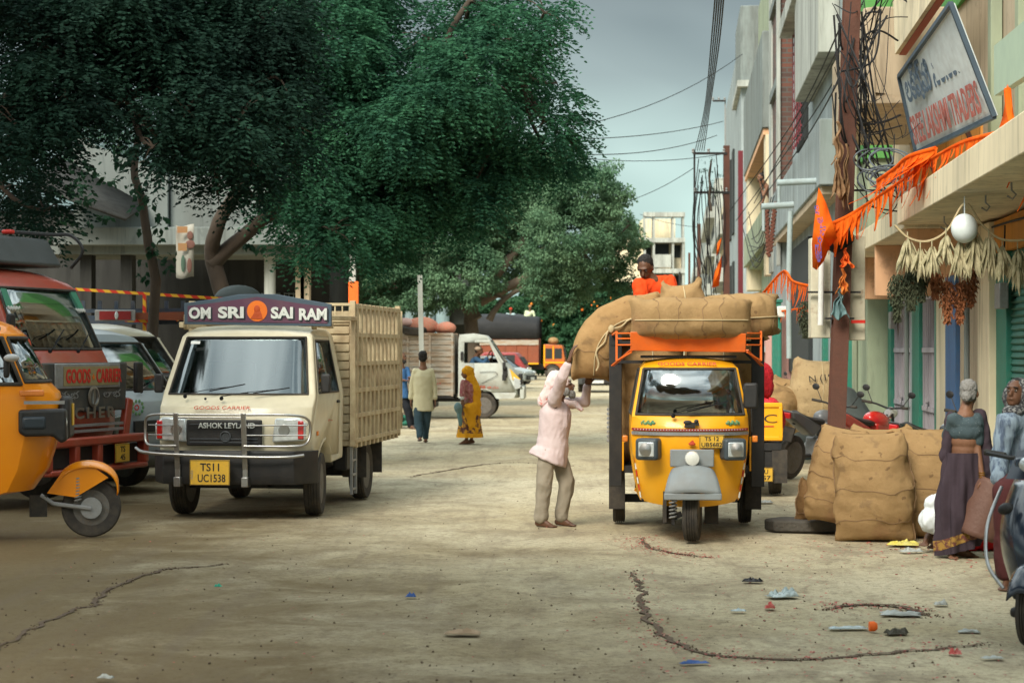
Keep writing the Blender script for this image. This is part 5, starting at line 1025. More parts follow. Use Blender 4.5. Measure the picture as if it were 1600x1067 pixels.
# ===== small yellow goods truck seen from behind =====
YT=thing('mini_pickup','yellow mini goods vehicle seen from behind with tailgate letters, stacked with red net bags','truck',G(1175,775),-TH)
b=MB(); b.bb(-.33,.36,0,.03,.66,1.12); tg=b.build('tailgate',YEL,YT,bev=.012); b=MB()
for z in (.69,1.09): b.bb(-.33,.36,-.02,0,z-.02,z+.02)
for x in (-.31,.34): b.bb(x-.02,x+.02,-.02,0,.71,1.07)
b.build('rim_band',YEL,tg,bev=.005); text('AC',MC['ink'],tg,frame((.13,-.004,.93),NB),h=.10,wid=.34,bold=-.01); b=MB(); b.bb(.02,.26,-.006,0,.83,.845); b.build('underline',MC['red_letter'],tg)
for s in (-.33,.345): b=MB(); b.bb(s,s+.02,.03,1.6,.66,1.1); b.build('bed_side',YEL,YT,bev=.01)
b=MB(); b.bb(-.33,.35,0,2.6,.55,.64); b.bb(-.28,.32,.02,.06,.3,.55); b.build('bed_floor',MC['black'],YT); b=MB(); b.bb(-.33,.30,1.65,2.7,.5,1.42); b.build('cab',MC['black'],YT,bev=.06)
b=MB(); b.bb(.0,.14,-.03,.0,.36,.60); b.build('tail_light',MC['tail_red'],YT,bev=.015); pp=plate(YT,frame((.09,-.035,.26),NB),[('TS08U',.2),('G6357',.26)],.32,.17)
for x in (-.3,.29): wheel(YT,x,.35,.24,.15)
for s in (-.33,.33): b=MB(); b.bb(s-.09,s+.09,.0,.02,.16,.56); b.build('mud_flap',MC['rubber'],YT)
# red net bags of onions
NET=pm('red_net',(.62,.02,.03),(.28,.01,.02),scale=38,amt=1,rough=.6,bump=1,bscale=30)
def netbag(loc,r,rz,label):
    b=MB(); b.grid(lambda u,v:(r[0]*math.cos(u*2*PI)*math.sin(PI*(.02+.96*v))**.55*(1+.08*math.sin(u*31)),r[1]*math.sin(u*2*PI)*math.sin(PI*(.02+.96*v))**.55*(1+.08*math.cos(u*27+v*20)),r[2]*(1-math.cos(PI*v))*(1)+.02*math.sin(u*20+v*17)),34,18,cu=True)
    o=b.build('onion_bag',NET,sm=60); tag(o,label,'bag','red net bags of produce'); o.location=loc; o.rotation_euler=(0,0,rz); return o
bpy.context.view_layer.update()
for i,(x,y,z,l) in enumerate([(-.1,.35,.65,'red net bag lowest against the yellow tailgate'),(.17,.3,.68,'red net bag of onions at the outer corner of the yellow tailgate'),(.05,.5,1.12,'red net bag lying topmost over the yellow tailgate'),(-.12,.9,1.0,'red net bag deeper in behind the yellow tailgate')]): netbag(local_on(YT,(x,y,z)),(.2,.24,.24),i,l)
# ===== motorcycles =====
def motorbike(label,loc,rz,colm,lean=.12,cover=False,name='motorcycle'):
    t=thing(name,label,'motorcycle',loc,rz); t.rotation_euler=(0,lean,rz)   # along y, front at -y
    for y in (-.66,.66):
        w_=wheel(t,0,y,.30,.10,.72)
    b=MB(); b.bar((0,-.62,.32),(0,-.38,.88),.03); b.tube([(.06,-.66,.30),(.06,-.42,.9)],.02,8); b.tube([(-.06,-.66,.30),(-.06,-.42,.9)],.02,8); b.tube([(-.34,-.30,1.02),(-.2,-.40,1.0),(0,-.42,.96),(.2,-.40,1.0),(.34,-.30,1.02)],.014,8); b.tube([(0,-.38,.85),(0,.1,.72),(0,.7,.78)],.03,8); b.tube([(0,-.35,.75),(0,-.15,.3),(0,.3,.3),(0,.66,.3)],.028,8); b.build('frame',MC['black'],t)
    b=MB(); b.ell((0,-.14,.80),(.15,.27,.13),(.15,0,0)); b.prism([(-.38,.62),(-.30,.84),(.05,.78),(.0,.62),(-.18,.5)],-.13,.13,'x'); b.build('tank',colm,t,bev=.03,sm=60)
    b=MB(); b.grid(lambda u,v:((u-.5)*.24*(1-.3*v),.08+.62*v,.80+.12*v*v+.03*math.cos((u-.5)*3)),7,9); b.build('saddle',MC['black'],t,solid=.06,bev=.01)
    b=MB(); b.prism([(.1,.72),(.7,.92),(.92,.95),(.85,.84),(.3,.58)],-.10,.10,'x'); b.build('side_panel',colm,t,bev=.02); b=MB(); b.box((0,.90,.88),(.12,.05,.08)); b.build('tail_light',MC['tail_red'],t,bev=.01)
    b=MB(); b.box((0,.0,.42),(.22,.36,.28)); b.lathe([(.10,-.16),(.12,-.1),(.12,.1),(.10,.16)],(0,.05,.38),'x',16); b.build('engine',MC['steel'],t,bev=.03)
    b=MB(); b.tube([(.12,-.05,.3),(.14,.2,.28),(.15,.45,.36)],.025,8); b.tube([(.15,.40,.34),(.16,.85,.50)],[.05,.065],12); b.build('exhaust',MC['chrome'],t)
    b=MB(); b.grid(lambda u,v:((u-.5)*.13,-.66+.345*math.cos(.3+2.0*v),.30+.345*math.sin(.3+2.0*v)),5,10); b.build('front_fender',colm,t,solid=.01)
    b=MB(); b.lathe([(.001,-.09),(.07,-.07),(.085,0),(.05,.09)],(0,-.48,.90),'y',18); b.build('headlamp',MC['lens'],t)
    for s in (-1,1):
        b=MB(); b.ell((s*.36,-.36,1.20),(.06,.015,.045)); m=b.build('mirror',MC['black'],t); g=MB(); g.tube([(s*.24,-.36,1.02),(s*.34,-.36,1.18)],.006,5); g.build('stalk',MC['black'],m)
        b=MB(); b.tube([(s*.24,-.345,1.01),(s*.36,-.29,1.02)],.02,8); b.build('grip',MC['rubber'],t)
    b=MB(); b.box((0,.80,.62),(.16,.03,.2),(.3,0,0)); b.build('mud_flap',MC['rubber'],t); return t
RB=paint('paint_bike_red',(.62,.02,.015),rough=.2,coat=1,dust=.05); BB=paint('paint_bike_black',(.02,.025,.03),rough=.25,coat=.8,dust=.15); BG=paint('paint_bike_grey',(.10,.11,.12),rough=.35,dust=.2)
motorbike('black and grey motorcycle with silver exhaust, its rear wheel towards the road',P(1272,547,27.6)-Vector((0,0,H0)),R_(140),BG,-.14)
motorbike('red tanked motorcycle standing just behind the brown steel pole',P(1350,547,27.0)-Vector((0,0,H0)),R_(138),RB,-.14)
motorbike('black motorcycle with a round mirror by the green door frames',W(23.3,3.05,0),R_(125),BB,-.1)
motorbike('dark motorcycle parked far down by the pink wall and stacked wood',W(44,2.2,0),R_(120),BB,-.1)
# scooter in the right foreground (seen from the front left)
SCB=paint('paint_scooter_blue',(.012,.022,.04),rough=.2,coat=.5,dust=.06)
K0=G(1614,1018); K0.z=0
K=thing('scooter','glossy dark blue scooter cut off by the right edge in the foreground','scooter',K0+Vector((.05,.2,0)),-R_(30))
wheel(K,0,0,.22,.10,.6,side=-1); wheel(K,0,1.22,.22,.10,.6,side=-1)
b=MB()
def apron(u,v):
    a=(u-.5)*2; z=.34+.62*v; return (a*(.20+.07*math.sin(v*2.6))*1.0,.02+.22*v+.22*abs(a)**2.4-.10*math.sin(PI*v),z)
b.grid(apron,19,16); b.build('front_apron',SCB,K,solid=.012)
b=MB(); b.grid(lambda u,v:((u-.5)*2*(.085),-.02-.27*math.cos(.45+2.2*v)*1.0,.20+.29*math.sin(.45+2.2*v)+.02-.05*((u-.5)*2)**2),9,14); b.build('front_fender',SCB,K,solid=.01)
b=MB(); b.grid(lambda u,v:((u-.5)*2*.19*(1-.3*v),.10-.03*math.cos((u-.5)*3)+.08*v,.98+.17*v),11,6); b.box((0,.2,1.05),(.3,.16,.12)); b.build('handlebar_cowl',SCB,K,bev=.03,seg=3)
b=MB(); b.ell((0,.06,1.07),(.10,.05,.06)); b.build('headlamp',MC['lens'],K)
b=MB(); b.tube([(-.36,.3,1.12),(-.2,.22,1.1),(.2,.22,1.1),(.36,.3,1.12)],.014,8); b.build('handlebar',MC['black'],K)
for s in (-1,1):
    b=MB(); b.tube([(s*.24,.26,1.11),(s*.38,.32,1.125)],.02,8); b.build('grip',MC['rubber'],K); 
    if s>0: b=MB(); b.ell((s*.34,.22,1.36),(.065,.015,.05)); m_=b.build('mirror',MC['black'],K); g=MB(); g.tube([(s*.22,.24,1.12),(s*.33,.23,1.34)],.006,6); g.build('stalk',MC['black'],m_)
    b=MB(); b.tube(path([(s*.26,.26,.92),(s*.30,.10,.70),(s*.27,.0,.48),(s*.16,-.05,.34)],5),.011,8); b.build('crash_guard',MC['chrome'],K); b=MB(); b.ell((s*.19,.10,.80),(.05,.03,.035),(0,s*.4,0)); b.build('indicator',MC['black'],K)
b=MB(); b.box((0,.5,.27),(.38,.55,.06)); b.box((0,.45,.2),(.25,1.0,.06)); b.build('floorboard',MC['black'],K,bev=.02)
b=MB(); b.grid(lambda u,v:(.19*math.cos(u*PI)*(1-.35*v),.72+.85*v,.30+.44*math.sin(u*PI)**.6+.1*v),17,12); b.build('rear_body',SCB,K,solid=.01)
b=MB(); b.grid(lambda u,v:((u-.5)*.30,.66+.72*v,.80+.05*math.sin(v*5)-.03*((u-.5)*2)**2),7,12); b.build('saddle',MC['black'],K,solid=.09,bev=.02)
b=MB(); b.tube([(0,.0,.22),(0,.2,.9)],.022,8); b.tube([(-.06,0,.22),(-.06,.08,.45)],.018,8); b.build('fork',MC['black'],K)
# ===== sacks =====
pm('stitch',(.27,.17,.09),rough=1); pm('stitch_pale',(.48,.38,.22),rough=1)
def sackfn(L,w,h,flat=.0,ear=.06,lump=.03,seed=0,bend=None):
    """sack standing along local z (0..L). Superelliptic section, pinched stitched ends with ears"""
    def f(u,v):
        a=u*2*PI; e=min(1,max(0,(math.sin(PI*min(max(v,0),1))))**.42) if 0<v<1 else 0
        e=max(e,0.04) if v>.5 else max(e,.04)**.7; ca,sa=math.cos(a),math.sin(a); p=.74
        cx=math.copysign(abs(ca)**p,ca)*(1+(.16 if ca<0 else .06)*max(0,(.12-v)/.12)); cy=math.copysign(abs(sa)**p,sa)
        x=cx*w*(.80+.20*e)*( .93 if v in (0,1) else 1); y=cy*h*e
        z=L*v+ear*(abs(cx)**4)*(1 if v>.5 else -1)*abs(2*v-1)**5
        n=lump*noise.noise((x*4+seed*7,y*4,z*3))+lump*.5*noise.noise((x*11+seed,y*11,z*9))+lump*.3*math.sin(z*24+noise.noise((x*3,y*3,seed))*4)*.3
        n+=.35*lump*noise.noise((x*30,y*30,seed))*max(0,(v-.86)/.14)*2.5+.004*noise.noise((x*2,y*2,z*22+seed))
        k=1+n/max(.08,min(w,h)); p_=Vector((x*k,y*k,z))
        return bend(p_) if bend else p_
    return f
def sack(label,loc,rot,L=1.0,w=.33,h=.22,m=None,seed=0,lump=.03,ear=.06,group='jute sacks',bend=None,seam=True,bands=2,name='jute_sack',mark=None,nu=40,nv=44):
    f=sackfn(L,w,h,ear=ear,lump=lump,seed=seed,bend=bend); b=MB(); b.grid(f,nu,nv,cu=True); b.v=b.v
    o=b.build(name,m or J,sm=70); tag(o,label,'sack',group); o.location=loc; o.rotation_euler=rot
    if seam or bands:
        g=MB(); pts=[f(-.245+.0*k,.03+.94*k/26)*1.0 for k in range(27)]
        pts=[p+Vector((p.x,p.y,0)).normalized()*.004 if (abs(p.x)+abs(p.y))>1e-4 else p for p in pts]; g.tube(pts,.0075,5)
        if seam: g.build('seam',MC['stitch_pale'],o)
        for uu in ((0.,.5) if not seam else ()):
            g=MB(); pts=[]
            for k in range(46): v=.02+.96*k/45; p=f(uu,v); c=f(uu+.5,v); pts.append(p+(p-c).normalized()*(.004+.005*noise.noise((k*.9,uu,seed)))); 
            g.tube(pts,[.006+.004*abs(noise.noise((k*1.3,seed,uu))) for k in range(46)],5); g.build('side_seam',MC['stitch'],o)
        for k in range(bands):
            v=.22+.56*k/max(1,bands-1)+random.uniform(-.03,.03); g=MB(); pts=[]
            for j in range(41): p=f(j/40,v+.02*math.sin(j*.5+k)+.012*math.sin(j*1.3)); q=f(j/40,v+.02); c=f(j/40+.5,v); d=(p-c).normalized(); pts.append(p+d*.003)
            g.tube(pts,.0035,4,cap=False); g.build('cord',MC['stitch'],o)
    return o
bpy.context.view_layer.update()
def LA(p): return local_on(AU,p)
az=-R_(3.2)
# on top of the rickshaw: long sack lying across
def droop(p): return Vector((p.x,p.y,p.z))
sack('plump long jute sack lying crosswise over the orange visor of the goods rickshaw',LA((-.54,.50,2.045)),(PI/2*0,PI/2,az+0),1.12,.20,.30,J,1,.02,ear=.02,bands=4)
sack('jute sack on the rickshaw roof, right of the long one, its corner poking out',LA((.28,.95,2.06)),(0,PI/2-.06,az+.45),.62,.22,.32,J,2,.03,ear=.09)
sack('jute sack with a peaked corner behind the long sack, next to the man in orange',LA((.0,1.35,1.95)),(.05,-.10,az),.44,.22,.2,J,3,.03,ear=.07,bands=0)
sack('jute sack low on the rear load, right of the peaked one',LA((.1,2.4,2.02)),(0,PI/2,az+.1),.75,.2,.34,J,4,.03)
for i,(x,y,z,rz,l) in enumerate([(-.68,1.35,.66,0,'jute sack filling the front left corner inside the black frame'),(.02,1.35,.66,0,'jute sack filling the front right of the tray inside the black frame'),(-.66,2.2,.66,0,'jute sack at the rear left of the rickshaw tray'),(.02,2.2,.66,.0,'jute sack at the rear right of the rickshaw tray')]):
    o=sack(l,LA((x+.33,y+.35,z)),(0,0,az+rz),1.22,.345,.36,J2,10+i,.025,bands=1)
# carried sack, bent over the edge
def bendc(p):
    t=p.z; th=1.35*max(0,min(1,(t-.18)/.62)); R=.62/1.35
    if t<.18: c=Vector((0,0,t)); d=Vector((0,0,1))
    elif t<.80: c=Vector((R*(1-math.cos(th)),0,.18+R*math.sin(th))); d=Vector((math.sin(th),0,math.cos(th)))
    else: c=Vector((R*(1-math.cos(1.35)),0,.18+R*math.sin(1.35)))+Vector((math.sin(1.35),0,math.cos(1.35)))*(t-.80); d=Vector((math.sin(1.35),0,math.cos(1.35)))
    n=Vector((d.z,0,-d.x)); return c+n*p.x+Vector((0,p.y,0))
Yc=19.75
cs=sack('long jute sack bending down from the rickshaw load onto the raised hands of the porter',P(925,591,Yc),(0,.06,-.05),1.10,.215,.25,J2,21,.03,ear=.02,bend=bendc,bands=2,nu=48,nv=60)
g=MB(); pts=[bendc(Vector((.04+.02*math.sin(k*.9),-.262+.02*abs(k-13)/13,.08+.95*k/26))) for k in range(27)]; g.tube(pts,.009,5); g.ell(pts[13]+Vector((0,-.01,0)),(.03,.02,.04)); g.build('seam',MC['stitch_pale'],cs)
# heap on the right
def gs(label,px,py,Y,rot,L,w,h,m,seed,**k):
    p=P(px,py,Y); p.z=max(p.z,0) if not k.pop('free',0) else p.z; return sack(label,p,rot,L,w,h,m,seed,**k)
yb=18.6
s1=gs('big upright jute sack standing foremost at the middle of the heap',1367,843,18.4,(.05,-.03,-.25),.98,.35,.25,J,31,lump=.035,ear=.02,bands=3,seam=False)
s2=gs('upright jute sack with red handwriting leaning at the left of the heap',1300,815,18.9,(.06,.16,-.5),.90,.27,.26,J,32,lump=.04,ear=.02,bands=3,seam=False)
s3=gs('upright jute sack at the right of the heap, beside the woman',1447,838,18.7,(.04,.03,-.1),1.0,.30,.26,J,33,lump=.035,ear=.02,bands=3,seam=False)
gs('jute sack flopped across the top of the two right hand sacks',1400,694,19.2,(.0,PI/2-.02,.1),.72,.13,.26,J2,34,lump=.03,free=1,bands=0,seam=False)
gs('jute sack hidden at the back of the heap',1375,800,19.3,(0,0,-.1),.80,.34,.2,J,35,bands=0,seam=False)
gs('small dark stained jute bundle low at the left foot of the heap',1268,812,19.4,(.1,.1,0),.36,.16,.15,jute('jute_dark',(.30,.17,.07),(.14,.08,.04)),36,lump=.04,bands=1,seam=False)
bpy.context.view_layer.update()
text('014',pm('chalk_red',(.45,.09,.06),rough=.9),s2,frame((.10,-.232,.60),(.05,-1,.05))@Matrix.Rotation(-1.3,4,'Z'),h=.06,wid=.14); text('4',MC['ink'],s2,frame((.13,-.232,.42),(.05,-1,0))@Matrix.Rotation(-.9,4,'Z'),h=.06,wid=.05)
gs('round topped pale jute sack numbered in black standing past the pole',1275,672,30.5,(.0,.04,0),1.06,.42,.35,J3,41,bands=0,lump=.02); o=C.objects[-1] if 0 else None
text('N 192',MC['ink'],None,Matrix.Translation((0,0,0)),h=.1) if 0 else None
pal=[x for x in C.objects if x.get('label','').startswith('round topped pale')][0]
text('N (192)',MC['ink'],pal,frame((.05,-.362,.80),(0,-1,0))@Matrix.Rotation(.15,4,'Z'),h=.13,wid=.48)
for i,(px,py,l) in enumerate([(1232,655,'rounded jute sack roped on top, left of the numbered one'),(1215,660,'smaller jute sack nearest the rickshaw frame in the far pile')]): gs(l,px,py,31-i*.6,(0,.1,i),.62-.05*i,.36,.33,J,50+i,bands=2)
gs('jute sack lying at the foot of the far pile',1180,650,31,(0,PI/2,0),.8,.25,.3,J,55,bands=1,seam=False)
# tarpaulin covered heap
b=MB(); b.grid(lambda u,v:((u-.5)*2.2,(v-.5)*1.6,(1.32*max(0,math.sin(PI*u))**.5*max(0,math.sin(PI*v))**.5)*(1+.12*noise.noise((u*5,v*5,1)))+.05*noise.noise((u*14,v*12,4))),34,26)
o=b.build('covered_heap',MC['tarp_grey'],sm=60); tag(o,'heap under a dark grey tarpaulin behind the parked motorcycles','heap'); o.location=W(33.0,2.3,-.02); o.rotation_euler=(0,0,-.2)
# stone slab
b=MB(); b.prism([(-.42,-.2),(.34,-.30),(.46,-.1),(.40,.25),(-.30,.28),(-.48,.05)],0,.11,'z'); o=b.build('stone_slab',pm('stone_dark',(.10,.09,.075),(.05,.045,.04),scale=5,rough=.9,bump=.8),bev=.02); tag(o,'broken dark stone slab lying at the left foot of the sack heap','stone'); o.location=G(1272,828); 
o.location.z=0
# pink sacks on the white truck and the tyre
bpy.context.view_layer.update()
PK=pm('pink_net',(.60,.16,.10),(.45,.30,.20),scale=30,amt=1,rough=.8,bump=.8,bscale=30); RDN=pm('pale_pink',(.62,.40,.34),(.5,.25,.2),scale=6,rough=.85)
for i,(y,z,r,m,l) in enumerate([(1.95,2.14,(.30,.28,.17),PK,'pink net sack at the cab end of the white truck load'),(2.55,2.12,(.30,.42,.24),PK,'largest pink net sack, above the tyre'),(3.35,2.12,(.3,.28,.17),PK,'orange-pink net sack midway along the load'),(3.95,2.12,(.3,.30,.20),NET,'bright red net sack at the rear of the load'),(4.6,2.12,(.3,.34,.19),RDN,'pale pink sack at the far rear of the load'),(3.0,2.3,(.3,.3,.14),RDN,'pale pink sack on top between two net sacks')]):
    b=MB(); b.ell((0,0,r[2]),r,nu=22,nv=14)
    for q in b.v: q*=1+.06*noise.noise(q*5)
    o=b.build('net_sack',m,sm=70); tag(o,l,'sack','pink sacks on the white truck'); o.location=local_on(WT,(-.55,y,z)); o.rotation_euler=(0,0,R_(88))
b=MB(); b.lathe([(.20,-.09),(.29,-.11),(.34,-.07),(.34,.07),(.29,.11),(.20,.09),(.20,-.09)],(0,0,0),'z',32); o=b.build('spare_tyre',MC['rubber'],sm=40); tag(o,'black tyre lying on the sacks of the white truck','tyre'); o.location=local_on(WT,(-.78,2.75,2.26)); o.rotation_euler=(.12,.08,0)
b=MB(); b.ell((0,0,.2),(.4,.32,.22)); o=b.build('jute_sack',J,sm=70); tag(o,'jute sack strapped on the cab roof of the far orange truck','sack','jute sacks'); o.location=local_on(OT,(0,.75,2.1)); o.rotation_euler=OT.rotation_euler
# cane handcart behind the van
HC=thing('handcart','low cart with curved cream bamboo rails behind the cream van','cart',G(607,668),R_(15)); b=MB()
for k in range(4): b.tube(path([(-.75,-.35,.35+.22*k),(.25,-.4,.36+.22*k),(.42-.05*k,-.1,.34+.2*k),(.45,.4,.34+.2*k)],4),.022,6)
for x in (-.5,-.1,.25): b.bar((x,-.39,.3),(x-.03,-.38,1.1),.035)
b.build('rail',VANC,HC); b=MB(); b.box((-.2,0,.3),(1.2,.8,.06)); b.build('deck',MC['wood_white'],HC)
for s in (-.42,.42): wheel(HC,0,s,.25,.06,rz=PI/2)
b=MB(); b.grid(lambda u,v:(-.3+.7*u,-.42-.03*math.sin(v*9),.05+.25*v),8,5); b.build('hanging_cloth',MC['green_paint'],HC,solid=.01)
# ===== people =====
SK=pm('skin',(.20,.095,.052),(.14,.062,.034),scale=9,amt=.6,rough=.55,bump=.08,bscale=60); SKD=pm('skin_deep',(.12,.055,.03),(.08,.036,.02),scale=9,rough=.5,bump=.08,bscale=60)
HAIR=pm('hair_black',(.012,.010,.009),(.03,.025,.022),scale=40,rough=.7,bump=.8,bscale=90); HAIRG=pm('hair_grey',(.26,.25,.235),(.09,.085,.08),scale=60,rough=.8,bump=.8,bscale=90)
def cloth(name,c,c2=None,**k): return pm(name,c,c2 or tuple(x*.72 for x in c),scale=k.get('scale',5),amt=k.get('amt',.5),rough=.9,bump=.35,bscale=k.get('bs',14),spec=.15,lo=k.get('lo',.35),hi=k.get('hi',.7))
def blob(name,prims,vox,m,parent,wr=0.,wf=7.,seed=0,smooth=4,cut=None):
    b=MB()
    for p in prims:
        if p[0]=='l': b.tube(p[1],p[2],24,sq=p[3]); continue
        if p[0]=='e': b.ell(p[1],p[2],p[3] if len(p)>3 else None,nu=18,nv=12)
        else:
            _,a,c,r0,r1=p; b.tube([a,Vector(a).lerp(Vector(c),.5),c],[r0,(r0+r1)/2,r1],14); b.ell(a,r0,nu=14,nv=8); b.ell(c,r1,nu=14,nv=8)
    me=bpy.data.meshes.new('t'); me.from_pydata([tuple(q) for q in b.v],[],b.f); o=bpy.data.objects.new('t',me); C.objects.link(o)
    r=o.modifiers.new('r','REMESH'); r.mode='VOXEL'; r.voxel_size=vox; s=o.modifiers.new('s','SMOOTH'); s.factor=.5; s.iterations=smooth
    bpy.context.view_layer.update(); m2=evald(o); bpy.data.objects.remove(o)
    if wr:
        n=len(m2.vertices); co=np.empty(n*3); m2.vertices.foreach_get('co',co); no=np.empty(n*3); m2.vertices.foreach_get('normal',no); co=co.reshape(-1,3); no=no.reshape(-1,3)
        rg=lambda x:1-2.6*abs(x)
        d=.5*np.array([rg(noise.noise((q[0]*wf*.9+q[2]*wf*.5+seed,q[1]*wf*.9,q[2]*wf*.35-q[0]*2)))+.6*rg(noise.noise((q[0]*wf*2-q[2]*4,q[1]*wf*2+seed,q[2]*wf*.9))) for q in co])+.5*np.array([noise.noise((q[0]*wf*1.4+seed,q[1]*wf*1.4,q[2]*wf*.55+noise.noise((q[0]*3,q[1]*3,q[2]*5))*1.8))+.5*noise.noise((q[0]*wf*3,q[1]*wf*3+seed,q[2]*wf*2.)) for q in co]); co+=no*(d[:,None]*wr); m2.vertices.foreach_set('co',co.ravel()); m2.update()
    m2.materials.clear(); m2.name=name; return link(name,m2,m,parent,sm=180)
def coat(L_,k=1.,sq=1.32,hem=.10,fl=0.,back=(0,0),ex=0.,drop=None):
    N_,CH,PV=L_['neck'],L_['chest'],L_['pelvis']; B=Vector((back[0],back[1],0))
    pts=[N_.lerp(CH,.25),N_.lerp(CH,.6),CH,CH.lerp(PV,.35),CH.lerp(PV,.7),PV,PV+Vector((0,0,-hem*.5))+B*.5,PV+Vector((0,0,-hem))+B]
    rs=[.055,.095,.118,.116,.112,.122,.128+fl*.5,.132+fl]; return [('l',pts,[(r+ex)*k for r in rs],sq)]
def handp(w,d,n,curl=.4,side=1,sc=1.):
    """palm, four unequal bent fingers and a thumb. w wrist, d direction of the hand, n palm normal"""
    w=Vector(w); d=Vector(d).normalized(); n=Vector(n); n=(n-d*n.dot(d)).normalized(); s=d.cross(n)*side; P_=[]
    for k in range(4):
        o=(k-1.5)*.019*sc; r=w+d*.085*sc+s*o; P_.append(('c',w+d*.02*sc+s*o*.7,r,.0135*sc,.011*sc)); L_=[.042,.047,.044,.034][k]*sc; a=0; p=r
        for j,f in enumerate((1,.62,.5)):
            a+=curl*(.7 if j==0 else 1.); dd=d*math.cos(a)+n*math.sin(a)+s*o*1.5; q=p+dd*L_*f; P_.append(('c',p,q,(.0098-.001*j)*sc,(.0088-.001*j)*sc)); p=q
    p=w+d*.03*sc-s*.028*sc; q=p+(d*.6-s*.7+n*.35).normalized()*.04*sc; P_+= [('c',w+d*.01*sc,p,.014*sc,.013*sc),('c',p,q,.0125*sc,.011*sc),('c',q,q+(d*.85-s*.1+n*.5).normalized()*.032*sc,.011*sc,.009*sc)]
    return P_
def person(label,base,jt,face,vox=.012,skin=None,hair=None,hair_style='short',k=1.,curl=.4,palm=None,feet=True,group=None,beard=None,eyes=True,robe=False,tw=1.,mst=True,jaw=True):
    """jt: joints in world space"""
    base=Vector(base); t=thing('person',label,'person',base,0,group); L_={a:(Vector(v)-base) for a,v in jt.items()}; skin=skin or SK
    f=Vector(face).normalized(); ff=Vector((f.x,f.y,0)).normalized(); yaw=math.atan2(ff.x,-ff.y); H=L_['head']; N_=L_['neck']; PV=L_['pelvis']; CH=L_['chest']
    hr=(0,0,yaw); pitch=math.asin(max(-1,min(1,f.z))); m3=Euler((-pitch,0,yaw)).to_matrix() ; hrot=(-pitch,0,yaw)
    def h(x,y,z): return H+m3@Vector((x*k,y*k,z*k))
    pr=[('e',h(0,.010,.02),(.076*k,.094*k,.098*k),hrot),('e',h(0,-.032,-.045),(.056*k,.058*k,.066*k),hrot),('e',h(0,-.055,-.088),(.030*k,.028*k,.020*k),hrot),('c',h(0,-.084,.012),h(0,-.106,-.026),.010*k,.016*k),('e',h(0,-.078,.036),(.052*k,.02*k,.012*k),hrot),('e',h(0,-.088,-.058),(.026*k,.014*k,.009*k),hrot),
        ('e',h(.078,.012,-.01),(.012*k,.022*k,.032*k),hrot),('e',h(-.078,.012,-.01),(.012*k,.022*k,.032*k),hrot),('c',h(0,.02,-.05),N_,.054*k,.062*k),('c',N_,N_.lerp(CH,.35),.064*k,.085*k)]
    sh=[L_['shl'],L_['shr']]
    def torso(ex):
        o=[]
        for u,wx,wy in ((0,.150,.105),(.2,.135,.098),(.42,.122,.09),(.65,.138,.10),(.85,.15,.105),(1.,.14,.095)): o.append(('e',PV.lerp(CH,u),((wx*tw+ex)*k,(wy*tw+ex)*k,(.10+ex)*k),hr))
        for s in sh: o.append(('c',CH.lerp(N_,.45),s,(.06+ex)*k,(.05+ex)*k)); o.append(('c',CH,s.lerp(CH,.25),(.08+ex)*k,(.055+ex)*k))
        return o
    pr+=torso(0)
    for s,sg in (('l',-1),('r',1)):
        S_,E_,W_=L_['sh'+s],L_['el'+s],L_['wr'+s]; pr+=[('c',S_,E_,.047*k,.037*k),('c',E_,W_,.037*k,.025*k)]
        d=L_.get('hd'+s); d=(d-W_) if d is not None else (W_-E_); n=(palm or {}).get(s) or (PV-W_).cross(Vector((0,0,1))).cross(d) ; pr+=handp(W_,d,n,curl[s] if isinstance(curl,dict) else curl,sg if s=='r' else sg,k*1.02)
        if feet:
            K_,A_,T_=L_['kn'+s],L_['an'+s],L_['to'+s]; hp=L_['hp'+s]; pr+=[('c',hp,K_,.078*k,.052*k),('c',K_,K_.lerp(A_,.35),.050*k,.052*k),('c',K_.lerp(A_,.35),A_,.052*k,.032*k),('c',A_,A_+Vector((0,0,-.03)),.034*k,.034*k)]
            fd=(T_-A_); fd.z=0; fd=fd.normalized(); z0=A_.z-.06*k
            hl=Vector((A_.x,A_.y,z0+.012))-fd*.035*k; bl=Vector((A_.x,A_.y,z0))+fd*.12*k; pr+=[('c',hl+Vector((0,0,.012)),bl,.034*k,.024*k),('c',A_,bl,.036*k,.022*k)]
            sd=Vector((-fd.y,fd.x,0)); 
            for q in range(5): o_=(q-2)*.017*k; pr.append(('c',bl+sd*o_,bl+sd*o_*1.15+fd*(.055-.006*abs(q-(1 if sg>0 else 3)))*k+Vector((0,0,-.008)),.013*k,.009*k))
    blob('body',pr,vox,skin,t,smooth=2)
    if hair_style:
        hp_=[('e',h(0,.036,.056),(.081*k,.086*k,.080*k),hrot),('e',h(0,.055,.0),(.076*k,.060*k,.080*k),hrot)]
        if hair_style=='bun': hp_.append(('e',h(0,.125,-.03),(.045*k,.04*k,.045*k),hrot))
        blob('hair',hp_,max(.007,vox*.8),hair or HAIR,t,wr=.008,wf=25,smooth=1)
    if beard: blob('beard',[('e',h(0,-.062,-.098),(.046*k,.04*k,.05*k),hrot),('e',h(.045,-.02,-.06),(.025*k,.04*k,.045*k),hrot),('e',h(-.045,-.02,-.06),(.025*k,.04*k,.045*k),hrot)],.007,beard,t,wr=.008,wf=25,smooth=1)
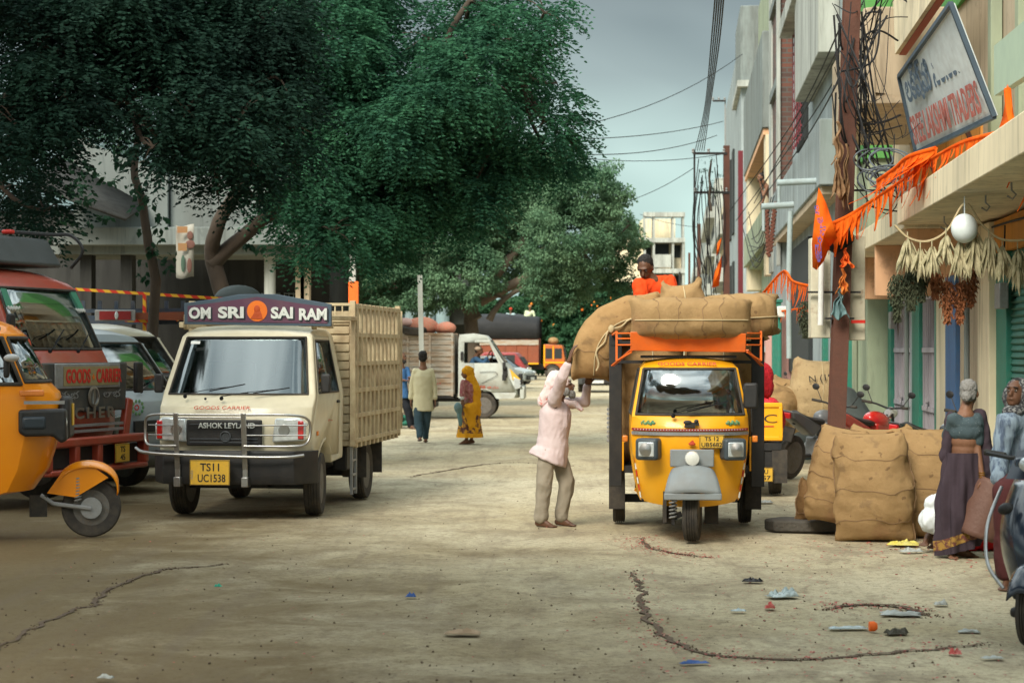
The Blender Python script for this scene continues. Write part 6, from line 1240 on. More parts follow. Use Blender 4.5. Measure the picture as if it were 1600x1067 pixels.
    if eyes:
        for s in (-1,1):
            e=MB(); e.ell(h(s*.03,-.083,.010),(.011*k,.006*k,.006*k),hrot,12,8); eo=e.build('eye',pm('eye_white',(.35,.33,.30),rough=.3),t,sm=60); e=MB(); e.ell(h(s*.03,-.090,.010),(.006*k,.003*k,.006*k),hrot,8,6); e.build('pupil',MC['matt_black'],eo)
            e=MB(); e.ell(h(s*.031,-.092,.034),(.022*k,.006*k,.005*k),(hrot[0],s*.1,yaw),10,6); e.build('eyebrow',hair or HAIR,t)
        if mst: e=MB(); e.ell(h(0,-.101,-.044),(.028*k,.008*k,.006*k),hrot,12,6); e.build('moustache',hair or HAIR,t)
    return t,L_,torso,h,hr
def sleeves(L_,sides,r0,r1,r2,to=1.,k=1.):
    o=[]
    for s in sides: W_=L_['el'+s].lerp(L_['wr'+s],to); o+=[('c',L_['sh'+s],L_['el'+s],r0*k,r1*k),('c',L_['el'+s],W_,r1*k,r2*k)]
    return o
def shirt_tail(L_,m,t,yaw,rx=.165,ry=.13,up=.20,down=.12,fl=.05,seed=0,back=.0,name='shirt_tail'):
    PV=L_['pelvis']; c,s=math.cos(yaw),math.sin(yaw)
    def f(u,v):
        a=u*2*PI; fo=(.010*math.sin(a*5+seed)+.008*math.sin(a*9-seed*2+v*2)+.012*noise.noise((math.cos(a)*2,math.sin(a)*2,v*2+seed)))*(.3+v); q=(.86+.14*min(1,v*2.2))
        x=(rx*q+fo+fl*v*.5)*math.cos(a); y=(ry*q+fo+fl*v*.5)*math.sin(a)+back*v*max(0,math.sin(a)); z=up-(up+down)*v-.035*v*math.sin(a*2+seed)-.04*v*max(0,math.sin(a))
        return PV+Vector((x*c-y*s,x*s+y*c,z))
    b=MB(); b.grid(f,56,14,cu=True); return b.build(name,m,t,sm=60,solid=.006)
def trouser(L_,k=1.,r=(.105,.082,.07,.068),drop=.9):
    o=[('e',L_['pelvis'],(.145*k,.115*k,.11*k)),('e',L_['pelvis']+Vector((0,0,.05)),(.135*k,.105*k,.07*k))]
    for s in 'lr': A_=L_['kn'+s].lerp(L_['an'+s],drop); o+=[('c',L_['hp'+s],L_['kn'+s],r[0]*k,r[1]*k),('c',L_['kn'+s],L_['kn'+s].lerp(A_,.5),r[1]*k,r[2]*k),('c',L_['kn'+s].lerp(A_,.5),A_,r[2]*k,r[3]*k)]
    return o
# --- porter holding the bent sack over his head ---
Y=19.9
def j(px,py,dy=0): return P(px,py,Y+dy)
jt=dict(head=j(880,604),neck=j(871,621),chest=j(868,645),pelvis=j(863,700),shl=j(866,624,-.16),ell=j(879,589,-.36),wrl=j(890,562,-.42),hdl=j(894,546,-.40),shr=j(880,630,.15),elr=j(914,628,.18),wrr=j(918,601,.1),hdr=j(920,592,.05),
 hpl=j(855,707,-.08),knl=j(850,757,-.09),anl=j(845,812,-.08),tol=j(862,818,-.14),hpr=j(870,707,.08),knr=j(886,752,.05),anr=j(876,810,.06),tor=j(894,818,.0))
for q in 'lr': jt['an'+q].z=.065; 
base=j(864,817); base.z=0
t,L_,tor,h,hr=person('barefoot old porter in a pale pink shirt holding up the bent jute sack',base,jt,(.93,-.15,.30),.0085,SKD,HAIRG,'short',.97,curl={'l':.35,'r':.15},palm={'l':(.8,.3,.2),'r':(0,0,1)},beard=HAIRG)
PSH=cloth('shirt_pink',(.58,.48,.475),(.46,.34,.34))
pr=coat(L_,1.,1.0,.12,.03,(-.05,0),.040)+[('c',L_['chest'].lerp(L_['neck'],.3),L_['sh'+q],.07,.062) for q in 'lr']+sleeves(L_,'l',.064,.054,.042,.66)+sleeves(L_,'r',.062,.052,.040,.86)
blob('shirt',pr,.010,PSH,t,wr=.010,wf=9,smooth=3)
blob('trousers',trouser(L_,1.,r=(.082,.078,.07,.068),drop=.92)[2:]+[('e',L_['pelvis'],(.11,.11,.09))],.011,cloth('trouser_khaki',(.30,.26,.20),(.22,.19,.14)),t,wr=.014,wf=7,seed=4)
# checked red and white towel over head and neck
TW=pm('towel',(.68,.54,.52),(.62,.16,.14),scale=14,amt=.9,rough=.95,lo=.58,hi=.64,bump=.4,bscale=20)
blob('head_towel',[('e',h(0,.035,.055),(.098,.115,.088),(0,0,hr[2])),('e',h(0,.10,-.02),(.085,.07,.13)),('e',h(0,.16,-.10),(.075,.06,.11)),('c',h(.02,.11,.0),h(-.0,.22,-.13),.06,.055),('c',h(.0,.1,-.14),h(.02,-.05,-.2),.045,.03),('c',h(.05,-.04,-.19),h(.0,-.11,-.28),.03,.02),('c',j(868,592,-.05)-t.location,j(848,628,-.02)-t.location,.08,.055)],.010,TW,t,wr=.014,wf=12)
# --- man in orange kneeling on the load ---
Y=20.9
jt=dict(head=j(1008,419),neck=j(1017,436,.05),chest=j(1025,452,.1),pelvis=j(1033,494,.3),shl=j(1000,446,.0),ell=j(1003,484,-.12),wrl=j(1018,497,-.35),shr=j(1046,441,.12),elr=j(1048,478,-.1),wrr=j(1030,495,-.3),hpl=j(1020,505,.3),knl=j(1008,508,-.05),anl=j(1012,512,.4),tol=j(1012,518,.55),hpr=j(1046,505,.3),knr=j(1052,508,0),anr=j(1050,512,.4),tor=j(1050,518,.55))
base=j(1030,512,.2)
t,L_,tor,h,hr=person('man in a bright orange-red shirt bending over the sacks on the rickshaw roof',base,jt,(-.28,-.80,-.52),.009,SKD,HAIR,'short',1.0,curl=.6)
blob('shirt',tor(.026)+sleeves(L_,'lr',.078,.068,.055,.8),.010,cloth('shirt_orange',(.72,.075,.015),(.55,.04,.012)),t,wr=.014,wf=9)
blob('trousers',trouser(L_),.014,cloth('trouser_dark',(.05,.05,.06)),t,wr=.01)
# --- walker seen from behind ---
Y=38.0
jt=dict(head=j(661,559),neck=j(661,572),chest=j(661,588),pelvis=j(661,628),shl=j(674,580),ell=j(679,604,.03),wrl=j(680,625,.0),shr=j(648,580),elr=j(643,604,.03),wrr=j(642,625,.0),hpl=j(667,632),knl=j(666,660,.02),anl=j(665,686,.05),tol=j(664,690,.3),hpr=j(654,632),knr=j(654,661,-.12),anr=j(656,686,-.3),tor=j(655,690,-.1))
jt['anr'].z=.10; jt['anl'].z=.065; base=j(660,690); base.z=0
t,L_,tor,h,hr=person('man in a loose cream shirt and slate trousers walking away down the road',base,jt,(.05,1,0),.014,SK,HAIR,'short',1.02,eyes=False,feet=True)
blob('shirt',coat(L_,1.05,1.38,.17,.0,(0,0),.006)+[('c',L_['chest'].lerp(L_['neck'],.35),L_['sh'+q],.07,.058) for q in 'lr']+sleeves(L_,'lr',.055,.050,.046,.82),.013,cloth('shirt_cream',(.60,.55,.36),(.5,.45,.3)),t,wr=.009,wf=6)
blob('trousers',trouser(L_,r=(.10,.078,.066,.06)),.015,cloth('trouser_slate',(.045,.075,.09)),t,wr=.012)
for s in 'lr': blob('sandal',[('e',L_['an'+s]+Vector((0,.07 if s=='l' else .05,-.055)),(.05,.14,.02))],.012,MC['black'],t)
# --- man in blue leaning by the cart ---
Y=44.5
jt=dict(head=j(628,558),neck=j(627,570),chest=j(626,585),pelvis=j(629,615),shl=j(615,576),ell=j(612,592,-.05),wrl=j(632,594,-.15),shr=j(636,577,.1),elr=j(640,594,0),wrr=j(640,590,-.2),hpl=j(625,617),knl=j(636,638,-.05),anl=j(641,656),tol=j(648,659,-.1),hpr=j(632,617,.1),knr=j(638,637,.1),anr=j(645,655,.1),tor=j(651,658,0))
for q in 'lr': jt['an'+q].z=.07
base=j(636,660); base.z=0
t,L_,tor,h,hr=person('dark haired man in a blue shirt leaning beside the cream cart',base,jt,(.92,-.38,0),.015,SKD,HAIR,'short',1.0,beard=HAIR,eyes=True)
blob('shirt',coat(L_,1.,1.0,.10,.0,(0,0),.012)+[('c',L_['chest'].lerp(L_['neck'],.35),L_['sh'+q],.07,.058) for q in 'lr']+sleeves(L_,'lr',.055,.050,.046,.15),.014,cloth('shirt_blue',(.045,.12,.26),(.03,.08,.18)),t,wr=.008)
blob('trousers',trouser(L_,r=(.10,.078,.066,.06),drop=1.),.016,cloth('trouser_black',(.018,.02,.025)),t,wr=.01)
for s in 'lr': blob('shoe',[('e',L_['an'+s]+Vector((.06,0,-.03)),(.13,.05,.04))],.012,MC['black'],t)
# --- woman in yellow sari ---
Y=37.3
jt=dict(head=j(729,583),neck=j(732,594),chest=j(733,605),pelvis=j(734,637),shl=j(724,598,-.1),ell=j(722,617,-.17),wrl=j(722,632,-.2),shr=j(742,599,.1),elr=j(744,618,.1),wrr=j(733,624,-.1),hpl=j(730,640),knl=j(730,665),anl=j(729,688,-.05),tol=j(722,691,-.07),hpr=j(739,640),knr=j(737,665),anr=j(737,688,.04),tor=j(730,691,.02))
for q in 'lr': jt['an'+q].z=.065
base=j(733,693); base.z=0
t,L_,tor,h,hr=person('woman in a yellow head-cloth and patterned skirt standing by the white truck',base,jt,(-.97,-.2,.0),.013,SK,HAIR,'short',.92,mst=False)
YS=cloth('sari_yellow',(.74,.34,.02),(.60,.24,.015),scale=4); SP=pm('skirt_print',(.66,.30,.02),(.09,.03,.03),scale=13,amt=.95,rough=.9,lo=.46,hi=.52)
blob('blouse',tor(.014)+sleeves(L_,'lr',.058,.052,.045,0.1),.013,pm('blouse_print',(.28,.05,.06),(.5,.3,.25),scale=22,amt=.8,rough=.9),t,wr=.008)
b=MB(); PV=L_['pelvis']
b.grid(lambda u,v:(PV.x+(.15+.09*v)*(1+.08*math.sin(u*2*PI*9)*v)*math.cos(u*2*PI)+.0,PV.y+(.13+.08*v)*(1+.08*math.sin(u*2*PI*9)*v)*math.sin(u*2*PI),PV.z+.10-(PV.z-.02)*v),60,14,cu=True); sk=b.build('skirt',SP,t,sm=60)
b=MB(); b.grid(lambda u,v:(PV.x+(.232+.008*v)*(1+.075*math.sin(u*2*PI*9))*math.cos(u*2*PI),PV.y+(.205+.008*v)*(1+.075*math.sin(u*2*PI*9))*math.sin(u*2*PI),PV.z+.10-(PV.z-.02)*(.88+.125*v)),60,4,cu=True); b.build('skirt_border',YS,sk,sm=60)
blob('head_cloth',[('e',h(0,.028,.045),(.096,.112,.092),(0,0,hr[2])),('e',h(0,.07,-.05),(.09,.07,.14)),('c',h(0,.08,-.1),L_['chest']+Vector((.10,0,-.05)),.095,.11),('c',L_['chest']+Vector((.11,0,-.05)),L_['pelvis']+Vector((.13,-.02,-.1)),.11,.08),('c',L_['chest']+Vector((.13,-.02,-.3)),L_['pelvis']+Vector((.02,-.12,-.05)),.08,.10),('c',L_['pelvis']+Vector((.0,-.13,0)),L_['pelvis']+Vector((.05,-.13,-.35)),.10,.07),('e',L_['pelvis']+Vector((.06,-.12,-.42)),(.1,.05,.09))],.014,YS,t,wr=.022,wf=9)
blob('bangle',[('c',L_['ell'].lerp(L_['wrl'],.0),L_['ell'].lerp(L_['wrl'],.35),.047,.043)],.012,MC['white'],t)
o=blob('carried_bag',[('e',(0,0,.16),(.075,.09,.10)),('c',(.02,0,.1),(.04,.02,-.16),.05,.035)],.015,cloth('bag_teal',(.16,.22,.22),(.08,.22,.2),scale=5),None,wr=.012); tag(o,'grey-green bag carried low by the woman in the yellow head-cloth','bag'); o.location=j(716,650,-.3)
# --- standing woman at right, back to us ---
Y=16.9
jt=dict(head=j(1515,614,.05),neck=j(1509,641,.02),chest=j(1508,668),pelvis=j(1505,728),shl=j(1490,655,-.03),ell=j(1478,690,.12),wrl=j(1490,712,.25),shr=j(1526,655,.0),elr=j(1527,700,-.05),wrr=j(1535,748,-.12),hdr=j(1538,764,-.14),hpl=j(1496,735),knl=j(1494,800),anl=j(1486,862,.0),tol=j(1492,868,-.2),hpr=j(1514,735),knr=j(1512,800),anr=j(1500,862,.05),tor=j(1530,868,.0))
for q in 'lr': jt['an'+q].z=.06
base=j(1500,870); base.z=0
t,L_,tor,h,hr=person('grey haired barefoot woman in a dark plum sari and speckled blouse, back turned',base,jt,(.45,.88,.05),.0085,SK,HAIRG,'bun',.90,curl={'l':.5,'r':.7},mst=False,eyes=False)
blob('blouse',[('e',L_['chest']+Vector((0,0,-.03)),(.152,.115,.10),hr),('e',L_['chest']+Vector((0,0,.03)),(.15,.108,.07),hr)]+[('c',L_['chest'],L_['sh'+s],.095,.058) for s in 'lr']+[('c',L_['sh'+s],L_['sh'+s].lerp(L_['el'+s],.75),.056,.053) for s in 'lr'],.009,pm('blouse_speckle',(.05,.075,.085),(.30,.33,.33),scale=70,amt=.9,rough=.9,lo=.62,hi=.68),t,wr=.006,wf=14)
SAR=cloth('sari_plum',(.058,.042,.052),(.034,.025,.033),bs=10,scale=7); PV=L_['pelvis']
def skf(u,v,ex=0.):
    a=u*2*PI; z=PV.z+.115-(PV.z+.06)*v; bx=L_['pelvis'].lerp(Vector((-.02,0,PV.z)),v).x
    fo=.015*math.sin(a*7+3*v)+.012*math.sin(a*13-5*v)+.015*noise.noise((math.cos(a)*3,math.sin(a)*3,v*5)); r=.146+.045*math.sin(min(v*2.2,1.57))-.045*max(0,v-.55)
    return Vector((bx+(r+fo*v**.5*1.6+ex)*math.cos(a)*1.02,PV.y+(r*.84+fo*v**.5*1.4+ex)*math.sin(a),z+.045*math.cos(a)*v))
b=MB(); b.grid(skf,90,30,cu=True); sk=b.build('sari_skirt',SAR,t,sm=60)
b=MB(); b.grid(lambda u,v:skf(.50+u*.62,.80+.10*v-.13*(u-.5),.004),50,4); b.build('sari_border',pm('border_gold',(.12,.04,.03),(.34,.20,.04),scale=26,amt=.9,rough=.8,lo=.45,hi=.55),sk,sm=60)
blob('sari_drape',[('c',L_['shr']+Vector((.03,.06,.02)),L_['pelvis']+Vector((.20,.02,.05)),.06,.08),('c',L_['shr']+Vector((.02,.08,-.0)),L_['pelvis']+Vector((.17,.10,-.25)),.06,.09),('c',L_['pelvis']+Vector((.20,.02,.05)),L_['pelvis']+Vector((.16,.08,-.42)),.075,.07),('c',L_['shl']+Vector((-.02,.05,.03)),L_['pelvis']+Vector((-.14,.05,.06)),.035,.05)],.012,SAR,t,wr=.016,wf=9)
b=MB()
for k in range(3): c=L_['elr'].lerp(L_['wrr'],.80+.07*k); b.lathe([(.027,-.004),(.032,0),(.027,.004),(.024,0),(.027,-.004)],c,'z',18)
b.build('bangle',pm('gold',(.75,.42,.06),rough=.25,metal=.8),t)
# winnowing pan in her hand
b=MB(); b.grid(lambda u,v:((u-.5)*.40*(1-.25*(v-.5)**2*4*abs(u-.5)*2),.10*((u-.5)**2*4)*(1)+.03*v,.50*v+.0*(u)),16,14)
o=b.build('winnowing_pan',pm('pan_brown',(.14,.07,.05),(.09,.045,.035),scale=4,rough=.55,bump=.2),solid=.012,sm=60); tag(o,'shallow brown pan held at her side by the plum-saried woman','pan'); o.location=j(1522,838,-.24); o.rotation_euler=(-.1,.33,-.35)
# --- reclining person behind her: white dhoti, soles towards us ---
Y=17.6
jt=dict(head=j(1568,738,.6),neck=j(1562,752,.6),chest=j(1552,775,.55),pelvis=j(1528,826,.4),shl=j(1542,765,.4),ell=j(1540,800,.2),wrl=j(1530,815,.0),shr=j(1570,765,.7),elr=j(1580,800,.6),wrr=j(1575,820,.4),hpl=j(1512,830,.3),knl=j(1478,806,.0),anl=j(1450,838,-.15),tol=j(1436,842,-.4),hpr=j(1512,832,.45),knr=j(1482,818,.2),anr=j(1462,842,.0),tor=j(1448,850,-.3))
for q in 'lr': jt['an'+q].z=max(.065,jt['an'+q].z)
base=j(1500,848); base.z=0
t,L_,tor,h,hr=person('person resting on the ground in white cloth, bare soles showing left of the standing woman',base,jt,(-.8,-.6,.1),.010,SKD,HAIR,'short',.95)
blob('dhoti',[('e',L_['pelvis'],(.2,.17,.13)),('c',L_['hpl'],L_['knl'],.12,.115),('c',L_['hpr'],L_['knr'],.12,.11),('c',L_['knl'],L_['knl'].lerp(L_['anl'],.6),.115,.06),('c',L_['knr'],L_['knr'].lerp(L_['anr'],.5),.11,.08)],.012,cloth('dhoti_white',(.62,.66,.68),(.5,.54,.56)),t,wr=.018,wf=8)
blob('shirt',tor(.02)+sleeves(L_,'lr',.068,.06,.05,.8),.012,cloth('shirt_faded',(.35,.16,.14)),t,wr=.012)
# --- seated figure with patterned head scarf at the right edge ---
Y=15.0
jt=dict(head=j(1588,616),neck=j(1592,640,.02),chest=j(1597,670,.04),pelvis=j(1606,745,.05),shl=j(1572,662,-.1),ell=j(1562,715,-.12),wrl=j(1560,760,-.25),shr=j(1622,660,.1),elr=j(1632,710,.1),wrr=j(1625,750,-.1),hpl=j(1596,752,-.05),knl=j(1572,770,-.35),anl=j(1575,860,-.3),tol=j(1565,868,-.5),hpr=j(1618,752,.05),knr=j(1612,770,-.35),anr=j(1612,860,-.3),tor=j(1605,868,-.5))
for q in 'lr': jt['an'+q].z=.065
base=j(1590,880); base.z=0
t,L_,tor,h,hr=person('seated person in a patterned head scarf and blue-white shawl behind the scooter',base,jt,(-.6,-.75,.25),.009,SKD,HAIR,'short',.98,mst=False)
SCF=pm('scarf',(.035,.035,.04),(.24,.24,.23),scale=50,amt=.85,rough=.9,lo=.50,hi=.56)
blob('head_scarf',[('e',h(0,.04,.045),(.095,.10,.092)),('e',h(0,.05,-.05),(.10,.085,.13)),('e',h(.07,.0,-.03),(.03,.06,.09)),('e',h(-.07,.0,-.03),(.03,.06,.09)),('e',h(0,-.02,-.14),(.085,.08,.05))],.009,SCF,t,wr=.008,wf=16)
blob('shawl',tor(.03)+sleeves(L_,'lr',.075,.065,.06,.7),.011,pm('shawl_blue',(.22,.28,.34),(.04,.06,.11),scale=9,amt=.8,rough=.95,lo=.45,hi=.6,stretch=(3,3,.5),bump=.3),t,wr=.018,wf=9)
blob('lower_cloth',trouser(L_,r=(.12,.1,.09,.09)),.014,cloth('cloth_maroon',(.09,.03,.03)),t,wr=.014)
b=MB(); b.box((0,0,.24),(.7,.55,.48)); 
for z in (.12,.36): b.box((0,-.28,z),(.70,.02,.03))
o=b.build('stone_ledge',MC['stone_dark'],bev=.015); tag(o,'low dark stone seat under the person in the head scarf','stone'); o.location=j(1640,547,.12); o.location.z=0
# --- man on the balcony ---
def s3(s,t_,z): return W(s,t_,z)
jt=dict(head=s3(59.3,2.42,6.85),neck=s3(59.35,2.55,6.66),chest=s3(59.4,2.66,6.45),pelvis=s3(59.5,2.9,6.0),shl=s3(59.2,2.62,6.58),ell=s3(59.15,2.5,6.3),wrl=s3(59.2,2.42,6.62),shr=s3(59.7,2.62,6.58),elr=s3(59.7,2.5,6.15),wrr=s3(59.4,2.45,6.1),hpl=s3(59.4,2.9,5.9),knl=s3(59.4,2.92,5.45),anl=s3(59.4,2.95,5.0),tol=s3(59.4,2.8,4.95),hpr=s3(59.6,2.9,5.9),knr=s3(59.6,2.92,5.45),anr=s3(59.6,2.95,5.0),tor=s3(59.6,2.8,4.95))
t,L_,tor,h,hr=person('bare-chested bearded man leaning over the balcony with his chin on his hand',s3(59.5,2.85,4.92),jt,(-.9,-.4,-.1),.016,SK,HAIR,'short',1.0,beard=HAIR)
blob('lungi',trouser(L_,r=(.12,.12,.11,.11)),.02,cloth('lungi',(.3,.3,.32)),t)
# --- driver of the white truck ---
bpy.context.view_layer.update()
def wq(x,y,z): return local_on(WT,(x,y,z))
jt=dict(head=wq(-.55,1.08,1.74),neck=wq(-.52,1.15,1.6),chest=wq(-.48,1.2,1.45),pelvis=wq(-.45,1.28,1.05),shl=wq(-.30,1.15,1.52),ell=wq(-.25,.95,1.35),wrl=wq(-.32,.80,1.52),shr=wq(-.64,1.15,1.52),elr=wq(-.70,.95,1.40),wrr=wq(-.66,.84,1.62),hpl=wq(-.4,1.25,1.0),knl=wq(-.4,.85,1.0),anl=wq(-.4,.75,.72),tol=wq(-.4,.6,.7),hpr=wq(-.52,1.25,1.0),knr=wq(-.52,.85,1.0),anr=wq(-.52,.75,.72),tor=wq(-.52,.6,.7))
t,L_,tor,h,hr=person('driver in a blue shirt and pale head wrap inside the white truck cab',wq(-.45,1.25,.9),jt,(.9,-.4,0),.016,SKD,HAIR,'short',.95)
blob('shirt',tor(.02)+sleeves(L_,'lr',.066,.06,.05,.6),.016,cloth('shirt_navy',(.04,.09,.16)),t,wr=.01); blob('head_wrap',[('e',h(0,.03,.06),(.10,.11,.07))],.016,cloth('wrap_beige',(.5,.38,.28)),t,wr=.008)
# --- two people on the black tarpaulin ---
for i,(px,py,lab,c,hd) in enumerate([(798,497,'distant person with a red cap sitting on the black tarpaulin',(.45,.6,.6),(.5,.06,.03)),(828,493,'distant person in a pale lime shirt crouching on the black tarpaulin',(.62,.68,.45),(.35,.2,.1))]):
    Y=118.3; s=1.0
    jt=dict(head=j(px,py-13),neck=j(px,py-8),chest=j(px-1,py-2),pelvis=j(px-3,py+8,.1),shl=j(px-6,py-6),ell=j(px-8,py+1),wrl=j(px-3,py+4,-.2),shr=j(px+5,py-6),elr=j(px+7,py+1),wrr=j(px+4,py+5,-.2),hpl=j(px-4,py+9),knl=j(px-2,py+5,-.4),anl=j(px,py+11,-.3),tol=j(px+2,py+11,-.4),hpr=j(px,py+9),knr=j(px+3,py+5,-.4),anr=j(px+5,py+11,-.3),tor=j(px+6,py+11,-.4))
    t,L_,tor,h,hr=person(lab,j(px-2,py+11),jt,(.5,-.8,0),.03,SKD,HAIR,None,1.,eyes=False)
    blob('shirt',tor(.03)+sleeves(L_,'lr',.08,.07,.06,.5),.03,cloth('shirt_far_%s'%('lime','pale')[1-i],c),t); blob('cap',[('e',h(0,.0,.05),(.11,.12,.09))],.03,cloth('cap_%s'%('red','brown')[i],hd),t)
# ===== poles, wires, bunting, hanging herbs, litter =====
def wire(label,pts,r=.008,m='wire',group=None,name='overhead_wire',cat='cable',sag=None):
    pts=[Vector(p) for p in pts]
    if sag and len(pts)==2: a,c=pts; pts=[a.lerp(c,i/16)-Vector((0,0,sag*4*(i/16)*(1-i/16))) for i in range(17)]
    else: pts=path(pts,6)
    b=MB(); b.tube(pts,r,5); o=b.build(name,MC[m],sm=60); tag(o,label,cat,group); return centre(o)
# main brown steel pole
p0=P(1303,800,24.0); p0.z=-.05; p1=P(1333,-60,24.0)
PO=thing('steel_pole','rust brown steel girder pole rising between the sack heap and the shops','pole',(p0.x,p0.y,0)); o0=PO.location
b=MB(off=o0); d=(p1-p0); 
for off,wd,dp in ((Vector((0,0,0)),.02,.18),(Vector((0,-.09,0)),.19,.022),(Vector((0,.09,0)),.19,.022)):
    vs=[]
    for q in (p0,p1):
        q=q+off; vs+=[q+Vector((-wd/2,-dp/2,0)),q+Vector((wd/2,-dp/2,0)),q+Vector((wd/2,dp/2,0)),q+Vector((-wd/2,dp/2,0))]
    b.add(vs,[(3,2,1,0),(4,5,6,7),(0,1,5,4),(1,2,6,5),(2,3,7,6),(3,0,4,7)])
b.build('post',MC['rust_brown'],PO,bev=.003)
SH=pm('rusty_sheet',(.56,.53,.40),(.22,.09,.04),scale=3.2,amt=.9,rough=.7,lo=.55,hi=.68,bump=.2,dust=.25)
b=MB(off=o0); 
def bx(b,x0,x1,y0_,y1_,Yd,dp=.02): q=P(x0,y1_,Yd); r=P(x1,y0_,Yd); b.bb(q.x,r.x,Yd,Yd+dp,q.z,r.z)
bx(b,1267,1298,372,528,24.15,.22); bo=b.build('cabinet',SH,PO,bev=.01); b=MB(off=o0); bx(b,1318,1352,368,532,24.15,.22); b.build('cabinet',SH,PO,bev=.01)
b=MB(off=o0); bx(b,1262,1345,455,458,24.05,.04); bx(b,1290,1335,496,499,24.0,.1); bx(b,1330,1400,296,299,24.3,.04); b.build('bracket',MC['black'],PO)
b=MB(off=o0); b.tube([P(1284,392,24.0),P(1282,508,24.0)],.035,12); b.build('conduit',MC['white'],PO)
b=MB(off=o0); b.ell(P(1313,372,23.8),(.17,.1,.12),(0,0,0)); b.ell(P(1306,384,23.75),(.10,.08,.09)); b.build('black_cable_coil',MC['matt_black'],PO); 
b=MB(off=o0); bx(b,1330,1352,500,505,24.0,.02); b.build('cable_tie',MC['red'],PO)
# hanging rags and bag on the pole
def rag(label,px,py,h,w,m,Yd=23.7,seed=0,cat='cloth'):
    f=lambda u,v:((u-.5)*w*(.25+1.5*v**1.5)+.07*noise.noise((v*3,seed,.2)),.03*math.sin(u*17+seed)+.03*noise.noise((u*5,v*6,seed)),-h*v*(1+.12*math.sin(u*9+seed))-.04*abs(u-.5)*v)
    b=MB(); b.grid(f,16,18); o=b.build('hanging_cloth',m,sm=60,solid=.006); tag(o,label,cat); o.location=P(px,py,Yd); return o
RT_=cloth('rag_tan',(.25,.15,.08),(.14,.08,.04),scale=25)
rag('knotted tan rag tied highest on the brown pole',1308,190,.45,.07,RT_,23.7,1); rag('tan cloth strip trailing below the knotted rag on the pole',1322,225,.7,.06,RT_,23.65,5); rag('tan bag corner flaring left of the pole over the flags',1308,250,.42,.11,RT_,23.6,8)
rag('orange cloth knot above the teal one on the pole',1316,420,.28,.10,pm('cloth_orange2',(.72,.22,.04),rough=.9),23.7,3); rag('teal cloth hanging from the pole under the orange knot',1313,450,.34,.14,cloth('rag_teal',(.16,.26,.27)),23.7,4); rag('small scarlet rag right of the cable coil on the pole',1322,388,.2,.10,MC['orange_fabric'],23.7,6)
# far steel poles
def pole(label,px,ptop,Yd,wd,m='rust_brown',arms=(),lean=0,pbot=None):
    a=P(px,547,Yd); a.z=0; T=thing('utility_pole',label,'pole',a,0,'poles down the right side of the street'); b=MB(off=a); c=P(px+lean,ptop,Yd); vs=[]; w=wd/2
    b.bar(a,c,wd,wd*.8); b.build('post',MC[m],T,bev=.004)
    for x0,x1,y in arms:
        f=MB(off=a); f.bar(P(x0,y,Yd-.1),P(x1,y,Yd-.1),.07,.07); ao=f.build('crossarm',MC['black'],T)
        for k in range(3): g=MB(off=a); q=P(x0+(x1-x0)*k/2.2,y,Yd-.1); g.lathe([(.02,0),(.05,.04),(.03,.07),(.05,.11),(.02,.15)],q,'z',10); g.build('insulator',MC['steel'],ao)
    return T
pole('tall dark brown pole with two crossarms far down the street',1135,228,60,.22,arms=((1083,1136,240),(1086,1140,301)))
pole('dark maroon pole with a pointed spike just right of the crossarm pole',1157,236,66,.19,m='maroon')
pole('thin dark pole standing at the left ends of the crossarms',1085,236,60,.07,m='black')
pole('short brown pole in front of the far off-white building',1092,350,75,.16); pole('stub of brown pole far down beside the apartment block',1077,395,90,.12); pole('thin farthest pole near the cream apartment block',1062,425,110,.12,m='black')
pole('slim grey lamp post with a side arm by the tall white building',1133,155,80,.06,m='steel',arms=((1114,1134,158),)); 
b=MB(); 
a=P(550,547,44); a.z=0; T=thing('utility_pole','pale concrete utility pole rising behind the cream van load box','pole',a); b=MB(off=a); b.bar(a,P(551,372,44),.16,.14); b.build('post',WHITE2,T); b=MB(off=a); b.bb(P(545,470,43.7).x,P(560,470,43.7).x,43.6,43.8,P(545,476,43.7).z,P(545,440,43.7).z); b.build('orange_wrap',MC['orange_fabric'],T)
a=P(661,547,50); a.z=0; T=thing('utility_pole','pale leaning post behind the pink sacks of the white truck','pole',a); b=MB(off=a); b.bar(a,P(656,430,50),.13,.12); b.build('post',WHITE2,T)
a=P(1218,547,40); a.z=0; T=thing('meter_post','slim green post carrying a small white meter box','post',a); b=MB(off=a); b.tube([a,P(1218,486,40)],.045,8); b.build('post',MC['green_paint'],T); b=MB(off=a); b.box(P(1222,487,39.9),(.20,.12,.22)); b.build('meter_box',MC['white'],T,bev=.02)
# grey pipe rails beside the balcony
for i,(x0,x1,y,s) in enumerate([(1214,1276,284,'upper'),(1190,1240,321,'lower')]):
    b=MB(); b.tube([P(x0,y+2,37),P(x1,y-1,37)],.06,10); b.tube([P(x0+3,y+2,37),P(x0+3,y+40,37)],.03,8); o=b.build('pipe_arm',pm('pipe_blue',(.36,.44,.45),rough=.6,dust=.2),sm=50); tag(o,'%s grey-blue pipe arm sticking out towards the street'%s,'pipe'); centre(o)
b=MB(); b.tube([P(1235,330,36.5),P(1232,440,36.5),P(1233,560,36.5)],.05,8); o=b.build('drain_pipe',MC['pipe_blue'],sm=50); tag(o,'pale vertical pipe running down under the balcony','pipe'); centre(o)
# creeper on the far crossarm pole
a=P(1112,547,59); a.z=0
tree('green creeper hanging from the wires beside the crossarm pole',P(1110,330,59),[([P(1110,330,59),P(1108,280,59),P(1112,250,59)],.04,.02)],PX([(1112,262,20),(1105,285,16),(1120,280,14),(1116,305,11),(1100,270,10)],59,jit=.3),'tiny',PEEP,BARK,.9,name='creeper',twigs=False,cat='plant')
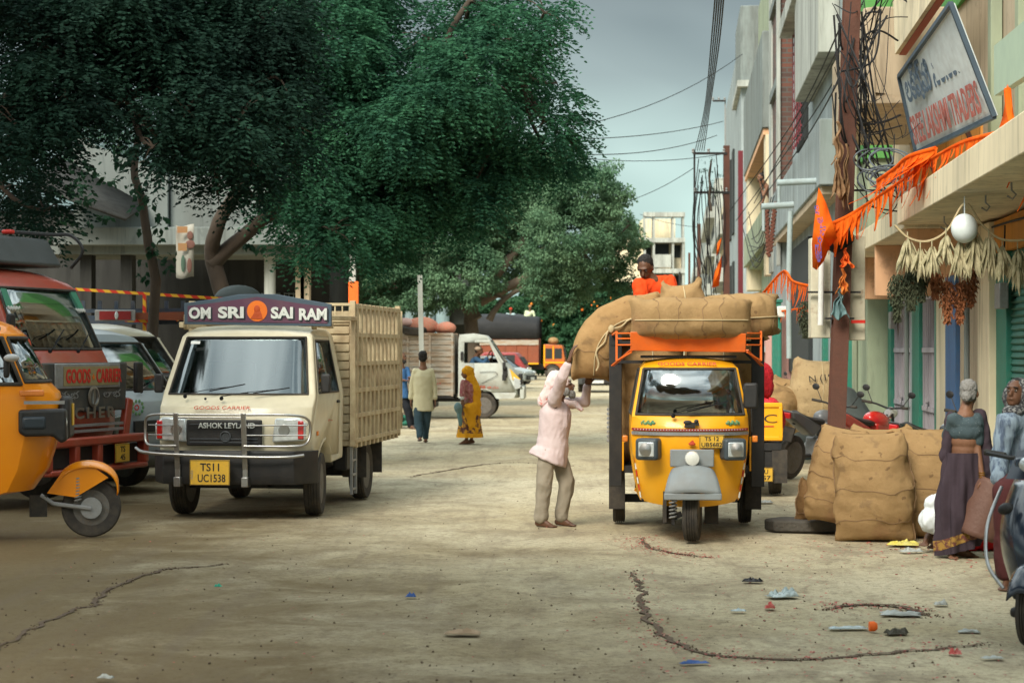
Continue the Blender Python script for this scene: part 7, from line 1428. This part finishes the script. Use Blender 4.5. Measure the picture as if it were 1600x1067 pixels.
# overhead wires
r=random.Random(11)
for k in range(5):
    x=1116+k*3.2; wire('one of the parallel black wires dropping from above to the far crossarm',[P(x+6,-60,22),P(x-4,60,32),P(1101+k*2,170,46),P(1086+k*3.5,236,60)],.012,group='parallel wires above the street')
for i,(a,c,sg,l) in enumerate([((560,205,34),(1160,85,60),.9,'long wire sagging from the dark tree up to the right'),((600,200,34),(1130,190,62),.35,'nearly level wire crossing the sky at the foot of the dark tree'),((640,203,34),(1120,212,60),.5,'lower of the two level wires crossing to the far poles'),((880,243,60),(1135,240,60),.2,'faint level wire ending at the upper crossarm'),((960,320,70),(1085,262,62),.15,'short wire rising to the thin far pole'),((1000,335,90),(1092,355,75),.1,'wire just above the far apartment block')]):
    wire(l,[P(*a),P(*c)],.011,sag=sg)
for i,(a,m_,c) in enumerate([((1345,10,24),(1262,165,36),(1178,318,60)),((1340,50,24),(1270,180,38),(1150,345,60)),((1332,0,24),(1240,190,40),(1140,330,60)),((1330,90,24),(1250,230,40),(1160,352,60))]):
    wire('one of the slanting cables from the brown pole to the far poles',[P(*a),P(*m_),P(*c)],.012,group='slanting cables off the brown pole')
# tangled cable mass around the head of the pole
for k in range(52):
    x=r.uniform(1300,1350); y=r.uniform(-10,170); Yc=23.8+r.uniform(-.4,.6); pts=[P(x,y,Yc)]
    tx=r.uniform(1335,1420); ty=r.uniform(180,335)
    if k%3==0: tx=r.uniform(1330,1400); ty=r.uniform(-20,60)
    pts.append(P((x+tx)/2+r.uniform(-25,25),(y+ty)/2+r.uniform(10,70),Yc+r.uniform(-.3,.5))); pts.append(P(tx,ty,24+r.uniform(-.3,.8))); 
    if k%2: pts.append(P(tx+r.uniform(-10,60),ty+r.uniform(-60,20),24.5))
    wire('one black cable of the tangle between the brown pole and the sign board',pts,r.choice((.005,.007,.010,.013)),group='tangled cables at the pole',name='tangled_cable')
for k in range(9):
    c=P(1372+r.uniform(-14,22),262+r.uniform(-16,22),23.6+r.uniform(-.3,.4)); R=r.uniform(.10,.24); b=MB(); pts=[c+Vector((R*1.3*math.cos(a*.42+k),.05*math.sin(a),R*math.sin(a*.42+k)*(.7)+r.uniform(-.01,.01))) for a in range(18)]
    b.tube(path(pts,2),.010,5); o=b.build('cable_loop',pm('cable_grey',(.10,.12,.14),rough=.5),sm=60); tag(o,'coiled loop of spare cable hanging right of the brown pole','cable','coiled cable loops'); centre(o)
for k in range(16):
    x=r.uniform(1088,1128); wire('thin vine-like wire hanging beside the far crossarm pole',[P(x,r.uniform(240,300),59),P(x+r.uniform(-12,16),r.uniform(340,370),59.5),P(x+r.uniform(-8,22),r.uniform(420,470),60)],.014,group='wires hanging at the far poles')
for k in range(7):
    x=1165+r.uniform(-4,10); wire('loose wire looping from the maroon pole to the balcony building',[P(x,r.uniform(330,400),62),P(x+r.uniform(8,25),r.uniform(360,420),58),P(1200+r.uniform(-10,20),r.uniform(300,360),52)],.013,group='loose wires by the maroon pole')
# dried flower garlands down the pale wall
for i,(a,c) in enumerate([((1197,322),(1201,400)),((1211,318),(1204,392))]):
    b=MB()
    for k in range(40): u=k/39; q=P(a[0]+(c[0]-a[0])*u+1.5*math.sin(k*2.),a[1]+(c[1]-a[1])*u,48); b.ell(q,(.05,.05,.04),nu=7,nv=5)
    o=b.build('dried_garland',pm('dried_petals',(.16,.06,.04),(.08,.04,.03),scale=20,rough=1)); tag(o,('left' if i==0 else 'right')+' strand of brown dried garland on the pale wall','garland'); centre(o)
# leaning sign board
SG=thing('sign_board','long pale blue sign board tilted out over the slab with dark and red lettering','sign',P(1494,188,23)); so_=SG.location
TL,TR,BR,BL=[P(*q) for q in ((1406,120,25),(1487,6,21),(1555,182,21),(1433,239,25))]
ex=(BR-BL).normalized(); ey=((TL-BL)-(TL-BL).project(ex)).normalized(); ez=ex.cross(ey); 
if ez.y>0: ez=-ez
b=MB(off=so_); th=-ez*.035; b.add([TL,TR,BR,BL,TL+th,TR+th,BR+th,BL+th],[(0,1,2,3),(7,6,5,4),(0,4,5,1),(1,5,6,2),(2,6,7,3),(3,7,4,0)]); b.build('panel',pm('sign_bluewhite',(.66,.73,.74),(.40,.46,.48),scale=2.5,rough=.6,dust=.25,stretch=(.6,.6,2)),SG,bev=.004)
b=MB(off=so_)
for a_,c_ in ((TL,TR),(TR,BR),(BR,BL),(BL,TL)): b.bar(a_+ez*.01,c_+ez*.01,.05,.05)
b.build('frame',MC['sign_slate'],SG)
cen=(TL+TR+BR+BL)/4
def sm_(u,v,o=.012): 
    m=Matrix((ex,ey,ez)).transposed().to_4x4(); m.translation=cen+ex*u+ey*v+ez*o-so_; return m
text('లక్ష్మి నరసింహ',pm('faded_blue',(.06,.10,.15),(.2,.25,.3),scale=16,rough=.8),SG,sm_(.0,.22),h=.48,wid=3.2,bold=.02)
text('SREE LAKSHMI TRADERS',pm('faded_red',(.36,.08,.06),(.40,.34,.33),scale=14,rough=.8,lo=.4,hi=.75),SG,sm_(.0,-.30),h=.36,wid=3.5,bold=.02)
b=MB(off=so_)
for a_ in (BL,BR,cen): b.bar(a_-ez*.1,a_-ez*.1+Vector((.35,0,-.75)),.05)
b.build('bracket',MC['rust_brown'],SG)
S2=thing('sign_board','small red bordered cream sign above and behind the long blue board','sign',P(1430,30,23.6)); o2=S2.location
q=[P(1404,-60,25.5),P(1475,-95,22.5),P(1470,-5,22.5),P(1408,85,25.5)]
n_=(q[1]-q[0]).cross(q[3]-q[0]).normalized(); n_=n_ if n_.y<0 else -n_
b=MB(off=o2); b.add(q+[p-n_*.08 for p in q],[(0,1,2,3),(7,6,5,4),(0,4,5,1),(1,5,6,2),(2,6,7,3),(3,7,4,0)]); b.build('panel',CREAM,S2)
b=MB(off=o2)
for i in range(4): b.bar(q[i]+n_*.02,q[(i+1)%4]+n_*.02,.09,.03)
b.build('border',pm('border_red',(.40,.10,.07),(.3,.15,.1),scale=6,rough=.8),S2); c4=sum(q,Vector())/4; b=MB(off=o2); b.add([c4+(p-c4)*.45+n_*.01 for p in q],[(0,1,2,3)]); b.build('picture_field',pm('faded_slate',(.16,.20,.26),(.3,.3,.3),scale=4,rough=.8),S2)
S3=thing('sign_board','pale green shop sign at the right edge with dark block letters','sign',P(1590,95,18.6)); o3=S3.location
q=[P(1566,72,19.6),P(1630,20,17.0),P(1630,110,17.0),P(1566,150,19.6)]; n_=(q[1]-q[0]).cross(q[3]-q[0]).normalized(); n_=n_ if n_.y<0 else -n_
b=MB(off=o3); b.add(q+[p-n_*.08 for p in q],[(0,1,2,3),(7,6,5,4),(0,4,5,1),(1,5,6,2),(2,6,7,3),(3,7,4,0)]); b.build('panel',pm('sign_green',(.38,.48,.36),(.3,.38,.3),scale=4,rough=.7),S3)
e1=(q[1]-q[0]).normalized(); e2=(q[0]-q[3]).normalized(); e3=e1.cross(e2); m=Matrix((e1,e2,n_)).transposed().to_4x4(); m.translation=q[0]+(q[1]-q[0])*.55+(q[3]-q[0])*.62+n_*.01-o3; text('KINGS',MC['sign_slate'],S3,m,h=.17,wid=1.9,bold=.03)
m=m.copy(); m.translation=q[0]+(q[1]-q[0])*.55+(q[3]-q[0])*.25+n_*.01-o3; text('కింగ్స్',MC['faded_blue'],S3,m,h=.16,wid=1.5)
# orange bunting
OF=lit_leaf('bunting',(.95,.24,.02),(.88,.14,.012),3.,.45)
def bunting(label,pts,n,l0,l1,w=.08,seed=0,sway=.5,cord=.02):
    r=random.Random(seed); b=MB(); pp=path(pts,8); b.tube(pp,cord,6)
    for k in range(n):
        u=(k+r.random()*.6)/n*(len(pp)-1.01); i=int(u); p=pp[i].lerp(pp[i+1],u-i); L_=r.uniform(l0,l1); ww=w*r.uniform(.6,1.6); dx=r.uniform(-.1,1)*sway*L_; dy=r.uniform(-.2,.2)*L_; tw=r.uniform(-1,1); t=(pp[min(i+1,len(pp)-1)]-pp[i]).normalized()
        def f(a,v,p=p,L_=L_,ww=ww,dx=dx,dy=dy,tw=tw,t=t): return p+t*((a-.5)*ww*(1-.75*v)*math.cos(tw*v*2))+Vector((-dx*v*v,dy*v+(a-.5)*ww*math.sin(tw*v*3)*.6,-L_*v))
        b.grid(f,3,7)
    o=b.build('bunting',OF,sm=60,solid=.003); tag(o,label,'bunting','orange festival bunting'); return centre(o)
bunting('orange bunting strung along the slab edge below the blue board',[P(1572,205,18.3),P(1540,212,18.9),P(1500,224,19.8),P(1450,252,21),P(1405,285,22.3),P(1350,322,23.4),P(1320,340,23.6),P(1292,352,23.6)],80,.12,.45,.09,1)
bunting('orange cloth bunched and twisted at the left end of the slab',[P(1462,232,20.8),P(1420,245,21.2),P(1400,262,21.8),P(1372,282,22.4)],34,.12,.36,.12,2,1.3,.025)
bunting('orange bunting running out of the frame at the right edge',[P(1574,140,18.2),P(1580,190,18),P(1596,215,17.6),P(1620,250,17)],9,.2,.5,.12,3,.3,.035)
bunting('orange bunting drooping from pole to balcony behind the rickshaw load',[P(1177,474,33),P(1195,455,32),P(1224,424,31),P(1240,440,30),P(1272,448,29)],46,.18,.42,.07,4,.3)
bunting('low faded orange string further back by the pink wall',[P(1190,478,40),P(1215,486,40),P(1250,482,39),P(1290,478,38)],20,.1,.3,.06,5,.2)
def flagm(label,poly,Yd,seed=0,writing=False):
    b=MB(); c=P(*poly[0],Yd); pts=[P(x,y,Yd+ (.12*math.sin(i*1.7+seed))) for i,(x,y) in enumerate(poly)]; m_=sum(pts,Vector())/len(pts)+Vector((0,-.12,0)); k=len(pts); b.add([m_]+pts,[(0,i+1,(i+1)%k+1) for i in range(k)]); o=b.build('flag',OF,sm=60,solid=.004); tag(o,label,'flag'); centre(o); return o
fl=flagm('large orange pennant with blue script hanging left of the steel pole',[(1279,293),(1291,318),(1300,345),(1308,372),(1296,385),(1287,408),(1276,422),(1270,418),(1269,380),(1273,340)],23.4,1)
for i,(px,py,rr) in enumerate([(1279,335,.2),(1283,365,-.3),(1279,395,.1)]):
    m=frame(P(px,py,23.2)-fl.location,(0,-1,0))@Matrix.Rotation(PI/2+rr,4,'Z'); text(('జై శ్రీ','రామ్','జై')[i],pm('script_blue',(.10,.10,.35),rough=.8),fl,m,h=.07,wid=.22)
flagm('orange strip flying from the pole tip at the right, upright like a flame',[(1575,132),(1582,165),(1584,205),(1598,230),(1580,225),(1570,212),(1560,205),(1568,180)],18.1,2)
flagm('small orange flag between the two far steel poles',[(1128,398),(1127,420),(1123,447),(1112,450),(1117,425)],57,0); flagm('yellowish orange flag just above the small one by the far pole',[(1128,370),(1124,392),(1119,400),(1121,380)],57.5,1)
# --- herbs and husks under the slab ---
HUSK=pm('husk',(.46,.40,.25),(.20,.19,.10),scale=11,amt=.9,rough=.9,bump=.2); HERB=pm('herb_dark',(.045,.055,.03),(.09,.09,.05),scale=14,rough=1); HRED=pm('herb_red',(.26,.09,.035),(.13,.06,.03),scale=14,rough=1)
def bunch(label,px,py,hpx,n,m,Yd,seed,kind='husk',wpx=26,group='bunches hung under the slab'):
    r=random.Random(seed); c=P(px,py,Yd); k=Yd/F; H=hpx*k; Wd=wpx*k; b=MB()
    b.tube([(0,0,.06),(0,0,-H*.3)],.006,5)
    if kind=='husk':
        for i in range(int(n*1.1)):
            a=r.uniform(0,6.28); sp=r.uniform(.05,1)*Wd*.62; z0=-r.uniform(.0,.5)*H; L_=H*r.uniform(.35,.62); p0=Vector((sp*.35*math.cos(a),sp*.35*math.sin(a),z0)); p1=p0+Vector((sp*math.cos(a)*.8,sp*math.sin(a)*.6,-L_)); rr=r.uniform(.014,.030); b.tube([p0,p0.lerp(p1,.3),p0.lerp(p1,.7),p1],[.004,rr,rr*.85,.002],6,sq=r.uniform(.4,1))
    else:
        for i in range(n):
            a=r.uniform(0,6.28); u=r.random(); sp=Wd*.5*math.sin(PI*min(.9,u+.15))*r.random()**.5; p=Vector((sp*math.cos(a),sp*math.sin(a)*.7,-H*u)); d=Vector((r.uniform(-1,1),r.uniform(-1,1),-1.2)).normalized()*r.uniform(.03,.06); s=Vector((r.uniform(-1,1),r.uniform(-1,1),r.uniform(-.3,.3))).normalized()*.009; b.add([p,p+d*.5+s,p+d,p+d*.5-s],[(0,1,2,3)])
        for i in range(10): b.tube([(0,0,0),(r.uniform(-1,1)*Wd*.2,r.uniform(-1,1)*Wd*.2,-H*.5),(r.uniform(-1,1)*Wd*.4,r.uniform(-1,1)*Wd*.3,-H*.95)],.004,4)
    o=b.build('herb_bunch' if kind!='husk' else 'husk_bunch',m,sm=0 if kind!='husk' else 60); tag(o,label,'dried plants',group); o.location=c
YH=19.0
HB_=[(1418,372,58,40,'pale dry husk bunch at the left end of the strung rope'),(1438,388,50,30,'pale husk bunch with yellow bits, second along the rope from the left'),(1456,385,52,26,'husk bunch third along the rope'),(1478,366,50,34,'husk bunch hanging just left of the white ball'),(1500,372,70,40,'long husk bunch under the white ball'),(1522,362,70,44,'thick husk bunch right of the white ball'),(1545,368,72,38,'widest husk bunch, leaves reaching lowest'),(1566,382,56,28,'husk bunch halfway between the ball and the frame edge'),(1590,388,68,40,'grey husk bunch at the right edge over the green shutter')]
for i,(x,y,hh,n,l) in enumerate(HB_): bunch(l,x,y,hh,n,HUSK,YH-.04*i,100+i,'husk',30)
for i,(x,y,hh,w_,m_,l) in enumerate([(1402,428,72,32,HERB,'dark dried herb bunch hanging lowest at far left'),(1424,420,62,34,HERB,'dark herb bunch second from left, under the husks'),(1440,408,60,26,HERB,'slim dark herb bunch next to the red ones'),(1462,418,46,24,HRED,'small reddish herb bunch beside the dark ones'),(1480,438,64,28,HRED,'long reddish herb bunch in front of the blue pilaster'),(1500,440,62,24,HRED,'reddish herb bunch at the middle of the red group'),(1516,420,56,26,HRED,'reddish herb bunch at the right of the red group'),(1258,470,56,28,HERB,'dark herb bunch hanging below the far bunting')]): bunch(l,x,y,hh,900 if m_ is HERB else 700,m_,YH+.2 if x>1300 else 27,200+i,'herb',w_)
wire('rope strung in swags below the slab, carrying the husk bunches',[P(1398,352,YH),P(1420,372,YH),P(1450,377,YH),P(1480,360,YH-.1),P(1508,318,YH-.2),P(1535,352,YH-.2),P(1565,374,YH-.3),P(1605,375,YH-.4)],.012,'stitch_pale',name='swag_rope',cat='rope')
b=MB(); b.ell((0,0,0),(.125,.125,.14),nu=24,nv=16); b.tube([(0,0,.13),(.0,0,.3)],.006,5); o=b.build('white_ball',pm('ball_white',(.68,.74,.74),(.5,.58,.58),scale=5,rough=.4,dust=.15),sm=60); tag(o,'white ball-shaped ornament hanging among the husks','ornament'); o.location=P(1507,357,YH-.25)
# poster on the tree
a=P(290,395,32.4); T=thing('poster','weathered poster with orange heading and figures tied to the tree fork','poster',a)
b=MB(off=a); b.grid(lambda u,v:P(275+28*u,352+82*v+2*math.sin(u*5),32.4+.06*math.sin(u*4+v*3)),8,10); b.build('sheet',pm('poster_paper',(.42,.40,.34),(.28,.27,.22),scale=4,rough=.8),T,solid=.005)
b=MB(off=a)
for x0,x1,y0_,y1_ in ((277,293,354,364),(278,292,380,392)): b.add([P(x0,y1_,32.3),P(x1,y1_,32.3),P(x1,y0_,32.3),P(x0,y0_,32.3)],[(0,1,2,3)])
b.build('heading',pm('poster_orange',(.42,.20,.10),(.4,.3,.1),scale=14,rough=.8),T)
b=MB(off=a); b.ell(P(297,368,32.32),(.05,.01,.07)); b.ell(P(297,382,32.32),(.08,.01,.07)); b.ell(P(296,415,32.32),(.04,.01,.12)); b.build('figure_print',pm('poster_red',(.22,.10,.08),(.2,.12,.08),scale=9,rough=.8),T); b=MB(off=a); b.ell(P(286,412,32.32),(.035,.01,.14)); b.build('figure_print',pm('poster_green',(.10,.17,.12),rough=.8),T)
# pink wall, steps, wood pile past the poles
o_=(58,2.3); T=sthing('pink_shop','small pink walled shop with white steps beyond the parked motorcycles','building',*o_); b=SB(*o_); b.bb(2.3,3.0,53,62,0,2.9); b.build('wall',wallm('wall_pink',(.60,.34,.30),amt=.4),T); b=SB(*o_); b.bb(2.15,2.3,53.2,60,1.7,1.85); b.build('ledge',WHITE,T)
b=SB(*o_); b.bb(1.7,2.3,56,60,0,.5); b.build('step',WHITE,T); 
for s_,t_ in ((52.4,2.55),(40.5,3.0),(37.0,3.15)): b=MB(); b.box((0,0,1.5),(.22,.2,3.0)); b.box((0,0,3.03),(.3,.28,.08)); b.box((0,0,.06),(.28,.26,.12)); o=b.build('green_post',MC['green_paint'],bev=.01); tag(o,{52.4:'dark green square post at the corner of the pink shop',40.5:'green square post between the pink shop and the numbered sack',37.0:'green square post just past the rusty cabinets'}[s_],'post'); o.location=W(s_,t_)
b=MB(); r=random.Random(4)
for k in range(34): b.box((r.uniform(-.5,.5),r.uniform(-.3,.3),.12+.75*r.random()),(r.uniform(.03,.12),r.uniform(.02,.05),r.uniform(.3,.8)),(r.uniform(-.5,.5),r.uniform(-.7,.7),r.uniform(0,3)))
b.box((0,0,.3),(.8,.5,.6)); o=b.build('wood_scrap_pile',MC['wood_white']); tag(o,'pile of broken wood and cartons by the green meter post','pile'); o.location=W(43,2.2,0)
# ===== litter =====
def crumple(name,label,px,py,w,d,h,m,seed,n=9,group=None):
    b=MB(); rr=random.Random(seed)
    b.grid(lambda u,v:((u-.5)*w*(1+.3*noise.noise((v*3,seed,0))),(v-.5)*d*(1+.3*noise.noise((u*3,0,seed))),abs(noise.noise((u*4+seed,v*4,0)))*h*1.6*(math.sin(PI*u)*math.sin(PI*v))**.4+.004),n,n)
    o=b.build(name,m,sm=25 if n<12 else 40,solid=.002); tag(o,label,'litter',group); q=G(px,py); o.location=(q.x,q.y,max(0,gz(q.x,q.y))+.004); o.rotation_euler=(0,0,rr.uniform(-.3,.3)); return o
PW=pm('plastic_white',(.44,.46,.43),(.26,.26,.23),scale=12,rough=.5,amt=.8); PG=pm('plastic_clear',(.34,.42,.42),(.55,.6,.6),scale=14,rough=.2,coat=.6); PB=pm('plastic_black',(.015,.015,.02),rough=.35); PY=pm('paper_yellow',(.62,.52,.08),(.5,.5,.3),scale=9,rough=.7); CB=pm('cardboard',(.38,.27,.17),(.28,.19,.12),scale=6,rough=.9)
crumple('plastic_bag','black crumpled plastic scrap on the road right of the rickshaw',1176,909,.14,.09,.05,PB,1); crumple('plastic_bag','crumpled translucent bag below the black scrap',1222,932,.21,.16,.08,PG,2,14); crumple('wrapper','scarlet wrapper lying just under the translucent bag',1203,950,.07,.10,.05,pm('wrapper_red',(.5,.05,.04),(.6,.3,.25),scale=20,rough=.4),3)
crumple('plastic_sheet','ragged white sheet lying in the dark hole ring of the road',1407,960,.26,.18,.035,PW,4,12); crumple('plastic_sleeve','flat translucent sleeve in front of the road hole',1325,982,.24,.10,.02,PG,5,12)
b=MB(); b.lathe([(.001,0),(.03,.0),(.032,.03),(.02,.05),(.001,.05)],(0,0,0),'x',14); o=b.build('bottle_cap',MC['orange_fabric'],bev=.002); tag(o,'orange bottle top at the right end of the translucent sleeve','litter'); q=G(1358,986); o.location=(q.x,q.y,.032)
crumple('paper_scrap','white paper scrap nearest the right bottom corner',1551,1029,.12,.06,.02,PW,6); crumple('paper_scrap','pale paper scrap by the scooter wheel, larger',1514,988,.13,.07,.03,PW,7); crumple('paper_scrap','white scrap lying between the hole and the woman',1470,945,.09,.09,.04,PW,8); crumple('paper_scrap','faint grey scrap left of the scarlet wrapper',1154,955,.10,.06,.015,PG,9); crumple('paper_scrap','white scrap behind the rickshaw rear wheel',1192,785,.22,.2,.03,PW,10)
crumple('carton_flap','flattened tan carton flap at the bottom middle of the road',723,990,.22,.12,.03,CB,11); crumple('wrapper','small blue wrapper on the road left of centre',642,933,.07,.06,.03,pm('wrapper_blue',(.05,.12,.35),rough=.4),12); crumple('wrapper','tiny green wrapper on the left part of the road',341,917,.05,.05,.02,pm('wrapper_green',(.03,.4,.25),rough=.4),13)
crumple('paper_scrap','pale scrap at the bottom edge of the frame, left',165,1060,.08,.05,.02,PW,14); crumple('wrapper','blue streak of plastic lying over the long crack',1085,1037,.16,.05,.02,MC['wrapper_blue'],15); crumple('wrapper','red cup-like wrapper on the crack before the scooter',1492,1022,.07,.07,.05,MC['wrapper_red'],16)
crumple('plastic_bag','dark leafy clump of rubbish on the road left of the scooter',1400,990,.13,.12,.05,pm('rubbish_dark',(.08,.07,.05),rough=.9),17)
crumple('plastic_packet','yellow packet on the ground at the foot of the right sack',1412,851,.26,.2,.06,PY,18,12); crumple('plastic_bag','pale bag lying before the yellow packet',1424,862,.2,.12,.04,PW,19); crumple('plastic_packet','bright yellow packet by the scarf-wearing person',1562,832,.22,.18,.10,PY,20,12)
o=blob('cloth_bundle',[('e',(0,0,.07),(.16,.10,.08)),('e',(.12,.03,.09),(.12,.09,.10)),('e',(-.13,-.02,.04),(.09,.07,.05))],.012,cloth('bundle_red',(.60,.02,.02)),None,wr=.02,wf=12); tag(o,'bright red cloth bundle on the ground right of the standing woman','cloth'); q=G(1536,858); o.location=(q.x,q.y,0)
o=blob('cloth_bag',[('e',(0,0,.12),(.14,.12,.13)),('e',(.0,.02,.25),(.10,.09,.08)),('e',(.08,.0,.33),(.09,.05,.05))],.012,cloth('bag_white',(.66,.69,.70)),None,wr=.02,wf=10); tag(o,'white cloth bag standing between the right sack and the woman','bag'); q=G(1463,862); o.location=(q.x,q.y,.16)
# onion skins
r=random.Random(9); b=MB()
def flake(x,y,s):
    a=r.uniform(0,6.28); z=gz(x,y)+.006; q=[]
    for k in range(4): u=a+k*1.57+r.uniform(-.4,.4); e=s*r.uniform(.5,1.2); q.append((x+e*math.cos(u),y+e*.7*math.sin(u),z+r.uniform(0,s*.7)))
    b.add(q,[(0,1,2,3)])
for pts in CR[:1]+[CR[2]]:
    for k in range(430): q=r.choice(pts); flake(q.x+r.gauss(0,.12)-.05,q.y+r.gauss(0,.13),r.uniform(.005,.016))
for k in range(150): q=r.choice(CR[3]); flake(q.x+r.gauss(0,.12),q.y+r.gauss(0,.12),r.uniform(.005,.02))
for k in range(900): px=r.uniform(960,1590); py=r.uniform(835,1060)**1; q=G(px,py); flake(q.x,q.y,r.uniform(.004,.013)*(1.6 if r.random()<.06 else 1))
for k in range(260): q=G(r.gauss(1400,110),r.gauss(860,18)); flake(q.x,q.y,r.uniform(.008,.022))
for k in range(200): q=G(r.uniform(0,960),r.uniform(800,1060)); flake(q.x,q.y,r.uniform(.005,.012))
o=b.build('onion_skins',pm('onion_skin',(.48,.13,.10),(.30,.05,.05),scale=9,amt=1,rough=.7),sm=0); tag(o,'scattered red onion skins and scraps along the cracks of the road','litter'); o['kind']='stuff'
b=MB()
for k in range(900): q=G(r.uniform(-50,1500),560+500*r.random()**.7+30); s=r.uniform(.002,.008); b.box((q.x,q.y,gz(q.x,q.y)+s*.3),(s*2,s*1.4,s),(r.random(),r.random(),r.random()*6))
o=b.build('grit',MC['crack_soil'],sm=0); tag(o,'loose grit and pebbles strewn over the dusty road','grit'); o['kind']='stuff'
# ---------- one mesh per repeated part: windows, pilasters, posts, bands, flaps ----------
def split_parts(names):
    for o in list(C.objects):
        if o.type!='MESH' or o.name.split('.')[0] not in names: continue
        me=o.data; n=len(me.vertices); par=list(range(n))
        def fd(i):
            while par[i]!=i: par[i]=par[par[i]]; i=par[i]
            return i
        for e in me.edges: a,b_=fd(e.vertices[0]),fd(e.vertices[1]); par[a]=b_
        g={}
        for p in me.polygons: g.setdefault(fd(p.vertices[0]),[]).append(p)
        if len(g)<2 or len(g)>60: continue
        for k,ps in enumerate(g.values()):
            ids=sorted({v for p in ps for v in p.vertices}); mp_={v:i for i,v in enumerate(ids)}; m2=bpy.data.meshes.new(me.name); m2.from_pydata([me.vertices[v].co[:] for v in ids],[],[[mp_[v] for v in p.vertices] for p in ps])
            for q in me.materials: m2.materials.append(q)
            m2.shade_smooth(); m2.set_sharp_from_angle(angle=R_(35))
            if k==0: keep=m2
            else:
                c=o.copy(); c.data=m2; C.objects.link(c); c.parent=o.parent
        o.data=keep
split_parts({'window','pilaster','frame_post','band','mud_flap','bull_bar_post','conduit','bumper_post','yellow_trim','bracket','cable_coil','green_post_x','insulator','field','end_boards','heading','splash_flap','balcony','bay','step','grip','tail_lamp_panel','frame_crossbar','figure_print','cabinet','wall_panel_x','board_bracket','brick_wall','black_cable_coil','ribs_x','red_stripe_x','soffit','drain_pipe','switch_box','carrier_rail'})
